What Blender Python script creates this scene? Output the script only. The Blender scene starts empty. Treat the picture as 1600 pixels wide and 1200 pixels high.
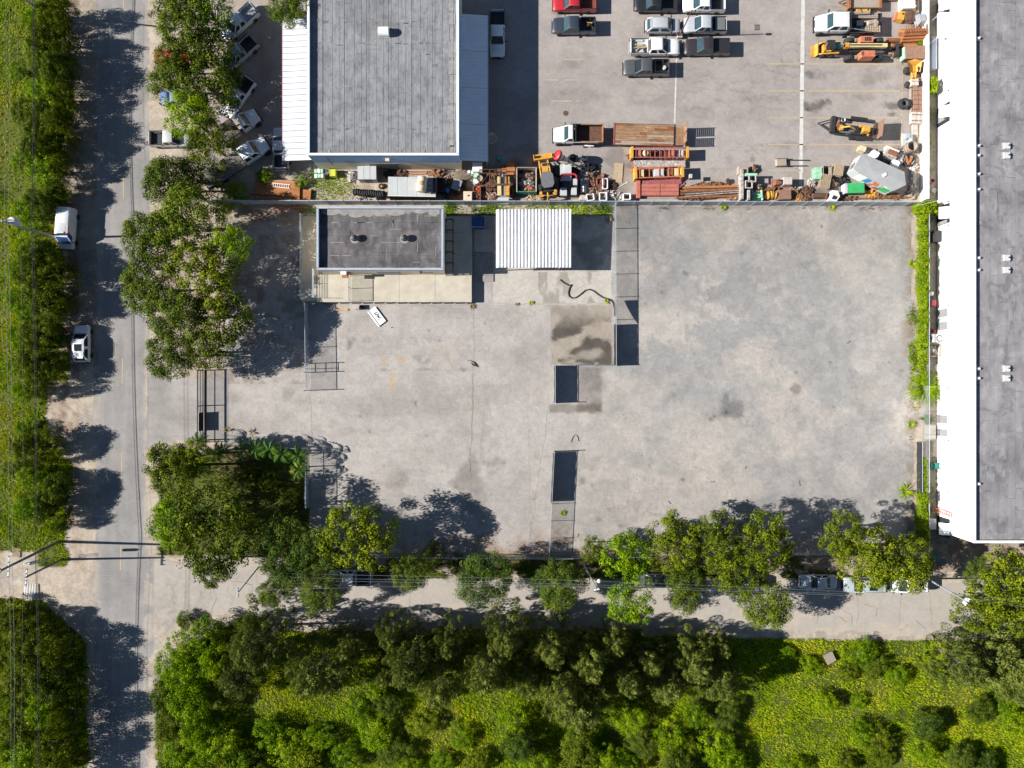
import bpy, math, random
import numpy as np
from mathutils import Vector, Matrix

# ---------------------------------------------------------------- camera, light, exposure
H = 88.889            # drone height in metres, 12 photo pixels per metre on the ground
C = bpy.context.scene.collection
sc = bpy.context.scene
cam_d = bpy.data.cameras.new("camera")
cam_d.sensor_width = 36.0
cam_d.lens = 24.0
cam_d.clip_start = 1.0
cam_d.clip_end = 2000.0
cam = bpy.data.objects.new("camera", cam_d)
C.objects.link(cam)
cam.location = (0, 0, H)
sc.camera = cam
SUN_EL = math.radians(30.5)
world = bpy.data.worlds.new("World")
sc.world = world
world.use_nodes = True
wn = world.node_tree.nodes
wl = world.node_tree.links
wn.clear()
w_out = wn.new("ShaderNodeOutputWorld")
w_bg = wn.new("ShaderNodeBackground")
w_sky = wn.new("ShaderNodeTexSky")
w_sky.sky_type = 'NISHITA'
w_sky.sun_disc = False
w_sky.sun_elevation = SUN_EL
w_sky.sun_rotation = math.radians(-92)
w_sky.air_density = 0.85
w_sky.dust_density = 0.1
w_sky.altitude = 1000.0
w_sky.ozone_density = 1.0
w_bg.inputs[1].default_value = 0.05
wl.new(w_sky.outputs[0], w_bg.inputs[0])
wl.new(w_bg.outputs[0], w_out.inputs[0])
sun_d = bpy.data.lights.new("sun", 'SUN')
sun_d.energy = 5.0
sun_d.angle = math.radians(0.5)
sun_d.color = (1.0, 0.955, 0.90)
sun = bpy.data.objects.new("sun", sun_d)
C.objects.link(sun)
sun.rotation_euler = (0, -(math.pi / 2 - SUN_EL), math.radians(2))
sun.location = (-100, 0, 80)
sc.view_settings.view_transform = 'Standard'
sc.view_settings.look = 'None'
sc.view_settings.gamma = 1.0
sc.view_settings.use_curve_mapping = False
sc.view_settings.exposure = 1.0
try:
 sc.cycles.max_bounces = 6
 sc.cycles.transparent_max_bounces = 8
except Exception:
 pass

R = random.Random(7)
PI = math.pi

def G(px, py, z=0.0):
 """ground-plan point of something at height z that the photograph shows at (px, py)"""
 k = (1 - z / H) / 12.0
 return (px - 800) * k, (600 - py) * k

# ---------------------------------------------------------------- noise for wear maps
_grids = {}

def vnoise(x, y, seed):
 if seed not in _grids:
  _grids[seed] = np.random.RandomState(seed).rand(256, 256)
 g = _grids[seed]
 xi = np.floor(x).astype(int)
 yi = np.floor(y).astype(int)
 fx = x - xi
 fy = y - yi
 fx = fx * fx * (3 - 2 * fx)
 fy = fy * fy * (3 - 2 * fy)
 a = g[xi % 256, yi % 256]
 b = g[(xi + 1) % 256, yi % 256]
 c = g[xi % 256, (yi + 1) % 256]
 d = g[(xi + 1) % 256, (yi + 1) % 256]
 return (a * (1 - fx) + b * fx) * (1 - fy) + (c * (1 - fx) + d * fx) * fy

def fbm(x, y, s, seed, octv=5, gain=0.55):
 t = 0
 a = 1.0
 n = 0
 for i in range(octv):
  t = t + a * vnoise(x / s * 2 ** i + 17.3 * i, y / s * 2 ** i + 5.1 * i, seed + i)
  n += a
  a *= gain
 return t / n

def sstep(e0, e1, v):
 t = np.clip((v - e0) / (e1 - e0), 0, 1)
 return t * t * (3 - 2 * t)

# ---------------------------------------------------------------- materials
MATS = {}

def nodes_of(m):
 m.use_nodes = True
 nt = m.node_tree
 return nt, nt.nodes, nt.links, nt.nodes["Principled BSDF"]

def mk(name, c1, c2=None, scale=2.0, rough=0.8, metal=0.0, bump=0.0, coat=0.0, streak=None, c3=None, stain=None):
 """procedural material: two (three) colours mixed by noise at object scale, optional streaks and relief"""
 if name in MATS:
  return MATS[name]
 m = bpy.data.materials.new(name)
 nt, N, L, B = nodes_of(m)
 B.inputs["Roughness"].default_value = rough
 B.inputs["Metallic"].default_value = metal
 if coat:
  B.inputs["Coat Weight"].default_value = coat
  B.inputs["Coat Roughness"].default_value = 0.08
 if c2 is None:
  c2 = tuple(v * 0.8 for v in c1)
 tc = N.new("ShaderNodeTexCoord")
 mp = N.new("ShaderNodeMapping")
 L.new(tc.outputs["Object"], mp.inputs[0])
 if streak:
  mp.inputs["Scale"].default_value = streak
 nz = N.new("ShaderNodeTexNoise")
 nz.inputs["Scale"].default_value = scale
 nz.inputs["Detail"].default_value = 7
 nz.inputs["Roughness"].default_value = 0.65
 L.new(mp.outputs[0], nz.inputs["Vector"])
 rp = N.new("ShaderNodeValToRGB")
 rp.color_ramp.elements[0].position = 0.33
 rp.color_ramp.elements[1].position = 0.67
 rp.color_ramp.elements[0].color = (*c2, 1)
 rp.color_ramp.elements[1].color = (*c1, 1)
 if c3:
  e = rp.color_ramp.elements.new(0.52)
  e.color = (*c3, 1)
 L.new(nz.outputs[0], rp.inputs[0])
 col_out = rp.outputs[0]
 for sc_, amt, lo, hi in (stain or ()):   # blotches of old water and dirt
  n3 = N.new("ShaderNodeTexNoise")
  n3.inputs["Scale"].default_value = sc_
  n3.inputs["Detail"].default_value = 8
  n3.inputs["Distortion"].default_value = 0.8
  L.new(tc.outputs["Object"], n3.inputs["Vector"])
  m3 = N.new("ShaderNodeMapRange")
  for i, v in enumerate((lo, hi, 1.0, 1 - amt)):
   m3.inputs[i + 1].default_value = v
  L.new(n3.outputs[0], m3.inputs[0])
  v3 = N.new("ShaderNodeVectorMath")
  v3.operation = 'SCALE'
  L.new(col_out, v3.inputs[0])
  L.new(m3.outputs[0], v3.inputs["Scale"])
  col_out = v3.outputs[0]
 L.new(col_out, B.inputs["Base Color"])
 if bump:
  b = N.new("ShaderNodeBump")
  b.inputs["Strength"].default_value = bump
  b.inputs["Distance"].default_value = 0.03
  n2 = N.new("ShaderNodeTexNoise")
  n2.inputs["Scale"].default_value = scale * 6
  n2.inputs["Detail"].default_value = 4
  L.new(tc.outputs["Object"], n2.inputs["Vector"])
  L.new(n2.outputs[0], b.inputs["Height"])
  L.new(b.outputs[0], B.inputs["Normal"])
 MATS[name] = m
 return m

def attr_mat(name, rough=0.9, fine=9.0, fine_amt=0.25, bump=0.3, mottle=0.1):
 """surface whose worn colour sits in the mesh (attribute 'albedo') with fine grain on top"""
 m = bpy.data.materials.new(name)
 nt, N, L, B = nodes_of(m)
 B.inputs["Roughness"].default_value = rough
 B.inputs["Specular IOR Level"].default_value = 0.2
 at = N.new("ShaderNodeAttribute")
 at.attribute_name = "albedo"
 geo = N.new("ShaderNodeNewGeometry")
 nz = N.new("ShaderNodeTexNoise")
 nz.inputs["Scale"].default_value = fine
 nz.inputs["Detail"].default_value = 5
 nz.inputs["Roughness"].default_value = 0.75
 L.new(geo.outputs["Position"], nz.inputs["Vector"])
 mr = N.new("ShaderNodeMapRange")
 mr.inputs[1].default_value = 0.3
 mr.inputs[2].default_value = 0.7
 mr.inputs[3].default_value = 1 - fine_amt
 mr.inputs[4].default_value = 1 + fine_amt
 L.new(nz.outputs[0], mr.inputs[0])
 fac = mr.outputs[0]
 for sc_, lo, hi, a, b in ((0.55, 0.47, 0.53, 1 - mottle * .6, 1 + mottle * .4), (2.2, 0.46, 0.54, 1 - mottle * .6, 1 + mottle * .4), (5.0, 0.61, 0.68, 1.0, 1 - mottle * 2.6), (16.0, 0.64, 0.70, 1.0, 1 + mottle * 2.0)):
  n2 = N.new("ShaderNodeTexNoise")
  n2.inputs["Scale"].default_value = sc_
  n2.inputs["Detail"].default_value = 9
  n2.inputs["Roughness"].default_value = 0.68
  n2.inputs["Distortion"].default_value = 0.4
  L.new(geo.outputs["Position"], n2.inputs["Vector"])
  m2 = N.new("ShaderNodeMapRange")
  for i, v in enumerate((lo, hi, a, b)):
   m2.inputs[i + 1].default_value = v
  L.new(n2.outputs[0], m2.inputs[0])
  mu = N.new("ShaderNodeMath")
  mu.operation = 'MULTIPLY'
  L.new(fac, mu.inputs[0])
  L.new(m2.outputs[0], mu.inputs[1])
  fac = mu.outputs[0]
 mx = N.new("ShaderNodeVectorMath")
 mx.operation = 'SCALE'
 L.new(at.outputs["Color"], mx.inputs[0])
 L.new(fac, mx.inputs["Scale"])
 L.new(mx.outputs[0], B.inputs["Base Color"])
 if bump:
  b = N.new("ShaderNodeBump")
  b.inputs["Strength"].default_value = bump
  b.inputs["Distance"].default_value = 0.02
  L.new(nz.outputs[0], b.inputs["Height"])
  L.new(b.outputs[0], B.inputs["Normal"])
 return m

def leaf_mat(name, cols, trans=0.3):
 """leaf: colour spread over clumps (attribute 'tone') and over trees (object random)"""
 m = bpy.data.materials.new(name)
 nt, N, L, B = nodes_of(m)
 B.inputs["Roughness"].default_value = 0.6
 B.inputs["Specular IOR Level"].default_value = 0.08
 at = N.new("ShaderNodeAttribute")
 at.attribute_name = "tone"
 oi = N.new("ShaderNodeObjectInfo")
 ad = N.new("ShaderNodeMath")
 ad.operation = 'MULTIPLY_ADD'
 ad.inputs[1].default_value = 0.30
 L.new(oi.outputs["Random"], ad.inputs[0])
 sub = N.new("ShaderNodeMath")
 sub.operation = 'ADD'
 sub.inputs[1].default_value = -0.15
 L.new(at.outputs["Fac"], sub.inputs[0])
 L.new(sub.outputs[0], ad.inputs[2])
 rp = N.new("ShaderNodeValToRGB")
 els = rp.color_ramp.elements
 els[0].position, els[1].position = 0.0, 1.0
 els[0].color = (*cols[0], 1)
 els[1].color = (*cols[-1], 1)
 for i, c in enumerate(cols[1:-1]):
  e = els.new((i + 1) / (len(cols) - 1))
  e.color = (*c, 1)
 L.new(ad.outputs[0], rp.inputs[0])
 L.new(rp.outputs[0], B.inputs["Base Color"])
 tr = N.new("ShaderNodeBsdfTranslucent")
 sat = N.new("ShaderNodeHueSaturation")
 sat.inputs["Saturation"].default_value = 1.05
 sat.inputs["Value"].default_value = 1.25
 L.new(rp.outputs[0], sat.inputs["Color"])
 L.new(sat.outputs[0], tr.inputs[0])
 mix = N.new("ShaderNodeMixShader")
 mix.inputs[0].default_value = trans
 L.new(B.outputs[0], mix.inputs[1])
 L.new(tr.outputs[0], mix.inputs[2])
 L.new(mix.outputs[0], N["Material Output"].inputs[0])
 MATS[name] = m
 return m

def paint(c):
 k = "paint_%d_%d_%d" % tuple(int(v * 255) for v in c)
 return mk(k, c, tuple(v * 0.88 for v in c), 1.2, 0.38, 0.0, 0, 0.5)

mk("white_paint", (0.80, 0.80, 0.78), (0.66, 0.66, 0.64), 1.5, 0.5)
mk("white_metal", (0.82, 0.82, 0.82), (0.72, 0.72, 0.72), 0.8, 0.45)
mk("canopy_metal", (0.60, 0.61, 0.62), (0.50, 0.51, 0.52), 0.7, 0.5)
mk("white_wall", (0.86, 0.85, 0.83), (0.76, 0.75, 0.73), 0.6, 0.6)
mk("beige_wall", (0.74, 0.66, 0.48), (0.64, 0.57, 0.41), 0.8, 0.85)
mk("blue_wall", (0.28, 0.42, 0.62), (0.23, 0.35, 0.53), 0.8, 0.8)
mk("cap_blue", (0.36, 0.41, 0.48), (0.29, 0.34, 0.40), 1.0, 0.6)
mk("roof_felt", (0.262, 0.266, 0.277), (0.170, 0.173, 0.183), 1.4, 0.95, 0, 0.5, streak=(2.0, 0.5, 1), c3=(0.222, 0.226, 0.236), stain=((.22, .22, .5, .62), (1.3, .2, .52, .62), (5, .28, .6, .72)))
mk("roof_dark", (0.158, 0.147, 0.146), (0.075, 0.070, 0.072), 0.8, 0.95, 0, 0.5, streak=(1.6, .7, 1), c3=(0.115, 0.107, 0.108), stain=((.5, .3, .5, .6), (4, -.3, .6, .72)))
mk("roof_patch", (0.30, 0.285, 0.26), (0.19, 0.18, 0.175), 1.8, 0.95, 0, 0.4)
mk("roof_warm", (0.275, 0.264, 0.270), (0.185, 0.176, 0.182), 0.8, 0.95, 0, 0.4, streak=(1.3, 0.5, 1), c3=(0.235, 0.225, 0.231), stain=((.16, .2, .48, .6), (.7, .22, .54, .60), (.45, -.14, .56, .6), (5, .22, .6, .72)))
mk("concrete", (0.42, 0.39, 0.35), (0.33, 0.31, 0.28), 1.0, 0.9, 0, 0.2)
mk("deck_cream", (0.49, 0.45, 0.36), (0.39, 0.35, 0.28), 0.8, 0.9, 0, 0.2)
mk("grey_metal", (0.34, 0.36, 0.38), (0.26, 0.28, 0.30), 2, 0.5, 0.3)
mk("galvanised", (0.42, 0.46, 0.50), (0.33, 0.37, 0.41), 3, 0.5, 0.4)
mk("fence_grey", (0.36, 0.39, 0.42), (0.27, 0.30, 0.33), 1.4, 0.75)
mk("dark_metal", (0.05, 0.05, 0.055), (0.03, 0.03, 0.033), 3, 0.5, 0.3)
mk("black_plastic", (0.025, 0.025, 0.028), (0.015, 0.015, 0.017), 3, 0.5)
mk("rubber", (0.028, 0.028, 0.030), (0.016, 0.016, 0.018), 6, 0.85)
mk("rim", (0.42, 0.42, 0.43), (0.30, 0.30, 0.31), 5, 0.35, 0.7)
mk("rust", (0.30, 0.115, 0.040), (0.14, 0.055, 0.025), 2.2, 0.9, 0.1, 0.3, c3=(0.22, 0.085, 0.032))
mk("rust_dark", (0.15, 0.075, 0.045), (0.07, 0.038, 0.026), 2.5, 0.9, 0.1, 0.3)
mk("rust_plate", (0.42, 0.165, 0.05), (0.26, 0.10, 0.037), 0.8, 0.85, 0.1, 0.2, streak=(0.3, 1.5, 1))
mk("old_deck", (0.36, 0.25, 0.16), (0.17, 0.11, 0.075), 1.6, 0.95, 0, 0.3, streak=(0.5, 2.2, 1), c3=(0.27, 0.15, 0.075))
mk("red_plate", (0.48, 0.11, 0.06), (0.30, 0.08, 0.055), 1.8, 0.7, 0, 0.2, c3=(0.40, 0.14, 0.10))
mk("red_paint", (0.50, 0.035, 0.04), (0.40, 0.03, 0.035), 1.5, 0.45, 0, 0, 0.3)
mk("dull_red", (0.36, 0.10, 0.10), (0.20, 0.06, 0.06), 3, 0.7)
mk("orange_paint", (0.56, 0.18, 0.09), (0.34, 0.11, 0.06), 2.2, 0.65, c3=(0.47, 0.15, 0.075))
mk("machine_yellow", (0.64, 0.33, 0.04), (0.36, 0.19, 0.035), 2.6, 0.6, c3=(0.55, 0.28, 0.04))
mk("pale_yellow", (0.62, 0.52, 0.25), (0.50, 0.40, 0.18), 2.0, 0.6)
mk("lime_paint", (0.55, 0.60, 0.03), (0.45, 0.50, 0.03), 2.0, 0.6)
mk("green_paint", (0.05, 0.42, 0.13), (0.035, 0.32, 0.10), 1.2, 0.5)
mk("mint", (0.42, 0.66, 0.50), (0.20, 0.50, 0.28), 4.0, 0.6)
mk("teal", (0.03, 0.30, 0.22), (0.02, 0.2, 0.15), 2.0, 0.5)
mk("blue_paint", (0.03, 0.09, 0.25), (0.02, 0.06, 0.18), 2.0, 0.5)
mk("bright_blue", (0.05, 0.22, 0.50), (0.04, 0.16, 0.40), 2.0, 0.5)
mk("cream_tank", (0.66, 0.58, 0.46), (0.52, 0.42, 0.30), 1.6, 0.5)
mk("beige_block", (0.52, 0.47, 0.42), (0.36, 0.31, 0.27), 2.0, 0.85)
mk("pale_grey", (0.46, 0.48, 0.48), (0.38, 0.40, 0.40), 1.0, 0.6)
mk("tarp_grey", (0.33, 0.34, 0.34), (0.26, 0.27, 0.27), 0.6, 0.7, 0, 0.3)
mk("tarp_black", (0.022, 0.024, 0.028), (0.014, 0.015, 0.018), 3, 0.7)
mk("wood_pale", (0.42, 0.33, 0.21), (0.30, 0.23, 0.15), 5.0, 0.85)
mk("wood_grey", (0.36, 0.30, 0.24), (0.24, 0.20, 0.16), 5.0, 0.9)
mk("brick_brown", (0.27, 0.16, 0.11), (0.18, 0.10, 0.07), 4.0, 0.9)
mk("scrap_mix", (0.50, 0.47, 0.42), (0.07, 0.05, 0.045), 5.0, 0.7, 0.1, 0.3, c3=(0.26, 0.15, 0.09))
mk("scrap_pale", (0.60, 0.58, 0.55), (0.15, 0.13, 0.12), 4.0, 0.7, 0.1, 0.3, c3=(0.38, 0.35, 0.33))
mk("scrap_rust", (0.34, 0.17, 0.08), (0.06, 0.04, 0.03), 5.0, 0.85, 0.1, 0.3, c3=(0.20, 0.10, 0.05))
mk("bark", (0.16, 0.135, 0.11), (0.09, 0.075, 0.06), 4.0, 0.95, 0, 0.4)
mk("bark_pale", (0.34, 0.31, 0.27), (0.20, 0.18, 0.155), 4.0, 0.95, 0, 0.4)
mk("pole_concrete", (0.36, 0.37, 0.38), (0.27, 0.28, 0.29), 1.5, 0.9)
mk("pole_wood", (0.17, 0.15, 0.135), (0.11, 0.098, 0.09), 3.0, 0.9)
mk("wire", (0.36, 0.37, 0.36), (0.3, 0.31, 0.3), 1.0, 0.5)
mk("wire_dark", (0.05, 0.055, 0.06), (0.04, 0.04, 0.045), 1.0, 0.6)
mk("yellow_line", (0.44, 0.32, 0.15), (0.34, 0.28, 0.19), 3.0, 0.8, streak=(1, 1, 1))
mk("faded_yellow", (0.40, 0.33, 0.22), (0.35, 0.30, 0.24), 2.0, 0.85)
mk("white_line", (0.56, 0.55, 0.52), (0.44, 0.42, 0.39), 1.5, 0.85)
mk("lens_red", (0.35, 0.012, 0.012), (0.25, 0.01, 0.01), 3, 0.25)
mk("lens_clear", (0.62, 0.64, 0.66), (0.5, 0.52, 0.54), 3, 0.2)
g_ = mk("glass_dark", (0.020, 0.028, 0.032), (0.014, 0.02, 0.024), 1, 0.12)
mk("glass_teal", (0.035, 0.070, 0.080), (0.025, 0.05, 0.06), 1, 0.10)
mk("print_black", (0.02, 0.025, 0.03), (0.015, 0.02, 0.022), 2, 0.6)
mk("print_grey", (0.14, 0.15, 0.15), (0.12, 0.12, 0.125), 2, 0.6)
mk("door_grey", (0.25, 0.25, 0.26), (0.21, 0.21, 0.22), 1, 0.6)
mk("soil", (0.20, 0.155, 0.11), (0.12, 0.09, 0.065), 2, 1.0, 0, 0.3)
MAT = MATS

leaf_mat("leaf_broad", [(0.020, 0.036, 0.003), (0.074, 0.108, 0.005), (0.150, 0.190, 0.006), (0.245, 0.275, 0.010)], 0.18)
leaf_mat("leaf_oak", [(0.020, 0.042, 0.005), (0.062, 0.098, 0.008), (0.115, 0.160, 0.010), (0.185, 0.22, 0.014)], 0.18)
leaf_mat("leaf_dark", [(0.013, 0.030, 0.003), (0.048, 0.078, 0.004), (0.108, 0.138, 0.005), (0.20, 0.220, 0.010)], 0.17)
leaf_mat("leaf_feather", [(0.020, 0.046, 0.007), (0.060, 0.102, 0.013), (0.108, 0.152, 0.016), (0.165, 0.20, 0.020)], 0.18)
leaf_mat("leaf_cas", [(0.024, 0.040, 0.010), (0.080, 0.108, 0.020), (0.142, 0.170, 0.030), (0.215, 0.235, 0.042)], 0.18)
leaf_mat("leaf_green", [(0.016, 0.050, 0.002), (0.092, 0.178, 0.003), (0.185, 0.290, 0.003), (0.310, 0.370, 0.006)], 0.22)
leaf_mat("leaf_lime", [(0.10, 0.16, 0.006), (0.17, 0.25, 0.007), (0.24, 0.32, 0.008), (0.30, 0.36, 0.014)], 0.3)
leaf_mat("leaf_palm", [(0.020, 0.060, 0.010), (0.040, 0.105, 0.016), (0.075, 0.150, 0.018), (0.24, 0.25, 0.02)], 0.2)
leaf_mat("leaf_grass", [(0.050, 0.095, 0.004), (0.175, 0.270, 0.004), (0.285, 0.385, 0.004), (0.37, 0.39, 0.015)], 0.22)
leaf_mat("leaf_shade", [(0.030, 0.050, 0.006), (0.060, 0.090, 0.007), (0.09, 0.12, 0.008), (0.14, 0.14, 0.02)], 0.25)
leaf_mat("leaf_dry", [(0.12, 0.085, 0.04), (0.22, 0.16, 0.07), (0.28, 0.22, 0.10), (0.12, 0.14, 0.02)], 0.2)

# ---------------------------------------------------------------- mesh builder
class MB:
 def __init__(s):
  s.v = []
  s.f = []

 def add(s, vs, fs, m=None):
  b = len(s.v)
  if m is not None:
   vs = [tuple(m @ Vector(p)) for p in vs]
  s.v.extend([tuple(p) for p in vs])
  s.f.extend([tuple(b + i for i in f) for f in fs])
  return s

 def box(s, x, y, z, sx, sy, sz, rz=0.0, ry=0.0, rx=0.0, taper=1.0, m=None):
  """box standing on z (its underside), centred on x, y"""
  a, b = sx / 2, sy / 2
  t = taper
  vs = [(-a, -b, 0), (a, -b, 0), (a, b, 0), (-a, b, 0), (-a * t, -b * t, sz), (a * t, -b * t, sz), (a * t, b * t, sz), (-a * t, b * t, sz)]
  M_ = Matrix.Translation((x, y, z)) @ Matrix.Rotation(rz, 4, 'Z') @ Matrix.Rotation(ry, 4, 'Y') @ Matrix.Rotation(rx, 4, 'X')
  if m is not None:
   M_ = m @ M_
  return s.add(vs, [(3, 2, 1, 0), (4, 5, 6, 7), (0, 1, 5, 4), (1, 2, 6, 5), (2, 3, 7, 6), (3, 0, 4, 7)], M_)

 def prism(s, poly, z0, z1):
  n = len(poly)
  area = sum(poly[i][0] * poly[(i + 1) % n][1] - poly[(i + 1) % n][0] * poly[i][1] for i in range(n))
  if area < 0:
   poly = list(reversed(poly))
  vs = [(x, y, z0) for x, y in poly] + [(x, y, z1) for x, y in poly]
  fs = [tuple(range(n - 1, -1, -1)), tuple(range(n, 2 * n))]
  fs += [(i, (i + 1) % n, n + (i + 1) % n, n + i) for i in range(n)]
  return s.add(vs, fs)

 def tube(s, p0, p1, r0, r1=None, n=8, cap=True):
  r1 = r0 if r1 is None else r1
  p0, p1 = Vector(p0), Vector(p1)
  d = (p1 - p0)
  if d.length < 1e-6:
   return s
  d.normalize()
  u = d.cross(Vector((0, 0, 1)))
  if u.length < 1e-3:
   u = Vector((1, 0, 0))
  u.normalize()
  w = d.cross(u)
  vs = []
  for p, r in ((p0, r0), (p1, r1)):
   for i in range(n):
    a = 2 * PI * i / n
    vs.append(p + (u * math.cos(a) + w * math.sin(a)) * r)
  fs = [(i, n + i, n + (i + 1) % n, (i + 1) % n) for i in range(n)]
  if cap:
   fs += [tuple(range(n)), tuple(range(2 * n - 1, n - 1, -1))]
  return s.add(vs, fs)

 def path(s, pts, r, n=6):
  for a, b in zip(pts, pts[1:]):
   s.tube(a, b, r, r, n)
  return s

 def lathe(s, prof, x=0, y=0, z=0, n=16, m=None):
  """profile of (radius, z) turned about the vertical"""
  vs, fs = [], []
  for r, zz in prof:
   for i in range(n):
    a = 2 * PI * i / n
    vs.append((x + r * math.cos(a), y + r * math.sin(a), z + zz))
  for k in range(len(prof) - 1):
   for i in range(n):
    fs.append((k * n + i, k * n + (i + 1) % n, (k + 1) * n + (i + 1) % n, (k + 1) * n + i))
  if prof[0][0] > 1e-4:
   fs.append(tuple(range(n - 1, -1, -1)))
  if prof[-1][0] > 1e-4:
   k = (len(prof) - 1) * n
   fs.append(tuple(range(k, k + n)))
  return s.add(vs, fs, m)

 def torus(s, x, y, z, Rr, r, m=None, n=18, k=8, sq=1.0):
  vs, fs = [], []
  for i in range(n):
   a = 2 * PI * i / n
   for j in range(k):
    b = 2 * PI * j / k
    rr = Rr + r * math.cos(b)
    vs.append((x + rr * math.cos(a), y + rr * math.sin(a), z + r * sq * math.sin(b)))
  for i in range(n):
   for j in range(k):
    fs.append((i * k + j, ((i + 1) % n) * k + j, ((i + 1) % n) * k + (j + 1) % k, i * k + (j + 1) % k))
  return s.add(vs, fs, m)

 def quad(s, a, b, c, d):
  return s.add([a, b, c, d], [(0, 1, 2, 3)])

 def build(s, name, mat, parent=None, smooth=False, loc=None, rz=0.0):
  me = bpy.data.meshes.new(name)
  me.from_pydata(s.v, [], s.f)
  if smooth:
   me.polygons.foreach_set("use_smooth", [True] * len(me.polygons))
   try:
    me.set_sharp_from_angle(angle=math.radians(38))
   except Exception:
    pass
  me.materials.append(MAT[mat] if isinstance(mat, str) else mat)
  o = bpy.data.objects.new(name, me)
  C.objects.link(o)
  if parent is not None:
   o.parent = parent
  if loc is not None:
   o.location = loc
  if rz:
   o.rotation_euler = (0, 0, rz)
  return o

def tag(o, label, cat, group=None, kind=None):
 if label:
  o["label"] = label
 if cat:
  o["category"] = cat
 if group:
  o["group"] = group
 if kind:
  o["kind"] = kind
 return o

def thing(name, label, cat, x=0, y=0, z=0, rz=0, group=None):
 o = bpy.data.objects.new(name, None)
 o.empty_display_size = 0.3
 C.objects.link(o)
 o.location = (x, y, z)
 o.rotation_euler = (0, 0, rz)
 return tag(o, label, cat, group)

def link_copy(o, parent=None):
 c = o.copy()
 C.objects.link(c)
 if parent is not None:
  c.parent = parent
 return c

# ---------------------------------------------------------------- ground sheets with wear
def sheet(name, box, colfn, z, maskfn=None, res=0.25, rough=0.9, fine=9.0, fine_amt=0.22, bump=0.3, relief=0.0, mottle=0.1):
 x0, y0, x1, y1 = box
 nx = max(2, int(round((x1 - x0) / 12 / res)) + 1)
 ny = max(2, int(round((y1 - y0) / 12 / res)) + 1)
 gx = np.linspace(x0, x1, nx)
 gy = np.linspace(y0, y1, ny)
 X, Y = np.meshgrid(gx, gy)
 wx = (X - 800) / 12
 wy = (600 - Y) / 12
 zz = np.full(X.shape, float(z))
 if relief:
  zz = zz + relief * (fbm(X, Y, 40, 901) - 0.5)
 col = colfn(X, Y)
 idx = np.arange(nx * ny).reshape(ny, nx)
 q = np.stack([idx[:-1, :-1], idx[1:, :-1], idx[1:, 1:], idx[:-1, 1:]], -1).reshape(-1, 4)
 if maskfn is not None:
  cx = (X[:-1, :-1] + X[1:, 1:]) / 2
  cy = (Y[:-1, :-1] + Y[1:, 1:]) / 2
  q = q[maskfn(cx, cy).reshape(-1)]
 used = np.unique(q)
 rem = np.full(nx * ny, -1)
 rem[used] = np.arange(len(used))
 q = rem[q]
 co = np.stack([wx, wy, zz], -1).reshape(-1, 3)[used]
 cc = np.clip(col, 0.005, 0.95).reshape(-1, 3)[used]
 me = bpy.data.meshes.new(name)
 me.vertices.add(len(co))
 me.vertices.foreach_set("co", co.astype(np.float32).ravel())
 me.loops.add(q.size)
 me.loops.foreach_set("vertex_index", q.astype(np.int32).ravel())
 me.polygons.add(len(q))
 me.polygons.foreach_set("loop_start", np.arange(0, q.size, 4, dtype=np.int32))
 me.polygons.foreach_set("loop_total", np.full(len(q), 4, dtype=np.int32))
 me.update()
 at = me.attributes.new("albedo", 'FLOAT_COLOR', 'POINT')
 at.data.foreach_set("color", np.concatenate([cc, np.ones((len(cc), 1))], 1).astype(np.float32).ravel())
 me.materials.append(attr_mat(name + "_surface", rough, fine, fine_amt, bump, mottle))
 o = bpy.data.objects.new(name, me)
 C.objects.link(o)
 o["kind"] = "structure"
 return o

def base(X, c):
 return np.ones(X.shape + (3,)) * np.array(c)

def blend(col, c, w):
 w = w[..., None]
 return col * (1 - w) + np.array(c) * w

def mult(col, c, w):
 w = w[..., None]
 return col * (1 - w + w * np.array(c))

def blob(X, Y, x, y, rx, ry, seed=50, rag=0.9, soft=0.6, s=None):
 s = s or max(6.0, 0.6 * max(rx, ry))
 d = np.sqrt(((X - x) / rx) ** 2 + ((Y - y) / ry) ** 2) + rag * (fbm(X, Y, s, seed) - 0.5) * 2
 return 1 - sstep(1 - soft, 1.0, d)

def seg(X, Y, x0, y0, x1, y1, w, seed=60, wob=2.0):
 """a thin crack or streak from one pixel to another"""
 dx, dy = x1 - x0, y1 - y0
 L2 = dx * dx + dy * dy
 Xw = X + wob * 2 * (fbm(X, Y, 18, seed, 3) - 0.5)
 Yw = Y + wob * 2 * (fbm(X, Y, 18, seed + 9, 3) - 0.5)
 t = np.clip(((Xw - x0) * dx + (Yw - y0) * dy) / L2, 0, 1)
 d = np.hypot(Xw - x0 - t * dx, Yw - y0 - t * dy)
 return 1 - sstep(w * 0.5, w * 1.3, d)
# ---------------------------------------------------------------- the ground
g = MB()
g.add([(-600, -600, -0.06), (600, -600, -0.06), (600, 600, -0.06), (-600, 600, -0.06)], [(0, 1, 2, 3)])
land = g.build("ground", mk("scrub_land", (0.085, 0.105, 0.025), (0.05, 0.06, 0.02), 0.15, 1.0, 0, 0.3, c3=(0.12, 0.11, 0.05)))
land["kind"] = "structure"

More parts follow.
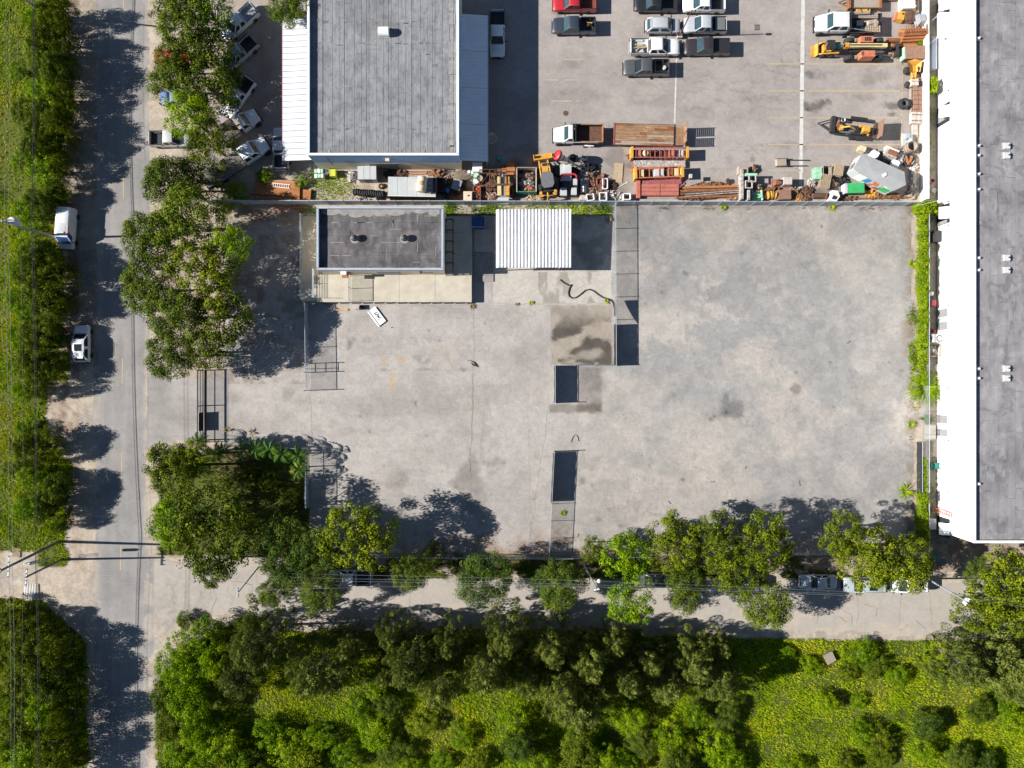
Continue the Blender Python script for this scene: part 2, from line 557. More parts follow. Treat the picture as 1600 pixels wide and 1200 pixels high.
def left_field(X, Y):
 edge = 98 + 34 * (fbm(X, Y, 38, 21) - 0.5) * 2
 edge = np.where(Y > 600, 92 + 26 * (fbm(X, Y, 24, 25) - .5) * 2, edge)
 edge = np.where((Y > 595) & (Y < 700), 60 + 30 * fbm(X, Y, 30, 22), edge)
 edge = np.where((Y > 720) & (Y < 885), 112 - 0.06 * (Y - 720) + 18 * (fbm(X, Y, 18, 23) - .5) * 2, edge)
 edge = np.where(Y > 935, 60 + np.clip((Y - 935) * 1.0, 0, 72) + 8 * fbm(X, Y, 20, 24), edge)
 sandy = ((Y > 862) & (Y < 935) & (X < 58)) | ((Y > 885) & (Y < 935))
 return (X < edge) & ~sandy

def lower_field(X, Y):
 top = 985 + 8 * (fbm(X, Y, 30, 31) - 0.5) * 2
 top = np.where(X < 420, 985 + ((420 - X) / 175.0) ** 2 * 95 - 20, top)
 top = np.where(X > 1000, 990 + 6 * fbm(X, Y, 25, 32) + np.clip((X - 1000) / 400, 0, 1) * 8, top)
 left = 246 + 10 * (fbm(X, Y, 25, 33) - 0.5) * 2
 return (Y > top) & (X > left)

def corner_lot(X, Y):
 return (X > 250 + 16 * (fbm(X, Y, 22, 36) - .5) * 2) & (X < 482) & (Y > 704 + 10 * (fbm(X, Y, 18, 37) - .5)) & (Y < 872 - 8 * fbm(X, Y, 20, 34))

def verge_strip(X, Y):
 return (X > 480) & (X < 1440) & (Y > 868) & (Y < 905) & (fbm(X, Y, 40, 35) > 0.42)

def dirt_col(X, Y):
 c = base(X, (0.385, 0.325, 0.255))
 n = fbm(X, Y, 60, 11)
 n2 = fbm(X, Y, 14, 12)
 c = blend(c, (0.30, 0.265, 0.225), sstep(0.45, 0.7, n))
 c = blend(c, (0.46, 0.41, 0.34), sstep(0.55, 0.75, n2) * 0.6)
 c = blend(c, (0.20, 0.155, 0.11), sstep(0.60, 0.78, fbm(X, Y, 25, 13)) * 0.5)
 fld = (left_field(X, Y) | lower_field(X, Y) | corner_lot(X, Y) | verge_strip(X, Y)).astype(float)
 gn = fbm(X, Y, 35, 14)
 gc = np.array((0.040, 0.060, 0.008)) * (1 - gn[..., None]) + np.array((0.12, 0.125, 0.02)) * gn[..., None]
 c = c * (1 - fld[..., None]) + gc * fld[..., None]
 # leaf litter under the trees along the fences and the roads
 lit = blob(X, Y, 300, 420, 75, 190, 41, 0.5) * 0.45 + blob(X, Y, 420, 335, 70, 26, 42, 0.8) * 0.7
 lit = np.maximum(lit, ((Y > 850) & (Y < 892) & (X > 480)).astype(float) * (0.35 + 0.55 * fbm(X, Y, 30, 43)))
 lit = np.maximum(lit, blob(X, Y, 1520, 850, 110, 45, 44, 0.3) * 0.85)
 lit = np.maximum(lit, ((X > 60) & (X < 122) & (Y < 850)) * .8 * sstep(.42, .6, fbm(X, Y, 20, 47)))
 lit = np.maximum(lit, blob(X, Y, 370, 720, 50, 30, 45, 0.8) * 0.75)
 c = blend(c, (0.20, 0.13, 0.085), np.clip(lit, 0, 1) * (0.4 + 0.6 * sstep(0.4, 0.6, fbm(X, Y, 9, 46))))
 # dark shoulder where the dirt packs against the road
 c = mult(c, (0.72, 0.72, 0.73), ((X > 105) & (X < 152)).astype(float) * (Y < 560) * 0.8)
 alley = ((X > 1446) & (X < 1470) & (Y < 850)).astype(float)
 c = blend(c, (0.19, 0.17, 0.13), alley * 0.8)
 return c

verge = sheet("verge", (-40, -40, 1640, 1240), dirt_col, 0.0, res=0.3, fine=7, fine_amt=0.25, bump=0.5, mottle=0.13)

# ---------------------------------------------------------------- roads
def road_mask(X, Y):
 w = 9 * (fbm(X, Y, 26, 71) - 0.5) * 2
 wv = 1.2 * w
 left = np.where(Y < 560, 151, 147) + 0.3 * wv - np.clip((Y - 900) / 300, 0, 1) * 2
 right = np.where(Y < 560, 232, 228) + 0.4 * wv
 v = (X > left) & (X < right)
 top = 884 + np.clip((X - 420) / 40, 0, 1) * 24 + w + np.where((X > 250) & (X < 420), 0, 0)
 bot = np.where(X < 520, 962, 962 + np.clip((X - 520) / 900, 0, 1) * 30) + w
 bot = bot + np.clip((330 - X) / 100, 0, 1) ** 2 * 70
 top = top - np.clip((300 - X) / 75, 0, 1) ** 2 * 24
 hz = (X > 226) & (Y > top) & (Y < bot)
 return v | hz

def road_col(X, Y):
 c = base(X, (0.268, 0.256, 0.243))
 n = fbm(X, Y, 70, 81)
 c = mult(c, (0.86, 0.86, 0.87), sstep(0.42, 0.65, n))
 c = mult(c, (1.14, 1.13, 1.12), sstep(0.5, 0.72, fbm(X, Y, 26, 82)) * 0.6)
 up = (X < 240)
 lane = np.minimum(np.abs(X - 168), np.minimum(np.abs(X - 184), np.minimum(np.abs(X - 204), np.abs(X - 220))))
 c = mult(c, (0.90, 0.90, 0.90), np.exp(-(lane / 5.0) ** 2) * up * 0.8)
 fine = fbm(X * 0.35, Y * 4.0, 40, 83) * (~up) + fbm(X * 4.0, Y * 0.35, 40, 84) * up
 c = mult(c, (0.88, 0.88, 0.88), sstep(0.5, 0.68, fine) * 0.7)
 # paler dusty side street with joints
 c = blend(c, (0.375, 0.338, 0.292), (~up) * (0.62 + 0.3 * n))
 c = blend(c, (0.40, 0.345, 0.275), (~up) * sstep(.46, .6, fbm(X, Y, 30, 234)) * np.clip((Y - 925) / 60, .15, 1) * .7)
 for i in range(16):
  x = R.uniform(255, 420)
  c = mult(c, (0.82, 0.81, 0.80), seg(X, Y, x, R.uniform(890, 915), x + R.uniform(-25, 25), R.uniform(930, 960), 1.5, 130 + i, 10) * 0.6)
 # oil drips and seams on the main road
 c = mult(c, (0.7, 0.7, 0.7), seg(X, Y, 151, -30, 151, 1230, 1.2, 151, 3) * 0.6)
 c = mult(c, (0.72, 0.70, 0.68), blob(X, Y, 150, 338, 5, 14, 152) * 0.8)
 for i in range(40):
  x, y = R.uniform(155, 226), R.uniform(300, 900)
  c = mult(c, (0.72, 0.72, 0.72), blob(X, Y, x, y, 2.2, 3, 160 + i, 0.4) * 0.7)
 for i in range(22):   # skids and dirt tracked over the corner
  c = mult(c, (0.86, 0.85, 0.84), seg(X, Y, R.uniform(225, 245), R.uniform(930, 1030), R.uniform(260, 330), R.uniform(900, 960), 1.6, 210 + i, 14) * 0.6)
 edge = np.exp(-((X - 232) / 8.0) ** 2) * (Y > 540) + np.exp(-((X - 231) / 4.0) ** 2) + np.exp(-((X - 149) / 7) ** 2)
 c = blend(c, (0.36, 0.32, 0.27), np.clip(edge, 0, 1) * sstep(0.40, 0.58, fbm(X, Y, 18, 231)) * 0.8)
 return c

road = sheet("road", (140, -40, 1640, 1240), road_col, 0.004, road_mask, res=0.25, fine=11, fine_amt=0.14, bump=0.2, mottle=0.055)

def drive_mask(X, Y):
 w = 3 * (fbm(X, Y, 20, 241) - 0.5) * 2
 left = 231 + 0 * X
 top = 590 - np.clip((300 - X) / 70, 0, 1) ** 2 * 26 + w
 bot = 688 + np.clip((290 - X) / 60, 0, 1) ** 2 * 10 + w
 return (X > left) & (X < 352) & (Y > top) & (Y < bot)

def drive_col(X, Y):
 c = base(X, (0.335, 0.315, 0.295))
 c = mult(c, (0.82, 0.82, 0.83), sstep(0.4, 0.65, fbm(X, Y, 50, 251)))
 c = mult(c, (0.9, 0.9, 0.9), np.exp(-((X - 253) / 12.0) ** 2))
 c = mult(c, (0.85, 0.84, 0.83), sstep(0.5, 0.7, fbm(X, Y * 4, 30, 252)) * 0.6)
 return c

sheet("driveway", (228, 555, 352, 705), drive_col, 0.008, drive_mask, res=0.2, fine=11, fine_amt=0.14, bump=0.2, mottle=0.06)

# ---------------------------------------------------------------- the vacant yard
def yard_mask(X, Y):
 bot = 862 + 6 * (fbm(X, Y, 25, 261) - 0.5) * 2
 r = 1426 + 7 * (fbm(X, Y, 30, 262) - 0.5) * 2
 m = (X > 352) & (X < r) & (Y > 322) & (Y < bot)
 m &= ~((X < 484) & (Y > 694 + 0.06 * (X - 352)))
 m &= ~((X < 470) & (Y < 345 + 18 * fbm(X, Y, 20, 263)))
 m &= ~((X > 690) & (X < 957) & (Y < 337))
 return m

def yard_col(X, Y):
 c = base(X, (0.360, 0.334, 0.308))
 n = fbm(X, Y, 90, 301)
 n2 = fbm(X, Y, 30, 302)
 n3 = fbm(X, Y, 11, 303)
 c = mult(c, (0.88, 0.88, 0.885), sstep(0.42, 0.66, n))
 c = mult(c, (0.92, 0.915, 0.91), sstep(0.45, 0.68, n2))
 c = mult(c, (1.07, 1.07, 1.06), sstep(0.52, 0.72, n3) * 0.6)
 scrape = fbm(X * 0.3, Y * 3, 45, 304)
 c = mult(c, (0.90, 0.895, 0.89), sstep(0.52, 0.7, scrape) * (X < 870) * 0.8)
 # right half: worn grey gravel asphalt with tan sand over it
 right = sstep(-12, 12, X - 905 + 20 * (fbm(X, Y, 35, 305) - 0.5) - np.where(Y < 575, -55, 0))
 gr = base(X, (0.292, 0.282, 0.268))
 gr = blend(gr, (0.355, 0.328, 0.298), sstep(0.45, 0.56, fbm(X, Y, 110, 306) * 0.6 + fbm(X, Y, 28, 307) * 0.4))
 gr = mult(gr, (0.85, 0.855, 0.86), sstep(0.535, 0.575, fbm(X, Y, 40, 308)) * .75)
 gr = mult(gr, (1.10, 1.09, 1.08), sstep(0.555, 0.575, fbm(X, Y, 30, 311)) * .95)
 gr = mult(gr, (1.10, 1.09, 1.07), sstep(0.58, 0.66, fbm(X, Y, 20, 309)) * 0.55)
 gr = mult(gr, (0.90, 0.90, 0.90), sstep(0.55, 0.7, fbm(X, Y, 6, 310)) * 0.6)
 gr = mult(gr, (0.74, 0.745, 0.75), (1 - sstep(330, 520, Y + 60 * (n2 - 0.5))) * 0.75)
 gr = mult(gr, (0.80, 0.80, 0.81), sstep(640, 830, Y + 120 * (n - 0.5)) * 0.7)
 near = np.clip(blob(X, Y, 1160, 580, 260, 200, 315, .4, .8) + .25, 0, 1)
 gr = blend(gr, (0.392, 0.362, 0.325), sstep(0.535, 0.552, fbm(X, Y, 46, 312, 6, .66)) * .62 * near)
 gr = blend(gr, (0.240, 0.243, 0.236), sstep(0.545, 0.562, fbm(X, Y, 52, 316, 6, .66)) * .62 * near)
 for i, (x, y, rx, ry, s_) in enumerate(((1300, 470, 70, 30, .55), (1250, 545, 45, 60, .5), (1200, 500, 40, 25, .4), (1155, 620, 60, 45, .35), (1080, 560, 60, 40, .3), (1330, 680, 60, 40, .3), (1010, 720, 60, 25, .25), (1260, 440, 50, 18, .4))):
  gr = blend(gr, (0.250, 0.249, 0.241), blob(X, Y, x, y, rx, ry, 320 + i, 0.9, 0.35, 16) * s_ * 1.4)
 for i, (x, y, rx, ry, s_) in enumerate(((1110, 680, 80, 50, .6), (980, 620, 60, 60, .5), (1180, 570, 50, 60, .5), (1340, 430, 60, 70, .4), (1140, 760, 70, 30, .4), (1230, 620, 60, 40, .4))):
  gr = blend(gr, (0.375, 0.343, 0.305), blob(X, Y, x, y, rx, ry, 340 + i, 0.9, 0.6, 20) * s_)
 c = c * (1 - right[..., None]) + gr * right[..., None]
 # dark stains and puddle marks
 st = [(745, 745, 36, 42, .62), (765, 722, 26, 16, .55), (735, 790, 26, 36, .45), (620, 755, 40, 14, .3), (1140, 640, 22, 18, .6), (1125, 645, 30, 12, .35), (1135, 625, 9, 14, .6),
  (1243, 608, 9, 13, .75), (1072, 427, 6, 6, .8), (1284, 354, 4, 4, .8), (1314, 800, 10, 5, .4), (1245, 583, 6, 5, .6), (545, 538, 8, 10, .75), (552, 530, 5, 7, .5),
  (505, 548, 9, 12, .5), (575, 530, 12, 8, .35), (650, 560, 14, 6, .4), (600, 578, 9, 4, .55), (700, 578, 60, 4, .35), (725, 577, 9, 4, .5), (665, 566, 12, 6, .5),
  (665, 577, 26, 3, .6), (1110, 655, 5, 4, .85), (1134, 646, 4, 4, .9), (1117, 650, 3, 5, .8), (1067, 749, 4, 4, .85), (1036, 457, 5, 4, .5), (910, 750, 5, 8, .5),
  (935, 811, 5, 5, .5), (950, 795, 5, 5, .5), (970, 822, 5, 5, .5), (1014, 850, 5, 5, .5), (650, 630, 3, 5, .6), (666, 680, 5, 5, .5), (577, 675, 3, 5, .6), (600, 728, 4, 4, .5),
  (560, 650, 90, 5, .15), (640, 738, 90, 7, .22), (620, 745, 26, 30, .3), (1050, 620, 20, 20, .2), (840, 715, 20, 12, .35), (450, 615, 14, 12, .3), (360, 625, 16, 9, .35), (420, 660, 60, 18, .15)]
 for i, (x, y, rx, ry, s_) in enumerate(st):
  c = mult(c, (0.36, 0.35, 0.345), blob(X, Y, x, y, rx, ry, 360 + i, 0.9, 0.7) * s_ * 0.85)
 for i in range(90):
  x, y = R.uniform(500, 900), R.uniform(490, 850)
  c = mult(c, (0.5, 0.5, 0.5), blob(X, Y, x, y, R.uniform(1.5, 3.5), R.uniform(1.5, 3.5), 420 + i % 40, 0.5) * R.uniform(0.2, 0.7))
 for i in range(150):
  x, y = R.uniform(900, 1420), R.uniform(340, 850)
  c = mult(c, (0.55, 0.54, 0.52), blob(X, Y, x, y, R.uniform(1.4, 3.2), R.uniform(1.4, 3.0), 430 + i % 40, 0.5) * R.uniform(0.2, 0.75))
 # rust coloured runs
 for i, (x, y, rx, ry, s_) in enumerate(((600, 565, 4, 12, .9), (628, 562, 14, 8, .5), (614, 590, 6, 20, .6), (612, 604, 4, 16, .5), (737, 628, 3, 12, .6), (700, 560, 12, 5, .3), (640, 700, 40, 4, .2), (690, 545, 30, 12, .12))):
  c = blend(c, (0.42, 0.29, 0.13), blob(X, Y, x, y, rx, ry, 470 + i, 0.8, 0.8) * s_ * 0.75)
 # patch where a slab was lifted: tan with black water marks
 p1 = sstep(-2, 2, np.minimum(np.minimum(X - 862, 956 - X), np.minimum(Y - 477, 570 - Y)) + 3 * (fbm(X, Y, 12, 480) - 0.5))
 tan = base(X, (0.300, 0.262, 0.215))
 m1 = sstep(0.46, 0.60, fbm(X * 0.8 + Y * 0.5, Y * 1.3, 42, 481)) * sstep(478, 530, Y)
 tan = mult(tan, (0.26, 0.26, 0.27), np.clip(m1 * 1.3, 0, 1) * 0.95)
 tan = mult(tan, (0.7, 0.7, 0.7), sstep(0.5, 0.7, fbm(X, Y, 14, 482)) * 0.5)
 tan = blend(tan, (0.33, 0.295, 0.25), blob(X, Y, 922, 552, 26, 11, 483, 0.5, 0.6) * .7)
 c = c * (1 - p1[..., None]) + tan * p1[..., None]
 p2 = sstep(-3, 3, np.minimum(np.minimum(X - 903, 940 - X), np.minimum(Y - 574, 642 - Y)) + 9 * (fbm(X, Y, 12, 484) - 0.5))
 c = mult(c, (0.55, 0.52, 0.50), p2 * (0.35 + 0.65 * fbm(X, Y, 14, 485)))
 p3 = sstep(-3, 3, np.minimum(np.minimum(X - 858, 940 - X), np.minimum(Y - 631, 645 - Y)) + 8 * (fbm(X, Y, 12, 486) - 0.5))
 c = mult(c, (0.50, 0.47, 0.45), p3 * 0.8)
 # slab round the shed
 sl = ((X > 770) & (X < 955) & (Y > 336) & (Y < 475))
 c = blend(c, (0.43, 0.40, 0.35), sl * 0.75)
 w = sstep(0.50, 0.6, fbm(X * 1.6, Y * 0.6, 22, 488)) * ((X > 840) & (X < 930) & (Y > 424) & (Y < 474))
 c = mult(c, (0.58, 0.58, 0.58), w * 0.8)
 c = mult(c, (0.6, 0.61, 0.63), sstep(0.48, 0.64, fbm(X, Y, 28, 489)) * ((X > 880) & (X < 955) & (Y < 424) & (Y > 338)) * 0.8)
 # cracks and slab joints
 for i in range(54):
  a, b = R.uniform(500, 1400), R.uniform(500, 820)
  if i % 2:
   a, b = R.uniform(910, 1400), R.uniform(350, 820)
  t = R.choice((R.uniform(-0.4, 0.4), R.uniform(1.2, 1.9)))
  l = R.uniform(25, 90)
  c = mult(c, (0.84, 0.84, 0.84), seg(X, Y, a, b, a + l * math.cos(t), b + l * math.sin(t), R.uniform(.7, 1.3), 530 + i % 20, 12) * R.uniform(.3, .9))
 # grit and leaf litter against the fences
 c = blend(c, (0.24, 0.165, 0.115), sstep(18, 0, Y * -1 + 862 + 0) * 0 + sstep(820, 858, Y + 26 * (n2 - 0.5)) * sstep(0.42, 0.62, fbm(X, Y, 10, 560)) * 0.75)
 c = blend(c, (0.22, 0.17, 0.12), sstep(1402, 1424, X + 16 * (n2 - 0.5)) * sstep(0.4, 0.6, fbm(X, Y, 9, 561)) * 0.7)
 c = blend(c, (0.235, 0.165, 0.12), (1 - sstep(322, 332, Y)) * sstep(0.45, 0.6, fbm(X, Y, 9, 562)) * 0.5)
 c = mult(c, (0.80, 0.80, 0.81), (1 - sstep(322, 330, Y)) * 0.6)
 c = blend(c, (0.24, 0.18, 0.13), blob(X, Y, 880, 835, 24, 30, 563, 0.8) * sstep(0.45, 0.6, fbm(X, Y, 8, 564)) * 0.8)
 c = blend(c, (0.20, 0.15, 0.11), ((X < 480) & (Y < 600)) * sstep(0.5, 0.68, fbm(X, Y, 12, 565)) * 0.6)
 return c

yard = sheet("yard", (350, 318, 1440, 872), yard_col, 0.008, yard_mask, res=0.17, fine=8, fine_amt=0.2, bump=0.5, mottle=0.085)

# ---------------------------------------------------------------- contractor's lot above the fence
def lot_mask(X, Y):
 m = (X < 1434) & (Y < 312)
 return m & ((X > 688) | ((X > 340) & (Y < 268 - 4 * fbm(X, Y, 20, 600))))

def lot_col(X, Y):
 c = base(X, (0.318, 0.288, 0.266))
 n = fbm(X, Y, 80, 601)
 c = mult(c, (0.90, 0.90, 0.905), sstep(0.42, 0.66, n))
 c = mult(c, (0.91, 0.91, 0.91), sstep(0.50, 0.7, fbm(X, Y, 26, 602)) * 0.8)
 c = mult(c, (1.06, 1.05, 1.04), sstep(0.52, 0.7, fbm(X * 0.4, Y * 2, 30, 603)) * 0.6)
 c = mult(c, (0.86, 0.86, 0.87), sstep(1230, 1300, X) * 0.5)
 st = [(1275, 166, 18, 10, .85), (1260, 168, 9, 10, .8), (1290, 160, 12, 6, .7), (1392, 165, 14, 8, .8), (1395, 178, 8, 6, .85), (1265, 115, 10, 12, .5), (1278, 118, 12, 8, .4),
  (1370, 120, 24, 16, .35), (1390, 135, 20, 10, .35), (1350, 150, 30, 8, .25), (1365, 220, 30, 14, .3), (1400, 205, 12, 30, .35), (965, 250, 22, 26, .5), (985, 260, 14, 34, .4),
  (884, 176, 4, 3, .85), (1175, 248, 6, 5, .5), (1140, 250, 8, 8, .3), (870, 20, 12, 14, .5), (895, 100, 20, 10, .25), (1100, 115, 26, 8, .2), (880, 145, 10, 4, .3),
  (905, 90, 40, 16, .15), (790, 170, 50, 50, .2), (820, 240, 30, 20, .3), (1000, 48, 20, 10, .2), (700, 300, 40, 20, .5), (790, 285, 120, 26, .8), (930, 296, 80, 22, .8), (1150, 300, 120, 12, .6), (1300, 300, 90, 12, .5), (1100, 180, 70, 12, .2), (900, 150, 60, 14, .2), (1180, 60, 40, 16, .25), (1000, 160, 60, 10, .2)]
 for i, (x, y, rx, ry, s_) in enumerate(st):
  c = mult(c, (0.30, 0.29, 0.29), blob(X, Y, x, y, rx, ry, 610 + i, 1.0, 0.6) * s_ * 0.9)
 for i in range(70):
  x, y = R.uniform(850, 1430), R.uniform(0, 300)
  c = mult(c, (0.55, 0.54, 0.53), blob(X, Y, x, y, R.uniform(1.3, 3.4), R.uniform(1.2, 2.6), 640 + i % 30, 0.5) * R.uniform(0.2, 0.7))
 # tyre marks
 for i, (a, b, r) in enumerate(((1235, 90, 14), (1238, 86, 20), (1300, 40, 30))):
  d = np.abs(np.hypot(X - a, Y - b) - r)
  c = mult(c, (0.7, 0.7, 0.7), (1 - sstep(0.5, 1.8, d)) * 0.5)
 for i in range(26):
  a, b = R.uniform(860, 1300), R.uniform(90, 240)
  c = mult(c, (0.8, 0.79, 0.78), seg(X, Y, a, b, a + R.uniform(60, 160), b + R.uniform(-16, 16), 1.6, 660 + i, 12) * 0.6)
 # packed dirt in the truck parking west of the workshop
 w = (X < 470)
 c = blend(c, (0.30, 0.25, 0.20), w * sstep(0.42, 0.6, fbm(X, Y, 26, 680)) * 0.8)
 c = blend(c, (0.26, 0.22, 0.18), ((X > 470) & (Y > 262)) * sstep(0.4, 0.6, fbm(X, Y, 16, 681)) * 0.7)
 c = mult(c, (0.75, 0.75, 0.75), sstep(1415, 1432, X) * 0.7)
 return c

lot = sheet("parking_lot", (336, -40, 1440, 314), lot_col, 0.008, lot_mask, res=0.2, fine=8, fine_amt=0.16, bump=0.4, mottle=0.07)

def mark(name, pts_px, w, mat, parent, z=0.014):
 """painted line made of short lengths with worn gaps"""
 m = MB()
 (ax, ay), (bx, by) = [G(*p) for p in pts_px]
 L_ = math.hypot(bx - ax, by - ay)
 ux, uy = (bx - ax) / L_, (by - ay) / L_
 t = 0
 while t < L_ - 0.02:
  l = min(R.uniform(0.5, 1.6), L_ - t)
  wd = w * R.uniform(0.75, 1.05)
  if mat != "faded_yellow" or R.random() > 0.3:
   cx, cy = ax + ux * (t + l / 2), ay + uy * (t + l / 2)
   a = math.atan2(uy, ux)
   nx_, ny_ = -uy * wd / 2, ux * wd / 2
   hx, hy = ux * l * 0.495, uy * l * 0.495
   m.add([(cx - hx - nx_, cy - hy - ny_, z), (cx + hx - nx_, cy + hy - ny_, z), (cx + hx + nx_, cy + hy + ny_, z), (cx - hx + nx_, cy - hy + ny_, z)], [(0, 1, 2, 3)])
  t += l
 if m.v:
  return m.build(name, mat, parent)

def crack(parent, x0, y0, x1, y1, w=.035, z=.016, wob=.10, mat="crack_dark"):
 """open joint or crack: a thin wandering ribbon set into the slab"""
 (ax, ay), (bx, by) = G(x0, y0), G(x1, y1)
 L_ = math.hypot(bx - ax, by - ay)
 n = max(3, int(L_ / .45))
 ux, uy = (bx - ax) / L_, (by - ay) / L_
 vs, o = [], 0.0
 for i in range(n + 1):
  f = i / n
  o = o * .8 + R.uniform(-wob, wob)
  ww = w * R.uniform(.3, 1.0)
  x, y = ax + (bx - ax) * f - uy * o, ay + (by - ay) * f + ux * o
  vs += [(x - uy * ww, y + ux * ww, z), (x + uy * ww, y - ux * ww, z)]
 return MB().add(vs, [(2 * i, 2 * i + 1, 2 * i + 3, 2 * i + 2) for i in range(n)]).build("crack", mat, parent)

mk("crack_dark", (0.235, 0.215, 0.20), (0.15, 0.135, 0.125), 1.0, 1.0)
cr = [(740, 480, 740, 690, 1.0), (738, 560, 736, 740, 1.2), (734, 700, 740, 850, 1.0), (484, 620, 486, 700, 1.0), (486, 476, 860, 477, 1.0), (770, 336, 771, 476, .8),
 (770, 475, 955, 474, 1.0), (862, 480, 862, 570, 1.0), (856, 640, 826, 850, .9), (1060, 640, 1100, 700, .6), (930, 440, 850, 470, .7), (900, 430, 880, 400, .7),
 (650, 522, 648, 540, 1.0), (654, 520, 651, 536, .7), (1000, 600, 960, 660, .5), (1090, 580, 1010, 600, .6), (826, 640, 830, 860, .5), (757, 640, 750, 720, .7)]
for a in cr:
 crack(yard, *a[:4], .022 * a[4])
for i in range(12):
 a, b, t = R.uniform(930, 1400), R.uniform(360, 800), R.uniform(0, PI)
 crack(yard, a, b, a + 40 * math.cos(t), b + 40 * math.sin(t), .012, wob=.3)
for x in (1408, 1452, 1340, 1275, 900, 780, 640):
 crack(road, x, 925, x + R.uniform(-4, 6), 975, .03, .010, .12)
for a in ((1300, 948, 1330, 962), (1330, 962, 1332, 978), (1350, 945, 1372, 952), (1372, 952, 1368, 962), (1405, 985, 1418, 975), (1310, 962, 1322, 972), (1430, 970, 1450, 985), (330, 905, 395, 915), (395, 915, 392, 950), (340, 935, 330, 958)):
 crack(road, *a, .05, .010, .16)

for (x0, y0, x1, y1) in ((193.5, -8, 193, 21), (193, 128, 193, 165), (193, 273, 193, 310), (193, 416, 192, 449), (191.5, 560, 191, 599), (190.5, 706, 190, 746), (189, 852, 188.5, 891), (187, 1008, 187, 1030), (186, 1144, 186, 1183)):
 mark("centre_dash", ((x0, y0), (x1, y1)), 0.15, "yellow_line", road, 0.010)
mark("white_stall_line", ((1057, 92), (1054, 192)), 0.22, "white_line", lot)
mark("white_stall_line", ((1255, -20), (1251, 300)), 0.5, "white_line", lot)
for y, x0, x1, mt in ((18, 1260, 1416, "faded_yellow"), (100, 1200, 1411, "yellow_line"), (142, 1200, 1410, "yellow_line"), (184, 1200, 1409, "yellow_line"), (226, 1200, 1408, "yellow_line"), (266, 1200, 1325, "faded_yellow"),
     (93, 880, 912, "faded_yellow"), (125, 855, 905, "faded_yellow"), (158, 862, 905, "faded_yellow")):
 mark("yellow_stall_line", ((x0, y), (x1, y)), 0.16, mt, lot)
mark("yellow_stall_line", ((1410, 96), (1408, 228)), 0.16, "yellow_line", lot)
m = MB()
x, y = G(1183, 43)
for i in range(5):
 m.box(x, y - 0.24 + i * 0.12, 0.010, 0.66, 0.06, 0.02)
m.box(x, y - 0.33, 0.010, 0.72, 0.05, 0.025).box(x, y + 0.33, 0.010, 0.72, 0.05, 0.025)
tag(m.build("storm_grate", "dark_metal"), "square dark storm drain grate set in the pale lot surface", "drain grate")
m = MB()
x, y = G(884, 177)
m.lathe([(0.33, 0.010), (0.33, 0.026), (0.27, 0.028), (0.26, 0.022), (0.0, 0.022)], x, y, 0, 18)
tag(m.build("manhole_cover", "rust_dark"), "round dark manhole cover above the white dump truck", "manhole cover")

# ---------------------------------------------------------------- buildings
def rect_px(x0, y0, x1, y1, z):
 a = G(x0, y0, z)
 b = G(x1, y1, z)
 return a[0], b[1], b[0], a[1]      # xmin, ymin, xmax, ymax

def shell(root, X0, Y0, X1, Y1, zr, zt, th, wallspec, cap, rooffn, capname="parapet_cap"):
 """four walls up to the parapet, coping, and a recessed roof deck"""
 for nm, (cx, cy, sx, sy) in (("south", ((X0 + X1) / 2, Y0 + th / 2, X1 - X0, th)), ("north", ((X0 + X1) / 2, Y1 - th / 2, X1 - X0, th)),
        ("west", (X0 + th / 2, (Y0 + Y1) / 2, th, Y1 - Y0 - 2 * th)), ("east", (X1 - th / 2, (Y0 + Y1) / 2, th, Y1 - Y0 - 2 * th))):
  for k, (z0, z1, mt) in enumerate(wallspec):
   gap = 0.004 * k
   MB().box(cx, cy, z0, sx + gap, sy + gap, z1 - z0).build("wall", mt, root)
  MB().box(cx, cy, zt, sx + 0.06, sy + 0.06, 0.07).build(capname, cap, root)
 rooffn(X0 + th, Y0 + th, X1 - th, Y1 - th, zr)

# grey workshop, top centre
X0, Y0, X1, Y1 = rect_px(480.5, -70, 716.5, 242.5, 5.8)
ws = thing("workshop_building", "big flat grey felt roofed workshop with a blue and beige south wall", "building", 0, 0, 0)

def ws_roof(a, b, c, d, z):
 n = 20
 w = (c - a) / n
 MB().box((a + c) / 2, (b + d) / 2, z - 0.3, c - a, d - b, 0.22).build("roof_deck", "roof_dark", ws)
 for i in range(n):
  x = a + (i + 0.5) * w
  m = MB().box(x, (b + d) / 2, z - 0.08 + R.uniform(0, 0.03), w - 0.03, d - b - .04, 0.08)
  if i % 3 == 1:
   m.box(x + R.uniform(-.3, .3), (b + d) / 2, z + .014, .06, d - b - .1, .03)
  m.build("felt_strip", "roof_felt", ws)
 for i in range(44):   # lifted blisters and patched laps along the seams
  x = a + R.randrange(1, n) * w
  y = R.choice((-14.5, 0, 10.0, 15.2)) * 0 + R.choice((b + 3.2, b + 13.5, b + 16.2, R.uniform(b + 1, d - 1)))
  MB().box(x, y + R.uniform(-.15, .15), z + 0.012, R.uniform(0.4, 0.95), R.uniform(0.05, 0.12), 0.02, R.uniform(-.12, .12)).build("felt_patch", R.choice(("roof_patch", "roof_dark", "roof_dark")), ws)
 m = MB()
 yy = b
 while yy < d - 1:
  l = R.uniform(0.6, 2.0)
  m.box(c - 0.45 - R.uniform(0, .25), yy + l / 2, z + 0.008, R.uniform(0.5, 1.1), l, 0.018)
  yy += l * R.uniform(0.8, 1.3)
 m.build("edge_repair", "roof_patch", ws)
 for i in range(6):
  MB().box(a + 0.5, b + 2 + i * 3.6, z + 0.008, 0.9, 0.16, 0.03).build("scupper_apron", "roof_patch", ws)
 for i in range(5):
  MB().box(a + 2.3 + i * 2.9, b + 0.3, z + 0.008, 0.28, 0.55, 0.05).build("scupper_apron", "roof_patch", ws)

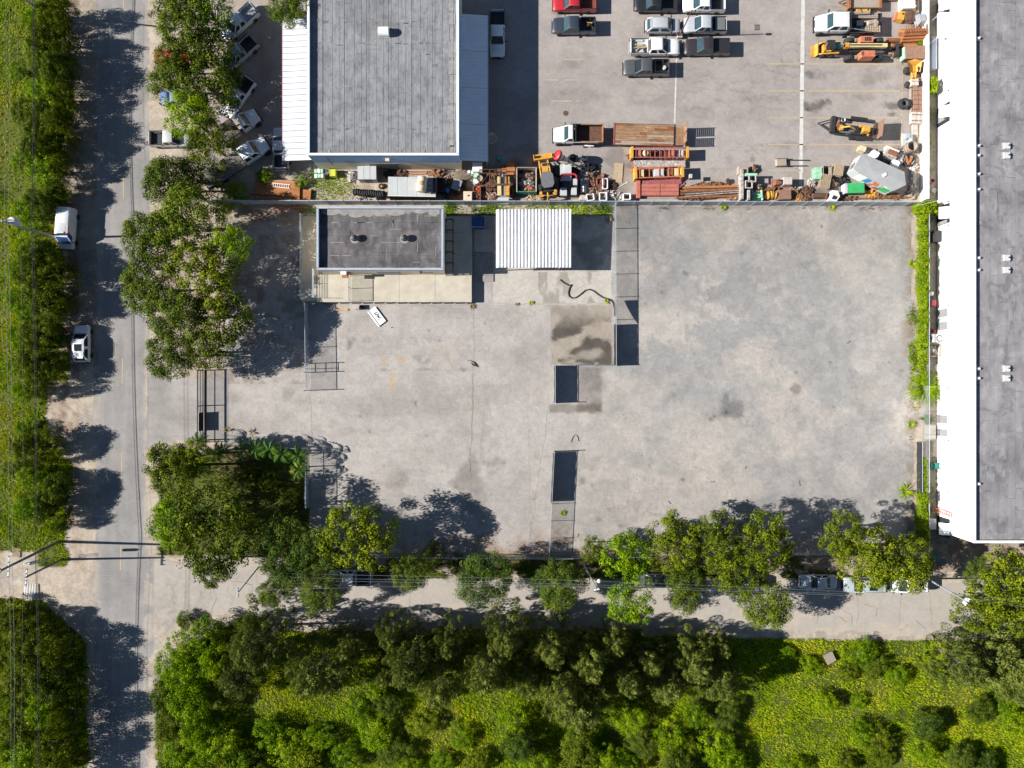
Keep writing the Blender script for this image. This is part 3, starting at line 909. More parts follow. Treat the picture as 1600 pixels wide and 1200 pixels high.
shell(ws, X0, Y0, X1, Y1, 5.35, 5.8, 0.22, [(0, 3.0, "beige_wall"), (3.0, 5.8, "blue_wall")], "white_metal", ws_roof)
# base course, south door, small wall lamp
MB().box((X0 + X1) / 2, Y0 - 0.09, 0, X1 - X0 - 0.2, 0.14, 0.25).build("base_course", "concrete", ws)
MB().box(X0 + 8.6, Y0 - 0.03, 0, 3.6, 0.05, 2.7).build("roller_door", "print_grey", ws)
ln = MB().box(X0 + 9.5, Y0 - 0.2, 4.5, 0.5, 0.36, 0.3).build("wall_lamp", "cream_tank", ws)
# pipe mast on the south west corner
m = MB()
m.tube((X0 + 2.2, Y0 - 0.12, 2.4), (X0 + 2.2, Y0 - 0.12, 5.1), 0.05).tube((X0 + 2.2, Y0 - 0.12, 5.1), (X0 + 3.1, Y0 - 0.5, 5.1), 0.04)
m.build("service_mast", "dark_metal", ws)

def ribbed_canopy(root, x0, y0, x1, y1, z0, z1, along_y, pitch, mat, name="roof_sheet", amp=0.05, hi=0.35):
 """trapezoid ribbed metal sheet; ribs run along x unless along_y; z0 at the low x (or y) end"""
 m = MB()
 L_ = (x1 - x0) if along_y else (y1 - y0)
 n = max(2, int(L_ / pitch))
 p = L_ / n
 prof = []
 for i in range(n):
  prof += [(i * p, 0), (i * p + p * (1 - hi) * 0.8, 0), (i * p + p * (1 - hi), amp), (i * p + p * 0.9, amp)]
 prof.append((L_, 0))
 vs, fs = [], []
 for t, h in prof:
  if along_y:
   vs += [(x0 + t, y0, z0 + h), (x0 + t, y1, z1 + h)]
  else:
   vs += [(x0, y0 + t, z0 + h), (x1, y0 + t, z1 + h)]
 k = len(prof)
 for i in range(k - 1):
  f = (2 * i, 2 * i + 2, 2 * i + 3, 2 * i + 1)
  fs.append(f if along_y else (2 * i, 2 * i + 1, 2 * i + 3, 2 * i + 2))
 b = len(vs)
 vs += [(v[0], v[1], v[2] - 0.02) for v in vs]
 fs += [tuple(b + i for i in reversed(f)) for f in fs[:k - 1]]
 m.add(vs, fs)
 return m.build(name, mat, root)

# lean-to canopies each side of the workshop
X0c, Y0c, X1c, Y1c = rect_px(441, 27, 479, 251, 3.0)
lc = thing("lean_to_canopy", "sunlit white ribbed lean-to canopy along the west wall of the grey workshop", "canopy", 0, 0, 0)
seg_n = 24
for i in range(seg_n):
 a = Y0c + (Y1c - Y0c) * i / seg_n
 b = Y0c + (Y1c - Y0c) * (i + 1) / seg_n
 ribbed_canopy(lc, X0c, a + 0.025, X0 - 0.05, b - 0.025, 2.85 + .012 * (i % 2), 3.25, False, 0.36, "canopy_metal")
for i in range(5):
 MB().box(X0c + 0.12, Y0c + 0.1 + i * (Y1c - Y0c - 0.2) / 4, 0, 0.1, 0.1, 2.8).build("post", "galvanised", lc)
MB().box(X0c - 0.05, (Y0c + Y1c) / 2, 2.68, 0.09, Y1c - Y0c, 0.15).build("gutter", "dull_red", lc)
X0c, Y0c, X1c, Y1c = rect_px(720, 23, 762, 252, 3.0)
seg_n = 4
rc = thing("lean_to_canopy", "grey ribbed lean-to canopy in shade along the east wall of the workshop", "canopy", 0, 0, 0)
for i in range(seg_n):
 a = Y0c + (Y1c - Y0c) * i / seg_n
 b = Y0c + (Y1c - Y0c) * (i + 1) / seg_n
 ribbed_canopy(rc, X1 + 0.02, a + 0.02, X1c, b - 0.02, 3.25, 2.85, False, 0.42, "white_metal")
for i in range(5):
 MB().box(X1c - 0.12, Y0c + 0.1 + i * (Y1c - Y0c - 0.2) / 4, 0, 0.1, 0.1, 2.8).build("post", "galvanised", rc)
MB().box(X1c + 0.05, (Y0c + Y1c) / 2, 2.68, 0.09, Y1c - Y0c, 0.15).build("gutter", "galvanised", rc)

# gooseneck vent on the workshop roof
vx, vy = G(600, 50, 5.6)
t = thing("roof_vent", "white curved gooseneck vent alone on the grey workshop roof", "vent", vx, vy, 5.365)
m = MB()
for i in range(9):
 a0, a1 = PI * i / 8 * 0.8, PI * (i + 1) / 8 * 0.8
 r = 0.55
 vs = [(-0.62, r * math.cos(PI - a) if 0 else -r * math.cos(a), 0.35 + r * math.sin(a)) for a in (a0, a1)] + [(0.62, -r * math.cos(a), 0.35 + r * math.sin(a)) for a in (a1, a0)]
 m.add(vs, [(0, 1, 2, 3)])
m.add([(-0.62, -0.55, 0), (0.62, -0.55, 0), (0.62, -0.55, 0.35), (-0.62, -0.55, 0.35)], [(0, 1, 2, 3)])
for s_ in (-1, 1):
 pts = [(s_ * 0.62, -0.55, 0)] + [(s_ * 0.62, -0.55 * math.cos(PI * i / 8 * 0.8), 0.35 + 0.55 * math.sin(PI * i / 8 * 0.8)) for i in range(9)] + [(s_ * 0.62, 0.45, 0)]
 m.add(pts, [tuple(range(len(pts)))])
m.build("hood", "white_paint", t, True)
MB().box(0, 0, 0, 1.5, 1.3, 0.06).build("flashing", "roof_patch", t)

# small office with its loading dock
OX0, OY0, OX1, OY1 = rect_px(495, 323, 692.5, 421.5, 4.6)
of = thing("office_building", "small office with dark patched roof inside a pale blue parapet", "building", 0, 0, 0)

def of_roof(a, b, c, d, z):
 MB().box((a + c) / 2, (b + d) / 2, z - 0.3, c - a, d - b, 0.24).build("roof_deck", "roof_dark", of)
 cols = 7
 rows = 9
 for r_ in range(rows):
  y0, y1 = b + (d - b) * r_ / rows, b + (d - b) * (r_ + 1) / rows
  off = R.uniform(0.2, 0.8)
  cuts = [a] + sorted(a + (c - a) * (k + off) / cols for k in range(cols)) + [c]
  for x0, x1 in zip(cuts, cuts[1:]):
   if x1 - x0 > 0.1:
    MB().box((x0 + x1) / 2, (y0 + y1) / 2, z - 0.06 + R.uniform(0, 0.018), x1 - x0 - 0.025, y1 - y0 - 0.025, 0.06).build("felt_sheet", "roof_dark", of)
 m = MB()
 for i in range(20):
  if R.random() < 0.5:
   m.box(R.uniform(a + 1, c - 1), b + (d - b) * R.randrange(1, rows) / rows, z + 0.02, R.uniform(0.8, 2.6), 0.07, 0.01)
  else:
   m.box(a + R.choice((0.44, 0.55, 0.6, 0.8, 0.95)) * (c - a), R.uniform(b + .6, d - .8), z + 0.022, 0.08, R.uniform(0.5, 1.6), 0.01)
 m.build("seam_sealant", "roof_patch", of)
 m = MB()
 x = a + 0.3
 while x < c - 0.6:
  l, q = R.uniform(0.5, 2.4), R.uniform(.25, .8)
  m.prism([(x, d), (x, d - q), (x + l * .15, d - q - .16), (x + l * .4, d - q - .25), (x + l * .65, d - q - .24), (x + l * .88, d - q - .12), (x + l, d - q), (x + l, d)], z + 0.021, z + 0.035 + R.random() * 0.006)
  x += l
 m.build("coating_patch", "roof_patch", of)
 for i in range(4):
  MB().box(a + 3 + i * 3.2, b + 0.1, z + 0.02, 0.22, 0.2, 0.1).build("scupper", "dark_metal", of)

DZ = 0.95
shell(of, OX0, OY0, OX1, OY1, 4.08, 4.6, 0.2, [(0.0, 3.9, "beige_wall"), (3.9, 4.6, "cap_blue")], "cap_blue", of_roof)
MB().box(OX0 + 3.2, OY0 - 0.03, DZ, 1.0, 0.05, 2.1).build("door", "rust_plate", of)
MB().box(OX0 + 8.5, OY0 - 0.03, DZ, 2.9, 0.05, 2.6).build("roller_door", "door_grey", of)
MB().box(OX0 + 13.4, OY0 - 0.03, DZ + 0.6, 1.2, 0.05, 1.0).build("window", "glass_dark", of)
MB().box(OX0 + 3.0, OY0 - 0.22, 3.0, 0.7, 0.4, 0.5).build("wall_unit", "white_paint", of)
MB().box(OX0 + 3.0, OY0 - 0.40, 2.4, 0.75, 0.5, 0.35).build("wall_box", "rust_plate", of)
MB().box(OX0 + 12.7, OY0 - 0.14, 3.3, 0.3, 0.25, 0.22).build("wall_lamp", "dark_metal", of)
for (px, py) in ((554, 372), (632, 372)):
 x, y = G(px, py, 4.4)
 lab = "dark ball turbine vent on the western half of the office roof" if px < 600 else "dark ball turbine vent on the eastern half of the office roof"
 t = thing("turbine_vent", lab, "vent", x, y, 4.095, 0, "turbine vents on the office roof")
 MB().lathe([(0.62, 0), (0.55, 0.02), (0.36, 0.05), (0.24, 0.25), (0.0, 0.25)], 0, 0, 0, 14).build("flashing", "roof_patch", t, True)
 m = MB()
 for i in range(16):
  a = 2 * PI * i / 16
  prof = [(0.24, 0.25), (0.42, 0.38), (0.46, 0.52), (0.40, 0.66), (0.10, 0.78)]
  for (r0, z0), (r1, z1) in zip(prof, prof[1:]):
   a2 = a + 0.30
   m.add([(r0 * math.cos(a), r0 * math.sin(a), z0), (r0 * .93 * math.cos(a2), r0 * .93 * math.sin(a2), z0), (r1 * .93 * math.cos(a2), r1 * .93 * math.sin(a2), z1), (r1 * math.cos(a), r1 * math.sin(a), z1)], [(0, 1, 2, 3)])
 m.lathe([(0.14, 0.77), (0.10, 0.82), (0.0, 0.83)], 0, 0, 0, 10)
 m.build("turbine", "dark_metal", t)

# loading dock: separate slabs
dk = thing("loading_dock", "raised cream concrete loading dock wrapped round the small office", "loading dock", 0, 0, 0)
DX0, DY0, DX1, DY1 = rect_px(495, 338, 737, 472, DZ)
xs = [DX0] + [G(px, 0, DZ)[0] for px in (583, 624, 680)] + [DX1]
for a, b in zip(xs, xs[1:]):
 MB().box((a + b) / 2, (DY0 + OY0) / 2, 0, b - a - 0.025, OY0 - DY0 - 0.02, DZ).build("slab", "deck_cream", dk)
ys = [OY0, OY0 + 2.6, OY0 + 5.4, DY1]
for a, b in zip(ys, ys[1:]):
 MB().box((OX1 + DX1) / 2 + 0.01, (a + b) / 2, 0, DX1 - OX1 - 0.02, b - a - 0.025, DZ).build("slab", "deck_cream", dk)
x = DX0 + 0.9
while x < DX1 - 0.5:
 MB().box(x, DY0 - 0.07, 0.35, 0.45, 0.12, 0.42).build("bumper", "rubber", dk)
 x += 1.5
# west ramp rising to the dock
rx0 = G(474, 0)[0]
rw = DX0 - rx0 - 0.02
m = MB()
yt, yb = G(0, 338)[1], G(0, 472)[1]
m.add([(rx0, yt, 0.0), (rx0 + rw, yt, 0.0), (rx0 + rw, yb + 2.4, 0.0), (rx0, yb + 2.4, 0.0), (rx0, yt, 0.08), (rx0 + rw, yt, 0.08), (rx0 + rw, yb + 2.4, DZ - 0.01), (rx0, yb + 2.4, DZ - 0.01)],
 [(0, 1, 2, 3), (7, 6, 5, 4), (0, 4, 5, 1), (1, 5, 6, 2), (2, 6, 7, 3), (3, 7, 4, 0)])
m.build("ramp", "deck_cream", dk)
MB().box(rx0 + rw / 2, yb + 1.2, 0, rw, 2.36, DZ - 0.004).build("slab", "deck_cream", dk)

def rail(name, label, p0, p1, z0, h, rails, r, mat, postgap=1.6, cat="railing"):
 t = thing(name, label, cat)
 (ax, ay), (bx, by) = p0, p1
 L_ = math.hypot(bx - ax, by - ay)
 n = max(1, round(L_ / postgap))
 for i in range(n + 1):
  f = i / n
  x, y = ax + (bx - ax) * f, ay + (by - ay) * f
  MB().tube((x, y, z0), (x, y, z0 + h), r * 1.4, n=6).build("post", mat, t)
 for k in range(rails):
  z = z0 + h * (k + 1) / rails
  MB().tube((ax, ay, z), (bx, by, z), r, n=6).build("rail", mat, t)
 return t

rail("ramp_railing", "grey pipe railing along the outer edge of the office ramp", (rx0 + .05, yt), (rx0 + .05, yb + 0.1), 0.3, 1.35, 6, 0.022, "galvanised")
rx, ry = G(491.5, 421, DZ)
rail("dock_railing", "close barred pipe railing at the west corner of the dock", (rx, ry), (rx, G(0, 466, DZ)[1]), DZ, 1.0, 8, 0.02, "galvanised", 1.9)
rail("dock_railing", "short low pipe railing by the dock's south west corner", (rx + 0.05, G(0, 466, DZ)[1]), (rx + 2.8, G(0, 466, DZ)[1]), DZ, 0.5, 2, 0.02, "galvanised", 1.4)
# row of open steel cages against the east wall
cg = thing("equipment_cage", "row of five dark steel cages against the office's east wall", "cage", 0, 0, 0)
cx0, cx1 = OX1 + 0.06, OX1 + 1.0
ya, yb2 = G(0, 343, DZ + 1.2)[1], G(0, 428, DZ + 1.2)[1]
for i in range(6):
 y = ya + (yb2 - ya) * i / 5
 m = MB()
 for x in (cx0, cx1):
  m.box(x, y, DZ, 0.09, 0.09, 1.3)
 m.box((cx0 + cx1) / 2, y, DZ + 1.3, cx1 - cx0 + 0.1, 0.12, 0.10)
 m.build("frame", "dark_metal", cg)
for x in (cx0, cx1):
 MB().box(x, (ya + yb2) / 2, DZ + 1.22, 0.10, ya - yb2 - 0.02, 0.085).build("rail", "dark_metal", cg)

# open shed with deep ribbed white roof
SX0, SY0, SX1, SY1 = rect_px(775, 327.5, 892.5, 418, 3.2)
sh = thing("open_shed", "open shed with a bright white deeply ribbed roof beside the yard fence", "shed", 0, 0, 0)
ribbed_canopy(sh, SX0, SY0, SX1, SY1, 3.05, 3.2, True, 0.414, "white_metal", amp=0.20, hi=0.46)
for fx in (0.15, 0.5, 0.85):
 for y in (SY0 + 0.2, SY1 - 0.2):
  MB().box(SX0 + (SX1 - SX0) * fx, y, 0, 0.12, 0.12, 2.92).build("post", "galvanised", sh)
for y, z in ((SY0 + 0.2, 2.92), (SY1 - 0.2, 3.06)):
 MB().box((SX0 + SX1) / 2, y, z - 0.1, SX1 - SX0 - 0.1, 0.1, 0.16).build("beam", "galvanised", sh)
# two low equipment pads beside the shed, the southern one a darker tone
for (a, b, c_, d), lab in (((741, 358, 770, 394), "pale square concrete pad between the dock and the shed"), ((741, 396, 771, 440), "darker concrete pad south of the pale pad")):
 x0, y0, x1, y1 = rect_px(a, b, c_, d, 0.1)
 p = MB().box((x0 + x1) / 2, (y0 + y1) / 2, 0.012, x1 - x0, y1 - y0, 0.11).build("concrete_pad", "concrete" if b < 370 else "roof_patch")
 tag(p, lab, "concrete pad")

# white warehouse on the right
WX0 = G(1521, 0, 7.0)[0]
WY0 = G(0, 848, 7.0)[1]
wh = thing("warehouse_building", "long warehouse with a bright white west wall and grey felt roof", "building", 0, 0, 0)

def wh_roof(a, b, c, d, z):
 MB().box((a + c) / 2, (b + d) / 2, z - 0.3, c - a, d - b, 0.22).build("roof_deck", "roof_dark", wh)
 w = 1.02
 n = int((c - a) / w)
 for i in range(min(n, 14)):
  x = a + (i + 0.5) * w
  y = b + 0.02 + R.uniform(-2, 0)
  m = MB()
  while y < d:
   l = R.uniform(2.5, 9)
   y0, y1 = max(b + 0.02, y), min(d - 0.02, y + l)
   if y1 - y0 > 0.2:
    m.box(x, (y0 + y1) / 2, z - 0.08 + R.uniform(0, 0.012), w - 0.028, y1 - y0 - 0.025, 0.08)
   y += l
  m.build("felt_strip", "roof_warm", wh)
 x = a + min(n, 14) * w
 MB().box((x + c) / 2, (b + d) / 2, z - 0.08, c - x - 0.03, d - b, 0.08).build("felt_strip", "roof_warm", wh)
 for i in range(16):   # dark runs, pale patches
  y = R.uniform(b + 2, d - 2)
  x = a + R.uniform(0.2, 6.5)
  MB().box(x, y, z + 0.010, R.choice((0.06, 0.5, 1.0)), R.uniform(0.5, 5), 0.012).build("felt_patch", R.choice(("roof_warm", "roof_dark", "roof_felt", "roof_felt")), wh)
 for py in (112, 130, 220, 345, 352, 770):
  yy = G(0, py, z)[1]
  MB().prism([(a + 0.5, yy), (a + 1.1, yy + 0.2), (a + 0.7, yy + 0.8)], z + 0.022, z + 0.035).build("felt_patch", "roof_patch", wh)

shell(wh, WX0, WY0, 90.0, 56.0, 6.62, 7.0, 0.24, [(0, 7.0, "white_wall")], "white_metal", wh_roof)
for i in range(16):   # vertical joints of the wall cladding, proud of the wall
 y = WY0 + 2 + i * 4.6
 MB().box(WX0 - 0.012, y, 0.02, 0.024, 0.05, 6.9).build("wall_joint", "white_wall", wh)
for py in (142, 187, 315, 353, 478, 522, 605, 688, 770):
 yy = G(0, py, 2.3)[1]
 MB().box(WX0 - 0.09, yy, 2.35, 0.16, 0.14, 0.14).build("wall_lamp", "dark_metal", wh)
for py, wdt in ((345, 1.0), (489.5, 1.05), (509.5, 1.05), (655, 1.05), (676, 0.9)):
 yy = G(0, py, 1.0)[1]
 d_ = MB().box(WX0 - 0.025, yy, 0.04, 0.04, wdt, 2.05).build("door", "door_grey", wh)
 MB().box(WX0 - 0.06, yy + wdt * 0.38, 1.0, 0.04, 0.12, 0.04).build("handle", "dark_metal", d_)
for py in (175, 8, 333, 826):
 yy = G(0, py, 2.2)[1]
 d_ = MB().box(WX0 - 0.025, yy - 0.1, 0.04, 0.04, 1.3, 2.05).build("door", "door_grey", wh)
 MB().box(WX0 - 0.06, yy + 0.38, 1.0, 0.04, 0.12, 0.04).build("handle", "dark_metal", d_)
 MB().box(WX0 - 0.02, yy, 0.06, 0.03, 2.5, 2.55).build("awning_shade_panel", "tarp_black", wh)  # flat black panel paints in the shade around the awning, no real recess
 m = MB()
 m.add([(WX0 - 0.01, yy - 0.75, 2.75), (WX0 - 1.15, yy - 0.75, 2.25), (WX0 - 1.15, yy + 0.75, 2.25), (WX0 - 0.01, yy + 0.75, 2.75),
  (WX0 - 0.01, yy - 0.75, 2.68), (WX0 - 1.15, yy - 0.75, 2.18), (WX0 - 1.15, yy + 0.75, 2.18), (WX0 - 0.01, yy + 0.75, 2.68)],
  [(0, 3, 2, 1), (4, 5, 6, 7), (0, 1, 5, 4), (1, 2, 6, 5), (2, 3, 7, 6), (3, 0, 4, 7)])
 for yq in (yy - 0.7, yy + 0.7):
  m.tube((WX0 - 1.1, yq, 2.2), (WX0 - 0.02, yq, 1.7), 0.03)
 m.build("door_awning", "white_paint", wh)
# roof boxes in pairs and edge scuppers
roofbox = None
for py, lab in ((228, "upper"), (243, "lower"), (403, "upper"), (422, "lower"), (576, "upper"), (591, "lower")):
 x, y = G(1573, py, 6.8)
 pair = {228: "northern", 243: "northern", 403: "middle", 422: "middle", 576: "southern", 591: "southern"}[py]
 t = thing("roof_box", "white vent box, %s one of the %s pair on the warehouse roof" % (lab, pair), "vent", x, y, 6.632, 0, "white vent boxes on the warehouse roof")
 MB().box(0, 0, 0, .98, .9, 0.10).build("curb", "roof_patch", t)
 MB().box(0, 0, 0.10, 0.8, 0.74, 0.18, taper=0.9).build("lid", "canopy_metal", t)
 MB().lathe([(0.09, 0.28), (0.09, 0.40), (0.0, 0.42)], 0.2, 0.05, 0, 8).build("stub_pipe", "dark_metal", t)
for i, py in enumerate((60, 228, 243, 403, 422, 576, 591, 756, 272, 296)):
 x, y = G(1529, py, 6.7)
 t = thing("roof_scupper", "small white drain hood on the warehouse roof beside its west parapet", "drain hood", x, y, 6.632, 0, "drain hoods along the warehouse parapet")
 MB().lathe([(0.26, 0), (0.24, 0.05), (0.14, 0.10), (0.12, 0.30), (0.0, 0.34)], 0, 0, 0, 10).build("hood", "white_paint", t, True)
 MB().tube((-0.55, 0, 0.24), (-0.1, 0, 0.2), 0.05).build("spout", "white_paint", t)
# ---------------------------------------------------------------- fences and walls
def chainlink(parent, ax, ay, bx, by, z0, z1, gap=0.14, w=0.011, mat="galvanised", name="wire_mesh"):
 L_ = math.hypot(bx - ax, by - ay)
 ux, uy = (bx - ax) / L_, (by - ay) / L_
 h = z1 - z0
 m = MB()
 s = -h
 vs, fs = [], []
 while s < L_:
  for d in (1, -1):
   pts = []
   for zz in (0.0, h):
    t = s + (zz if d == 1 else h - zz)
    pts.append((t, zz))
   (t0, a0), (t1, a1) = pts
   # clip to the span
   def clip(t, z, t2, z2):
    if t < 0:
     f = (0 - t) / (t2 - t)
     return 0, z + (z2 - z) * f
    if t > L_:
     f = (L_ - t) / (t2 - t)
     return L_, z + (z2 - z) * f
    return t, z
   if max(t0, t1) <= 0 or min(t0, t1) >= L_:
    continue
   c0 = clip(t0, a0, t1, a1)
   c1 = clip(t1, a1, t0, a0)
   b = len(vs)
   for (t, z), dw in ((c0, -w), (c0, w), (c1, w), (c1, -w)):
    vs.append((ax + ux * (t + dw), ay + uy * (t + dw), z0 + z))
   fs.append((b, b + 1, b + 2, b + 3))
  s += gap
 m.add(vs, fs)
 o = m.build(name, mat, parent)
 return o

def fence(label, pts, h, name="chain_link_fence", mat="galvanised", gap=3.0, mesh=True, rails=(1.0,), r=0.03, tarp=None, cat="fence", endless=False):
 """pts in photo pixels on the ground; posts, rails and wire mesh; tarp = list of (f0, f1, z0, z1) on the first run"""
 t = thing(name, label, cat)
 W = [G(*p) for p in pts]
 for (ax, ay), (bx, by) in zip(W, W[1:]):
  L_ = math.hypot(bx - ax, by - ay)
  n = max(1, round(L_ / gap))
  for i in range(n + 1):
   f = i / n
   x, y = ax + (bx - ax) * f, ay + (by - ay) * f
   p = MB()
   p.tube((x, y, 0), (x, y, h + 0.04), r * 1.25, n=6)
   p.lathe([(r * 1.6, h + 0.04), (r * 1.2, h + 0.09), (0, h + 0.11)], x, y, 0, 6)
   p.build("post", mat, t)
  for k in rails:
   MB().tube((ax, ay, h * k), (bx, by, h * k), r, n=6).build("rail", mat, t)
  if mesh:
   chainlink(t, ax, ay, bx, by, 0.05, h, mat=mat)
 if tarp:
  (ax, ay), (bx, by) = W[0], W[1]
  for f0, f1, z0, z1 in tarp:
   n = max(3, int((f1 - f0) * math.hypot(bx - ax, by - ay) / 0.5))
   m = MB()
   vs, fs = [], []
   for i in range(n + 1):
    f = f0 + (f1 - f0) * i / n
    o = 0.05 + 0.03 * math.sin(i * 1.7)
    nx_, ny_ = -(by - ay), (bx - ax)
    q = math.hypot(nx_, ny_)
    x, y = ax + (bx - ax) * f + nx_ / q * o, ay + (by - ay) * f + ny_ / q * o
    zt = z1 - 0.03 * abs(math.sin(i * 0.9))
    vs += [(x, y, z0), (x, y, zt), (x + nx_ / q * .012, y + ny_ / q * .012, zt), (x + nx_ / q * .012, y + ny_ / q * .012, z0)]
   for i in range(n):
    b = 4 * i
    fs += [(b, b + 4, b + 5, b + 1), (b + 1, b + 5, b + 6, b + 2), (b + 2, b + 6, b + 7, b + 3)]
   m.add(vs, fs).build("privacy_tarp", "tarp_black", t)
 return t

# long grey fence between the contractor's lot and the vacant yard: panels between posts
bf = thing("boundary_fence", "long grey panelled fence between the contractor's lot and the vacant yard", "fence")
(ax, ay), (bx, by) = G(330, 319), G(1437, 321.5)
n = 42
for i in range(n + 1):
 f = i / n
 x, y = ax + (bx - ax) * f, ay + (by - ay) * f
 MB().box(x, y, 0, 0.14, 0.14, 1.95).build("post", "galvanised", bf)
 if i < n:
  f2 = (i + 0.5) / n
  x2, y2 = ax + (bx - ax) * f2, ay + (by - ay) * f2
  MB().box(x2, y2, 0.06, (bx - ax) / n - 0.16, 0.07, 1.74 + R.uniform(-.03, .03), math.atan2(by - ay, bx - ax) + R.uniform(-.006, .006)).build("panel", "fence_grey", bf)
  MB().box(x2, y2, 1.84, (bx - ax) / n - 0.16, 0.10, 0.06).build("rail", "galvanised", bf)

# white block wall along the right edge of the lot
(ax, ay), (bx, by) = G(1438, -60), G(1438, 315)
ww = thing("block_wall", "low bright white wall along the right edge of the contractor's lot", "wall")
L_ = ay - by
for i in range(8):
 y0 = by + L_ * i / 8
 MB().box(ax + 0.15, y0 + L_ / 16, 0, 0.30, L_ / 8 - 0.02, 1.42 + 0.006 * (i % 2)).build("wall_bay", "white_wall", ww)
for i in range(26):
 MB().box(ax - 0.02, by + 0.4 + i * 1.2, 1.15, 0.05, 0.05, 0.05).build("anchor", "rust_dark", ww)

# chain link down the middle of the yard with a black screen at its south end
fence("tall chain link fence screened black at its south end, between shed and gravel yard", [(960, 571), (959, 322)], 1.85, tarp=[(0.0, 0.255, 0.08, 1.86)], r=0.035)
# loose torn corner of the screen
x, y = G(960, 506)
m = MB()
vs, fs = [], []
for i in range(7):
 f = i / 6
 yy = y + 3.0 * f
 zt = 1.85 - .05 * f
 zb = 1.72 - 1.0 * f ** 0.8
 vs += [(x + 0.06 + 0.02 * math.sin(i), yy, zb), (x + 0.05 + 0.03 * math.cos(i * 2), yy, zt)]
for i in range(6):
 fs.append((2 * i, 2 * i + 2, 2 * i + 3, 2 * i + 1))
tag(m.add(vs, fs).build("torn_screen", "tarp_black"), "torn triangular flap of black screen hanging on the yard fence", "fence screen")
fence("short chain link cross fence with the open gateway, from black screen to middle gate", [(866, 571.5), (960, 571.5)], 1.9)
fence("black screened gate leaf at the stained slab, just below the cross fence", [(866.5, 629), (866.5, 572)], 1.85, name="gate_leaf", tarp=[(0.0, 1.0, 0.10, 1.82)], gap=5.0, cat="gate", rails=(1.0, 0.05))
x, y = G(865, 629)
fence("chain link fence with a black screened upper half running down to the lower trees", [(857, 868), (865, 706)], 1.85, tarp=[(0.52, 0.995, 0.05, 1.84)], gap=2.4)
# barbed arms at the gate posts (long thin shadows)
for (px, py, lab) in ((866.5, 629.5, "thin tall gate post at the foot of the screened gate leaf"), (865, 705, "tall gate post at the top of the lower screened fence")):
 x, y = G(px, py)
 t = thing("gate_post", lab, "post", x, y)
 MB().tube((0, 0, 0), (0, 0, 2.4), 0.05, n=8).build("tube", "galvanised", t)
 MB().lathe([(0.07, 2.4), (0.05, 2.46), (0, 2.5)], 0, 0, 0, 8).build("cap", "galvanised", t)

# fence on the west side of the yard and its gate
fence("chain link fence running south from the dock's corner to the driveway gateway", [(485, 610), (483, 476)], 2.05, gap=2.75, rails=(1.0,), r=0.035)
x0, y0 = G(482, 476)
m = MB()
for i in range(9):
 MB_ = None
for (py, lab) in ((568, "tall gate post, upper of the two by the yard entrance"), (582, "tall gate post, lower of the two by the yard entrance"), (610, "tall gate post where the west yard fence ends")):
 x, y = G(484, py)
 t = thing("gate_post", lab, "post", x, y)
 MB().tube((0, 0, 0), (0, 0, 2.6), 0.055, n=8).build("tube", "galvanised", t)
 MB().lathe([(0.075, 2.6), (0.055, 2.66), (0, 2.7)], 0, 0, 0, 8).build("cap", "galvanised", t)
gl = thing("gate_leaf", "small framed gate leaf between the two posts of the yard entrance", "gate")
x, ya = G(484, 568)
_, yb3 = G(484, 582)
for z in (0.45, 1.25, 2.2):
 MB().tube((x, ya, z), (x, yb3, z), 0.035, n=6).build("rail", "galvanised", gl)
pw = thing("privacy_panel", "pale blue grey slatted panel on the west fence beside the dock corner", "fence panel")
x, ya = G(482, 477)
_, yb3 = G(482, 534)
n = 24
for i in range(n):
 y = ya + (yb3 - ya) * (i + 0.5) / n
 MB().box(x - 0.02, y, 0.05, 0.03, (ya - yb3) / n - 0.02, 1.35).build("slat", "cap_blue", pw)
fence("chain link fence beside the grassy corner lot at the yard's west side", [(485, 790), (485, 702)], 2.05, gap=3.4, rails=(1.0, 0.5), r=0.035)
pw = thing("privacy_panel", "pale grey slatted panel on the fence beside the grassy corner lot", "fence panel")
x, ya = G(481, 745)
_, yb3 = G(481, 790)
n = 18
for i in range(n):
 y = ya + (yb3 - ya) * (i + 0.5) / n
 MB().box(x - 0.02, y, 0.05, 0.03, (ya - yb3) / n - 0.02, 1.35).build("slat", "cap_blue", pw)
fence("low chain link fence behind the row of small palms", [(352, 696), (483, 700)], 1.3, gap=2.7)
fence("chain link fence behind the long row of street trees", [(486, 864), (857, 868), (1434, 858)], 1.9, gap=3.0)
fence("vine grown chain link fence along the gravel yard's right edge", [(1440, 858), (1440, 322)], 1.7, gap=3.0)
fence("low wooden edged chain link run with dark screen near the warehouse corner", [(1433, 782), (1433, 690)], 1.2, tarp=[(0.0, 1.0, 0.02, 1.2)], gap=3.8)
# fence across the dock
t = thing("chain_link_fence", "short chain link fence standing across the office dock", "fence")
x, ya = G(549, 431, DZ)
_, yb3 = G(549, 471, DZ)
for y in (ya, (ya + yb3) / 2, yb3):
 MB().tube((x, y, DZ), (x, y, DZ + 1.7), 0.04, n=6).build("post", "galvanised", t)
for z in (DZ + 1.66,):
 MB().tube((x, ya, z), (x, yb3, z), 0.035, n=6).build("rail", "galvanised", t)
chainlink(t, x, ya, x, yb3, DZ + 0.05, DZ + 1.66)

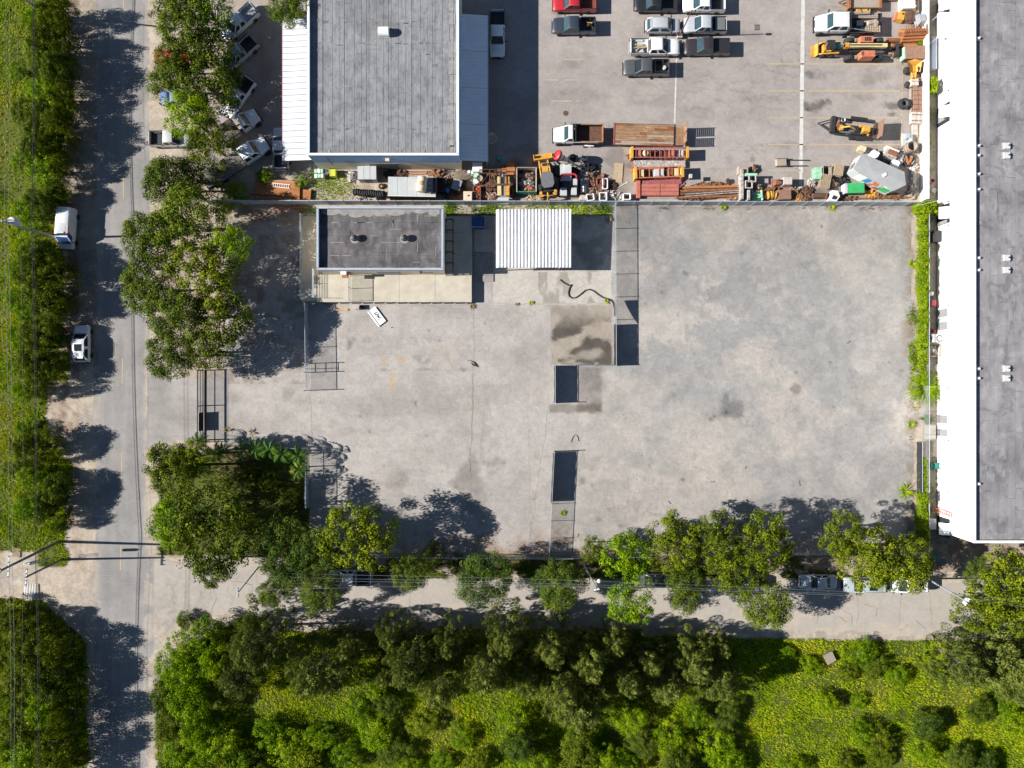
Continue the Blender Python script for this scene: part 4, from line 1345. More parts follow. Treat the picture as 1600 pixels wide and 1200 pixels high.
# sliding picket gate at the street
sg = thing("sliding_gate", "long black picket sliding gate across the driveway with a dark sign board", "gate")
x, ya = G(318, 578)
_, yb3 = G(318, 692)
m = MB()
y = ya
while y > yb3:
 m.box(x, y, 0.12, 0.035, 0.035, 1.82)
 y -= 0.135
pk = m.build("pickets", "dark_metal", sg)
pk["kind"] = "stuff"
for z, w in ((0.08, 0.16), (0.85, 0.05), (1.62, 0.14)):
 MB().box(x, (ya + yb3) / 2, z, 0.08, ya - yb3, w).build("rail", "dark_metal", sg)
for py in (579, 634, 691):
 MB().box(x + 0.005, G(0, py)[1], 0.06, 0.10, 0.10, 1.72).build("stile", "dark_metal", sg)
MB().box(x - 0.07, G(0, 658.5)[1], 0.18, 0.035, 2.4, 1.0).build("sign_board", "rust_dark", sg)
MB().box(x - 0.10, G(0, 658.5)[1], 1.19, 0.04, 2.5, 0.04).build("sign_trim", "white_paint", sg)
MB().box(x + 0.25, (ya + yb3) / 2 + 0.4, 0.008, 0.10, ya - yb3 + 1.6, 0.035).build("track", "rust", sg)

# ---------------------------------------------------------------- utility poles and wires
def pole(label, bpx, tpx, h, r, mat, arms=(), extra=None, name="utility_pole"):
 bx, by = G(*bpx)
 tx, ty = G(tpx[0], tpx[1], h)
 t = thing(name, label, "utility pole", bx, by)
 MB().tube((0, 0, 0), (tx - bx, ty - by, h), r, r * 0.62, 12).build("shaft", mat, t, True)
 for (f, w, ang) in arms:
  x, y, z = (tx - bx) * f, (ty - by) * f, h * f
  MB().box(x, y, z, w, 0.12, 0.12, ang).build("crossarm", "galvanised", t)
  for s_ in (-0.46, -0.2, 0.2, 0.46):
   MB().lathe([(0.05, 0.12), (0.09, 0.18), (0.05, 0.24), (0.08, 0.30), (0.03, 0.38), (0, 0.39)], x + math.cos(ang) * w * s_, y + math.sin(ang) * w * s_, z, 8).build("insulator", "white_paint", t)
 return t, tx, ty

def transformer(t, x, y, z, s=1.0):
 b = MB().lathe([(0.0, 0), (0.34 * s, 0.02), (0.36 * s, 0.1), (0.36 * s, 0.95), (0.33 * s, 1.02), (0.30 * s, 1.06), (0.0, 1.08)], x, y, z, 14).build("transformer", "pale_grey", t, True)
 MB().tube((x, y, z + 1.05), (x, y, z + 1.35), 0.06, 0.04, 8).build("bushing", "white_paint", b)

p1, tx, ty = pole("concrete pole with a pale transformer can beside the parked white van", (90, 372), (2, 345), 10.0, 0.17, "pole_concrete", arms=((0.97, 1.9, 0.15),))
bx, by = G(90, 372)
x, y = G(19, 347, 8.6)
transformer(p1, x - bx + 0.2, y - by + 0.1, 8.0, 1.3)
p2, _, _ = pole("tall concrete pole leaning in at the top left of the view", (72, 23), (28, -8), 8.6, 0.15, "pole_concrete", arms=((0.98, 1.6, 0.2),))
p3, tx, ty = pole("thick dark corner pole at the junction, upper of the two", (93, 846), (0, 892), 10.0, 0.20, "pole_wood", arms=((0.99, 0.6, PI / 2), (0.86, 2.6, PI / 2 - 0.06)))
bx, by = G(93, 846)
p4, tx, ty = pole("shorter dark corner pole at the junction, lower of the two", (97, 874), (40, 902), 7.5, 0.17, "pole_wood", arms=((0.97, 2.0, PI / 2 - 0.05),))
bx, by = G(97, 874)
x, y = G(40, 882, 6)
transformer(p4, x - bx + 0.3, y - by, 4.8, .55)
m = MB()
for i in range(3):
 m.tube((-.9, 0.45 - i * 0.16, 1.8), (-1.9, 0.6 - i * 0.15, 3.9), 0.03, n=6)
m.build("conduit_riser", "galvanised", p4)
p5, _, _ = pole("slim pale pole among the street trees with a floodlight arm", (913, 884), (933, 921), 9.2, 0.13, "galvanised", arms=((0.98, 0.5, 0.2),))
bx, by = G(913, 884)
m = MB().tube((0.55, -0.85, 4.6), (1.2, -0.6, 4.9), 0.04, n=6)
m.build("lamp_arm", "galvanised", p5)
MB().lathe([(0.0, 0), (0.2, 0.04), (0.26, 0.18), (0.16, 0.3), (0, 0.34)], 1.3, -0.55, 4.8, 10).build("floodlight", "white_paint", p5, True)
p6, _, _ = pole("slim pale pole leaning past the end of the parked cars", (1449, 904), (1510, 940), 8.2, 0.13, "galvanised", arms=((0.99, 0.9, 0.9), (0.94, 0.7, 0.9)))
p7, _, _ = pole("short dark stay pole at the street corner under the big round tree", (404, 886), (372, 926), 7.2, 0.09, "pole_wood", arms=((0.99, 1.1, PI / 2),), name="stay_pole")
bx, by = G(404, 886)
# lamp standard in the lot
bx, by = G(1061, 58)
lt = thing("lamp_post", "slim lamp standard between the silver and white parked trucks in the lot", "lamp post", bx, by)
MB().box(0, 0, 0.008, 0.6, 0.6, 0.5).build("plinth", "concrete", lt)
MB().tube((0, 0, 0.5), (0, 0, 6.4), 0.09, 0.06, 10).build("shaft", "rust_dark", lt, True)
MB().tube((0, 0, 6.3), (0.7, 0, 6.42), 0.035, n=6).build("arm", "rust_dark", lt)
MB().box(0.85, 0, 6.34, 0.6, 0.32, 0.16, taper=0.8).build("lamp_head", "grey_metal", lt)

def wire(label, pts, r=0.015, mat="wire", sag=0.25, name="power_line"):
 """pts: (px, py, z) as seen in the photograph"""
 m = MB()
 W = []
 for (px, py, z) in pts:
  W.append((*G(px, py, z), z))
 P = []
 for a, b in zip(W, W[1:]):
  for i in range(10):
   f = i / 10
   P.append((a[0] + (b[0] - a[0]) * f, a[1] + (b[1] - a[1]) * f, a[2] + (b[2] - a[2]) * f - sag * 4 * f * (1 - f)))
 P.append(W[-1])
 m.path(P, r, 5)
 return tag(m.build(name, mat), label, "overhead wire")

wire("pale power line nearest the left edge of the view, over the grassy verge", [(8, -40, 9.6), (6, 345, 9.8), (13, 870, 9.6), (16, 1240, 9.6)])
wire("pale power line just right of the outermost one over the verge", [(14, -40, 9.6), (12, 347, 9.8), (19, 872, 9.6), (21, 1240, 9.6)])
wire("thin power line third in from the left over the grassy verge", [(22, -40, 7.0), (31, 350, 7.0), (35, 870, 7.0), (29, 1240, 7.0)], 0.008)
wire("heavy dark telephone cable over the left bushes", [(50, -40, 5.6), (49, 345, 5.6), (55, 860, 5.8), (58, 1240, 5.6)], 0.035, "wire_dark")
wire("second thinner telephone cable close beside the heavy one", [(53, -40, 5.4), (52, 347, 5.4), (57, 862, 5.6), (61, 1240, 5.4)], 0.02, "wire_dark")
wire("northernmost wire over the side street", [(30, 889, 9.0), (520, 898, 7.0), (930, 908, 8.4), (1500, 933, 7.8), (1680, 936, 8)], 0.008)
wire("second wire from the north over the side street", [(42, 892, 8.8), (520, 904, 7.0), (930, 914, 8.3), (1504, 936, 7.7), (1680, 940, 8)], 0.008)
wire("third wire from the north over the side street", [(55, 897, 6.9), (520, 908, 6.4), (930, 917, 7.6), (1506, 938, 7.6), (1680, 945, 8)], 0.009)
wire("southernmost wire over the side street", [(40, 902, 6.6), (372, 924, 6.6), (700, 915, 6.8), (931, 919, 7.4)], 0.008)
wire("service drop from the right pole to the warehouse wall", [(1510, 300, 5.5), (1482, 309, 4.0), (1430, 322, 2.0)], 0.025)
# ---------------------------------------------------------------- vehicles
def loft(stations, n_side=None):
 """body skin: stations (x, half width, z low, z high, shoulder radius)"""
 m = MB()
 rings = []
 for (x, hw, z0, z1, s) in stations:
  h = z1 - z0
  ring = [(-hw * 0.90, z0), (-hw, z0 + 0.22 * h), (-hw, z1 - s * 1.2), (-hw + s * 0.35, z1 - s * 0.3), (-hw + s * 1.3, z1), (0, z1 + 0.015),
    (hw - s * 1.3, z1), (hw - s * 0.35, z1 - s * 0.3), (hw, z1 - s * 1.2), (hw, z0 + 0.22 * h), (hw * 0.90, z0)]
  rings.append([(x, y, z) for y, z in ring])
 k = len(rings[0])
 vs = [p for r in rings for p in r]
 fs = []
 for i in range(len(rings) - 1):
  for j in range(k):
   fs.append((i * k + j, (i + 1) * k + j, (i + 1) * k + (j + 1) % k, i * k + (j + 1) % k))
 fs.append(tuple(range(k)))
 fs.append(tuple(range(len(vs) - 1, len(vs) - k - 1, -1)))
 # stations run from front (+x) to rear
 return m.add(vs, fs)

def lerp(a, b, t):
 return tuple(p + (q - p) * t for p, q in zip(a, b))

def pane(a, b, c, d, inset, off, name, mat, root):
 """window pane inside the quad a-b-c-d (anticlockwise seen from outside), set proud of the body"""
 a, b, c, d = Vector(a), Vector(b), Vector(c), Vector(d)
 ctr = (a + b + c + d) / 4
 n = (b - a).cross(d - a).normalized()
 q = [ctr + (p - ctr) * (1 - inset) for p in (a, b, c, d)]
 top = [p + n * off for p in q]
 low = [p - n * 0.02 for p in q]
 m = MB().add([tuple(p) for p in top + low], [(0, 1, 2, 3), (0, 4, 5, 1), (1, 5, 6, 2), (2, 6, 7, 3), (3, 7, 4, 0)])
 return m.build(name, mat, root)

_wheel = {}

def wheels(root, xs, hw, r, w=0.24, rim="rim"):
 key = (r, w, rim)
 for x in xs:
  for s in (-1, 1):
   if key not in _wheel:
    m = MB()
    mt = Matrix.Rotation(PI / 2, 4, 'X')
    m.lathe([(r * 0.62, -w / 2), (r * 0.93, -w / 2), (r, -w * 0.32), (r, w * 0.32), (r * 0.93, w / 2), (r * 0.62, w / 2)], 0, 0, 0, 18, mt)
    ty = m.build("wheel", "rubber", root, True)
    m = MB()
    m.lathe([(0, -w * 0.44), (r * 0.25, -w * 0.46), (r * 0.6, -w * 0.36), (r * 0.63, -w * 0.3), (r * 0.63, w * 0.3), (r * 0.6, w * 0.36), (r * 0.25, w * 0.46), (0, w * 0.44)], 0, 0, 0, 14, mt)
    rm = m.build("rim", rim, ty, True)
    _wheel[key] = (ty.data, rm.data)
   else:
    ty = bpy.data.objects.new("wheel", _wheel[key][0])
    C.objects.link(ty)
    ty.parent = root
    rm = bpy.data.objects.new("rim", _wheel[key][1])
    C.objects.link(rm)
    rm.parent = ty
   ty.location = (x, s * (hw - w / 2 + 0.02), r)

def vehicle(px, py, deg, label, cat, name, color, kind, L=None, W=None, cargo=None, grp=None, sunroof=False, glass="glass_dark", roofrack=False, bedcol=None, lowbody=None):
 x, y = G(px, py, 0.9)
 spec = {
  "pickup": dict(L=5.8, W=1.96, hood=1.08, belt=1.16, roof=1.86, cowl=0.25, rf=0.37, rr=0.595, cr=0.62, end=0.64),
  "suv": dict(L=4.6, W=1.84, hood=0.98, belt=1.05, roof=1.68, cowl=0.24, rf=0.39, rr=0.86, cr=0.965, end=1.0),
  "sedan": dict(L=4.75, W=1.80, hood=0.86, belt=0.94, roof=1.42, cowl=0.29, rf=0.43, rr=0.66, cr=0.81, end=1.0),
  "van": dict(L=5.6, W=2.0, hood=1.15, belt=1.25, roof=2.35, cowl=0.13, rf=0.26, rr=0.975, cr=0.99, end=1.0),
 }[kind]
 L = L or spec["L"]
 W = W or spec["W"]
 if kind == "pickup" and L != 5.8:
  pass
 hw = W / 2
 X = lambda f: L / 2 - f * L
 root = thing(name, label, cat, x, y, 0.012, math.radians(deg), grp)
 P = paint(color)
 hood, belt, roof = spec["hood"], spec["belt"], spec["roof"]
 z0 = 0.34
 st = [(X(0.0), hw * 0.74, z0 + 0.12, hood * 0.74, 0.06), (X(0.012), hw * 0.86, z0 + 0.02, hood * 0.86, 0.08), (X(0.045), hw * 0.95, z0, hood * 0.95, 0.09), (X(0.11), hw * 0.99, z0, hood, 0.09),
  (X(spec["cowl"]), hw, z0, belt, 0.08)]
 if kind == "pickup":
  st += [(X(0.45), hw, z0, belt, 0.07), (X(spec["end"]), hw, z0, belt, 0.07)]
 elif kind == "sedan":
  st += [(X(0.6), hw, z0, belt, 0.07), (X(0.81), hw * 0.99, z0, belt + 0.02, 0.08), (X(0.95), hw * 0.95, z0, belt, 0.09), (X(0.99), hw * 0.86, z0 + 0.05, belt * 0.9, 0.08), (X(1.0), hw * 0.76, z0 + 0.12, belt * 0.75, 0.06)]
 else:
  st += [(X(0.6), hw, z0, belt, 0.06), (X(0.93), hw * 0.98, z0, belt, 0.06), (X(0.985), hw * 0.94, z0, belt, 0.06), (X(1.0), hw * 0.86, z0 + 0.06, belt * 0.9, 0.06)]
 loft(st).build("body", P, root, True)
 if lowbody:
  pass
 # cab / greenhouse
 t_in = 0.80 if kind in ("pickup", "suv") else (0.76 if kind == "sedan" else 0.90)
 xb0, xt0, xt1, xb1 = X(spec["cowl"]), X(spec["rf"]), X(spec["rr"]), X(spec["cr"])
 bw, tw = hw * 0.955, hw * t_in
 rz_ = roof - 0.05
 m = MB()
 mid = (xt0 + xt1) / 2
 e = 0.09
 vs = [(xb0, -bw, belt - 0.03), (xb0, bw, belt - 0.03), (xb1, bw, belt - 0.03), (xb1, -bw, belt - 0.03),
  (xt0, -tw, rz_), (xt0, tw, rz_), (xt1, tw, rz_), (xt1, -tw, rz_),
  (xt0 - e * 1.6, -tw + e, roof), (xt0 - e * 1.6, tw - e, roof), (xt1 + e, tw - e, roof), (xt1 + e, -tw + e, roof),
  (mid, -tw + e, roof + 0.02), (mid, tw - e, roof + 0.02)]
 fs = [(0, 1, 5, 4), (1, 2, 6, 5), (2, 3, 7, 6), (3, 0, 4, 7), (4, 5, 9, 8), (5, 6, 10, 13, 9), (6, 7, 11, 10), (7, 4, 8, 12, 11), (8, 9, 13, 12), (12, 13, 10, 11)]
 cab = m.add(vs, fs).build("cab" if kind == "pickup" else "roof", P, root, True)
 pane(vs[0], vs[1], vs[5], vs[4], 0.11, 0.012, "windshield", glass, root)
 pane(vs[2], vs[3], vs[7], vs[6], 0.18, 0.012, "rear_window", glass, root)
 for s in (0, 1):
  a, b, c, d = (vs[1], vs[2], vs[6], vs[5]) if s == 0 else (vs[3], vs[0], vs[4], vs[7])
  cuts = [(0.03, 0.47), (0.53, 0.96)] if kind != "van" else [(0.02, 0.20), (0.26, 0.5)]
  if s == 1:
   cuts = [(1 - q, 1 - p) for p, q in cuts]
  for p, q in cuts:
   if kind == "van" and (p > 0.24 and q < 0.76):
    continue
   pane(lerp(a, b, p), lerp(a, b, q), lerp(d, c, q), lerp(d, c, p), 0.16, 0.012, "side_window", glass, root)
 # lamps, bumpers, mirrors, handles
 for s in (-1, 1):
  MB().box(X(0.022), s * hw * 0.70, hood * 0.70, 0.20, 0.36, 0.15).build("headlight", "lens_clear", root)
  MB().box(X(1.0) + 0.03, s * hw * 0.84, 0.78, 0.10, 0.16, 0.28).build("tail_light", "lens_red", root)
  mr_ = MB().box(X(spec["cowl"] + 0.035), s * (hw + 0.13), belt + 0.02, 0.12, 0.24, 0.17, 0.12 * s)
  mr_.build("mirror", "black_plastic" if kind != "sedan" else P, root)
 MB().box(X(0.0) + 0.02, 0, 0.42, 0.14, W * 0.82, 0.22).build("bumper", "black_plastic" if kind != "sedan" else P, root)
 MB().box(X(0.0) - 0.005, 0, 0.62, 0.03, W * 0.52, 0.18).build("grille", "dark_metal", root)
 MB().box(X(1.0) - 0.04, 0, 0.44, 0.14, W * 0.86, 0.2).build("bumper", "grey_metal" if kind == "pickup" else "black_plastic", root)
 for sy in (-0.30, 0.30):   # hood creases and wipers
  MB().box(X(spec["cowl"] * 0.55), sy * W * 0.8, hood + 0.0, spec["cowl"] * L * 0.62, 0.03, 0.035).build("hood_crease", P, root)
 MB().box(X(spec["cowl"]) + 0.03, 0, belt + 0.005, 0.07, W * 0.74, 0.02).build("cowl_trim", "black_plastic", root)
 wr = 0.38 if kind in ("pickup", "van") else 0.33
 wheels(root, (X(0.175), X(0.81)), hw, wr)
 if kind == "pickup":
  xe, xr = X(spec["end"]) - 0.03, X(0.985)
  bl = xe - xr
  cx = (xe + xr) / 2
  bed = MB().box(cx, 0, 0.72, bl, W * 0.86, 0.05)
  bed.build("bed_floor", MAT["black_plastic"] if not bedcol else MAT[bedcol], root)
  for s in (-1, 1):
   MB().box(cx, s * (hw - 0.065), 0.45, bl, 0.13, 0.80).build("bed_side", P, root)
   MB().box(cx, s * (hw - 0.075), 1.25, bl, 0.11, 0.02).build("bed_rail", "black_plastic", root)
   MB().box(X(0.81), s * (hw - 0.22), 0.77, 0.9, 0.18, 0.18).build("wheel_arch", MAT["black_plastic"] if not bedcol else MAT[bedcol], root)
  MB().box(xr + 0.04, 0, 0.5, 0.08, W * 0.87, 0.76).build("tailgate", P, root)
  MB().box(xe - 0.03, 0, 0.72, 0.06, W * 0.86, 0.53).build("bed_front", P, root)
  if cargo == "cover":
   MB().box(cx, 0, 1.265, bl - 0.04, W * 0.88, 0.035).build("bed_cover", "black_plastic", root)
 if kind == "suv":
  for s in (-1, 1):
   MB().tube((xt0 - 0.3, s * tw * 0.93, roof + 0.05), (xt1 + 0.1, s * tw * 0.93, roof + 0.05), 0.025, n=6).build("roof_rail", "grey_metal", root)
  MB().box(xt1 - 0.07, 0, roof - 0.02, 0.26, tw * 1.7, 0.03).build("spoiler", P, root)
 if sunroof:
  MB().box(mid + 0.05, 0, roof + 0.012, (xt0 - xt1) * 0.40, tw * 1.32, 0.018).build("sunroof", "glass_dark", root)
 return root

def at_in(root, lx, ly):
 """world xy of a point in a thing's own axes"""
 a = root.rotation_euler[2]
 return root.location[0] + lx * math.cos(a) - ly * math.sin(a), root.location[1] + lx * math.sin(a) + ly * math.cos(a)

WHITE = (0.78, 0.78, 0.77)
SILVER = (0.42, 0.44, 0.46)
BLACK = (0.018, 0.019, 0.022)
NAVY = (0.035, 0.045, 0.065)
CHAR = (0.075, 0.080, 0.085)
GR = "pickups and cars parked in the contractor's lot"
v_red = vehicle(898, 5, 180, "red pickup at the top of the lot above the dark blue one", "pickup truck", "pickup_truck", (0.42, 0.02, 0.03), "pickup", 5.6, grp=GR, bedcol="rust_dark", glass="glass_teal")
v_navy = vehicle(897, 40, 180, "dark blue pickup with a yellow tool in its bed", "pickup truck", "pickup_truck", NAVY, "pickup", 5.6, grp=GR, glass="glass_teal")
v_blk = vehicle(1025, 5, 180, "glossy black pickup at the top of the lot beside a white one", "pickup truck", "pickup_truck", BLACK, "pickup", 5.5, grp=GR, glass="glass_teal")
v_w1 = vehicle(1100, 6, 180, "white pickup at the top of the lot next to the black one", "pickup truck", "pickup_truck", WHITE, "pickup", 5.5, grp=GR, glass="glass_teal")
v_suv = vehicle(1036, 40, 0, "silver crossover car facing the warehouse between parked pickups", "car", "parked_car", SILVER, "suv", 4.5, grp=GR, glass="glass_teal")
v_sp = vehicle(1102, 39, 180, "silver pickup with a dark box in its bed, below the white one", "pickup truck", "pickup_truck", SILVER, "pickup", 5.5, grp=GR, glass="glass_teal")
v_w2 = vehicle(1023, 73.5, 0, "long white crew cab pickup loaded with lumber and a tyre", "pickup truck", "pickup_truck", WHITE, "pickup", 6.5, 2.0, grp=GR, bedcol="pale_grey")
v_tc = vehicle(1105, 73, 180, "black pickup with a closed flat bed cover", "pickup truck", "pickup_truck", (0.035, 0.03, 0.032), "pickup", 5.8, cargo="cover", grp=GR, glass="glass_teal")
v_ch = vehicle(1010, 105.5, 180, "charcoal grey pickup parked lowest in the group, white can in bed", "pickup truck", "pickup_truck", CHAR, "pickup", 5.9, grp=GR)
v_ws = vehicle(777, 52, -90, "white pickup with black bed in the workshop's shadow", "pickup truck", "pickup_truck", WHITE, "pickup", 6.0, grp=GR)
v_a = vehicle(373, 35, 223, "white pickup parked aslant under the trees, uppermost of its row", "pickup truck", "pickup_truck", (0.66, 0.68, 0.70), "pickup", 5.7, bedcol="grey_metal")
v_b = vehicle(373, 83, 222, "pickup with a dark empty bed half hidden by trees, second of its row", "pickup truck", "pickup_truck", (0.40, 0.41, 0.43), "pickup", 5.4)
v_c = vehicle(371, 151, 236, "white pickup with a black bed half under the tree crown, third of its row", "pickup truck", "pickup_truck", (0.66, 0.68, 0.70), "pickup", 5.7)
v_d = vehicle(439, 232, 90, "silver pickup half under the white lean-to canopy", "pickup truck", "pickup_truck", (0.55, 0.57, 0.60), "pickup", 5.4)
v_e = vehicle(266, 217, 0, "dark bed pickup with white cab roof parked by the road under trees", "pickup truck", "pickup_truck", (0.50, 0.51, 0.50), "pickup", 5.4)
v_f = vehicle(269, 88, 0, "red car almost hidden under the roadside tree", "car", "parked_car", (0.50, 0.05, 0.04), "sedan", 4.5)
v_g = vehicle(277, 153, 0, "blue car almost hidden under the roadside tree", "car", "parked_car", (0.12, 0.19, 0.36), "sedan", 4.5)
v_h = vehicle(127.5, 537, 90, "white sport utility car with a dark sunroof parked on the left shoulder", "car", "parked_car", WHITE, "suv", 4.8, 1.9, sunroof=True)
v_i = vehicle(547, 903, 180, "white pickup dappled with leaf shade on the side street", "pickup truck", "pickup_truck", (0.6, 0.62, 0.64), "pickup", 5.6)
v_j = vehicle(1020, 908, 180, "dark car peeping from under the street trees", "car", "parked_car", (0.10, 0.11, 0.12), "sedan", 4.6)
v_k = vehicle(1160, 912, 180, "grey car showing only its nose under the street trees", "car", "parked_car", (0.33, 0.36, 0.39), "suv", 4.6)
v_l = vehicle(1280, 909.5, 180, "silver sedan in full view on the side street", "car", "parked_car", (0.50, 0.52, 0.55), "sedan", 4.75)
v_m = vehicle(1352, 914, 180, "pale green grey sport utility car parked behind the silver sedan", "car", "parked_car", (0.36, 0.42, 0.41), "suv", 5.6, 1.95, sunroof=True)
v_n = vehicle(1420, 914, 180, "white sport utility car at the right end of the street's parked row", "car", "parked_car", WHITE, "suv", 4.9, 1.9)

# delivery van on the left shoulder
v_van = vehicle(105, 357, 266, "white delivery van with red and blue trim by the concrete pole", "van", "delivery_van", (0.74, 0.75, 0.76), "van", 5.3, 2.0, glass="blue_paint")
v_van.scale = (1, .94, .88)
for i in range(9):
 MB().box(0.3 - 0.02, -0.55 + i * 0.14, 2.372, 1.5, 0.035, 0.02).build("roof_rib", "white_metal", v_van)
MB().box(-2.35, 0, 2.372, 0.2, 1.6, 0.03).build("roof_band", "lens_clear", v_van)
for s in (-1, 1):
 MB().box(0.5, s * 0.93, 2.2, 1.2, 0.06, 0.16).build("side_stripe", "red_paint", v_van)
MB().box(2.55, 0, 0.5, 0.3, 1.7, 0.35).build("front_bumper", "red_paint", v_van)
MB().box(-2.72, 0, 0.5, 0.2, 1.7, 0.5).build("rear_bumper", "red_paint", v_van)
MB().box(0.9, 0, 2.372, 0.5, 0.9, 0.12).build("roof_unit", "pale_grey", v_van)

# things lying in the truck beds
def drop(name, label, cat, root, lx, ly, z, parts, rz=0.0):
 x, y = at_in(root, lx, ly)
 t = thing(name, label, cat, x, y, z, root.rotation_euler[2] + rz)
 for nm, mb, mt in parts:
  mb.build(nm, mt, t)
 return t

drop("tool_cart", "yellow tool lying in the bed of the dark blue pickup", "tool", v_navy, -2.0, -0.1, 0.79,
 [("frame", MB().tube((-.4, -.3, .1), (.4, .3, .35), .05).tube((-.4, .3, .1), (.4, -.3, .35), .05).box(0, 0, 0.05, .5, .45, .3), "machine_yellow"), ("motor", MB().lathe([(.2, 0), (.22, .2), (.12, .34), (0, .36)], 0.1, 0.1, .2, 10), "dark_metal")])
drop("storage_box", "dark lidded box in the bed of the silver pickup", "box", v_sp, -1.8, 0, 0.79,
 [("bin", MB().box(0, 0, 0, 1.2, 1.5, 0.42), "dark_metal"), ("lid", MB().box(0, 0, .42, 1.26, 1.56, .06), "print_grey")])
drop("tyre", "spare tyre lying in the bed of the long white pickup", "tyre", v_w2, -1.1, -0.35, 0.86, [("tread", MB().torus(0, 0, 0.06, .30, .12), "rubber"), ("rim", MB().lathe([(0.19, 0), (.2, .1), (.1, .12), (0, .12)], 0, 0, 0, 12), "dark_metal")])
lm = MB()
for i in range(9):
 lm.box(R.uniform(-.3, .3), R.uniform(-.4, .4), 0.02 + i * 0.045, R.uniform(.8, 1.5), .12, .04, R.uniform(-.5, .9))
drop("lumber_pile", "loose pale boards in the bed of the long white pickup", "lumber", v_w2, -1.85, 0.15, 0.78, [("board", lm, "wood_pale")])
drop("paint_can", "round white can in the bed of the charcoal pickup", "can", v_ch, -2.3, 0.1, 0.79,
 [("can", MB().lathe([(.24, 0), (.24, .42), (.2, .46), (0, .46)], 0, 0, 0, 14), "white_paint"), ("handle", MB().torus(0, 0, .47, .15, .02), "dark_metal")])
drop("ladder_rack", "dark pipe rack standing in the bed of the charcoal pickup", "rack", v_ch, -1.5, 0, 0.79,
 [("hoop", MB().tube((-.5, -.8, 0), (-.5, -.8, .75), .035).tube((-.5, .8, 0), (-.5, .8, .75), .035).tube((-.5, -.8, .75), (-.5, .8, .75), .035), "dark_metal"), ("hoop", MB().tube((.5, -.8, 0), (.5, -.8, .75), .035).tube((.5, .8, 0), (.5, .8, .75), .035).tube((.5, -.8, .75), (.5, .8, .75), .035), "dark_metal"), ("rail", MB().tube((-.5, -.8, .75), (.5, -.8, .75), .03).tube((-.5, .8, .75), (.5, .8, .75), .03), "dark_metal")])

# ---- trucks with work bodies: chassis cab then the body
def work_truck(px, py, deg, label, L, W, cablen, color, name="work_truck", crew=False, cat="truck", glass="glass_dark"):
 x, y = G(px, py, 1.0)
 root = thing(name, label, cat, x, y, 0.012, math.radians(deg))
 P = paint(color)
 hw = W / 2
 f = L / 2
 hood = 1.25
 belt = 1.42
 nose = 1.35
 loft([(f, hw * 0.62, 0.55, hood * .82, .08), (f - .08, hw * .74, .45, hood * .95, .1), (f - .5, hw * .82, .42, hood, .1), (f - nose, hw * .90, .42, belt, .09), (f - cablen, hw * .90, .42, belt, .07)]).build("body", P, root, True)
 bw, tw = hw * .87, hw * .76
 xb0, xt0, xt1, xb1 = f - nose + .02, f - nose - .55, f - cablen + .12, f - cablen
 roof = 2.15
 rz_ = roof - .05
 e = .08
 vs = [(xb0, -bw, belt - .03), (xb0, bw, belt - .03), (xb1, bw, belt - .03), (xb1, -bw, belt - .03), (xt0, -tw, rz_), (xt0, tw, rz_), (xt1, tw, rz_), (xt1, -tw, rz_),
  (xt0 - e, -tw + e, roof), (xt0 - e, tw - e, roof), (xt1 + e, tw - e, roof), (xt1 + e, -tw + e, roof)]
 MB().add(vs, [(0, 1, 5, 4), (1, 2, 6, 5), (2, 3, 7, 6), (3, 0, 4, 7), (4, 5, 9, 8), (5, 6, 10, 9), (6, 7, 11, 10), (7, 4, 8, 11), (8, 9, 10, 11)]).build("cab", P, root, True)
 pane(vs[0], vs[1], vs[5], vs[4], .1, .012, "windshield", glass, root)
 pane(vs[2], vs[3], vs[7], vs[6], .25, .012, "rear_window", glass, root)
 for s in (0, 1):
  a, b, c, d = (vs[1], vs[2], vs[6], vs[5]) if s == 0 else (vs[3], vs[0], vs[4], vs[7])
  cuts = [(.04, .48), (.54, .95)] if crew else [(.06, .90)]
  if s == 1:
   cuts = [(1 - q, 1 - p) for p, q in cuts]
  for p, q in cuts:
   pane(lerp(a, b, p), lerp(a, b, q), lerp(d, c, q), lerp(d, c, p), .16, .012, "side_window", glass, root)
 for s in (-1, 1):
  MB().box(f - .1, s * hw * .6, .85, .16, .3, .2).build("headlight", "lens_clear", root)
  MB().box(f - nose - .1, s * (hw * .9 + .22), 1.5, .1, .3, .3).build("mirror", "black_plastic", root)
  MB().box(-f + .1, s * hw * .7, .7, .08, .25, .14).build("tail_light", "lens_red", root)
  MB().box(-0.3, s * .42, .5, L - 1.6, .1, .22).build("chassis_rail", "dark_metal", root)
 MB().box(f + .05, 0, .5, .16, W * .84, .26).build("bumper", "black_plastic", root)
 MB().box(f - .02, 0, .8, .04, W * .4, .25).build("grille", "dark_metal", root)
 for s in (-.2, .2):
  MB().box(xt0 - .25, s, roof + .005, .08, .05, .04).build("marker_light", "machine_yellow", root)
 wheels(root, (f - .75,), hw * .96, .46, .28)
 wheels(root, (-f + 1.25,), hw, .46, .5)
 return root

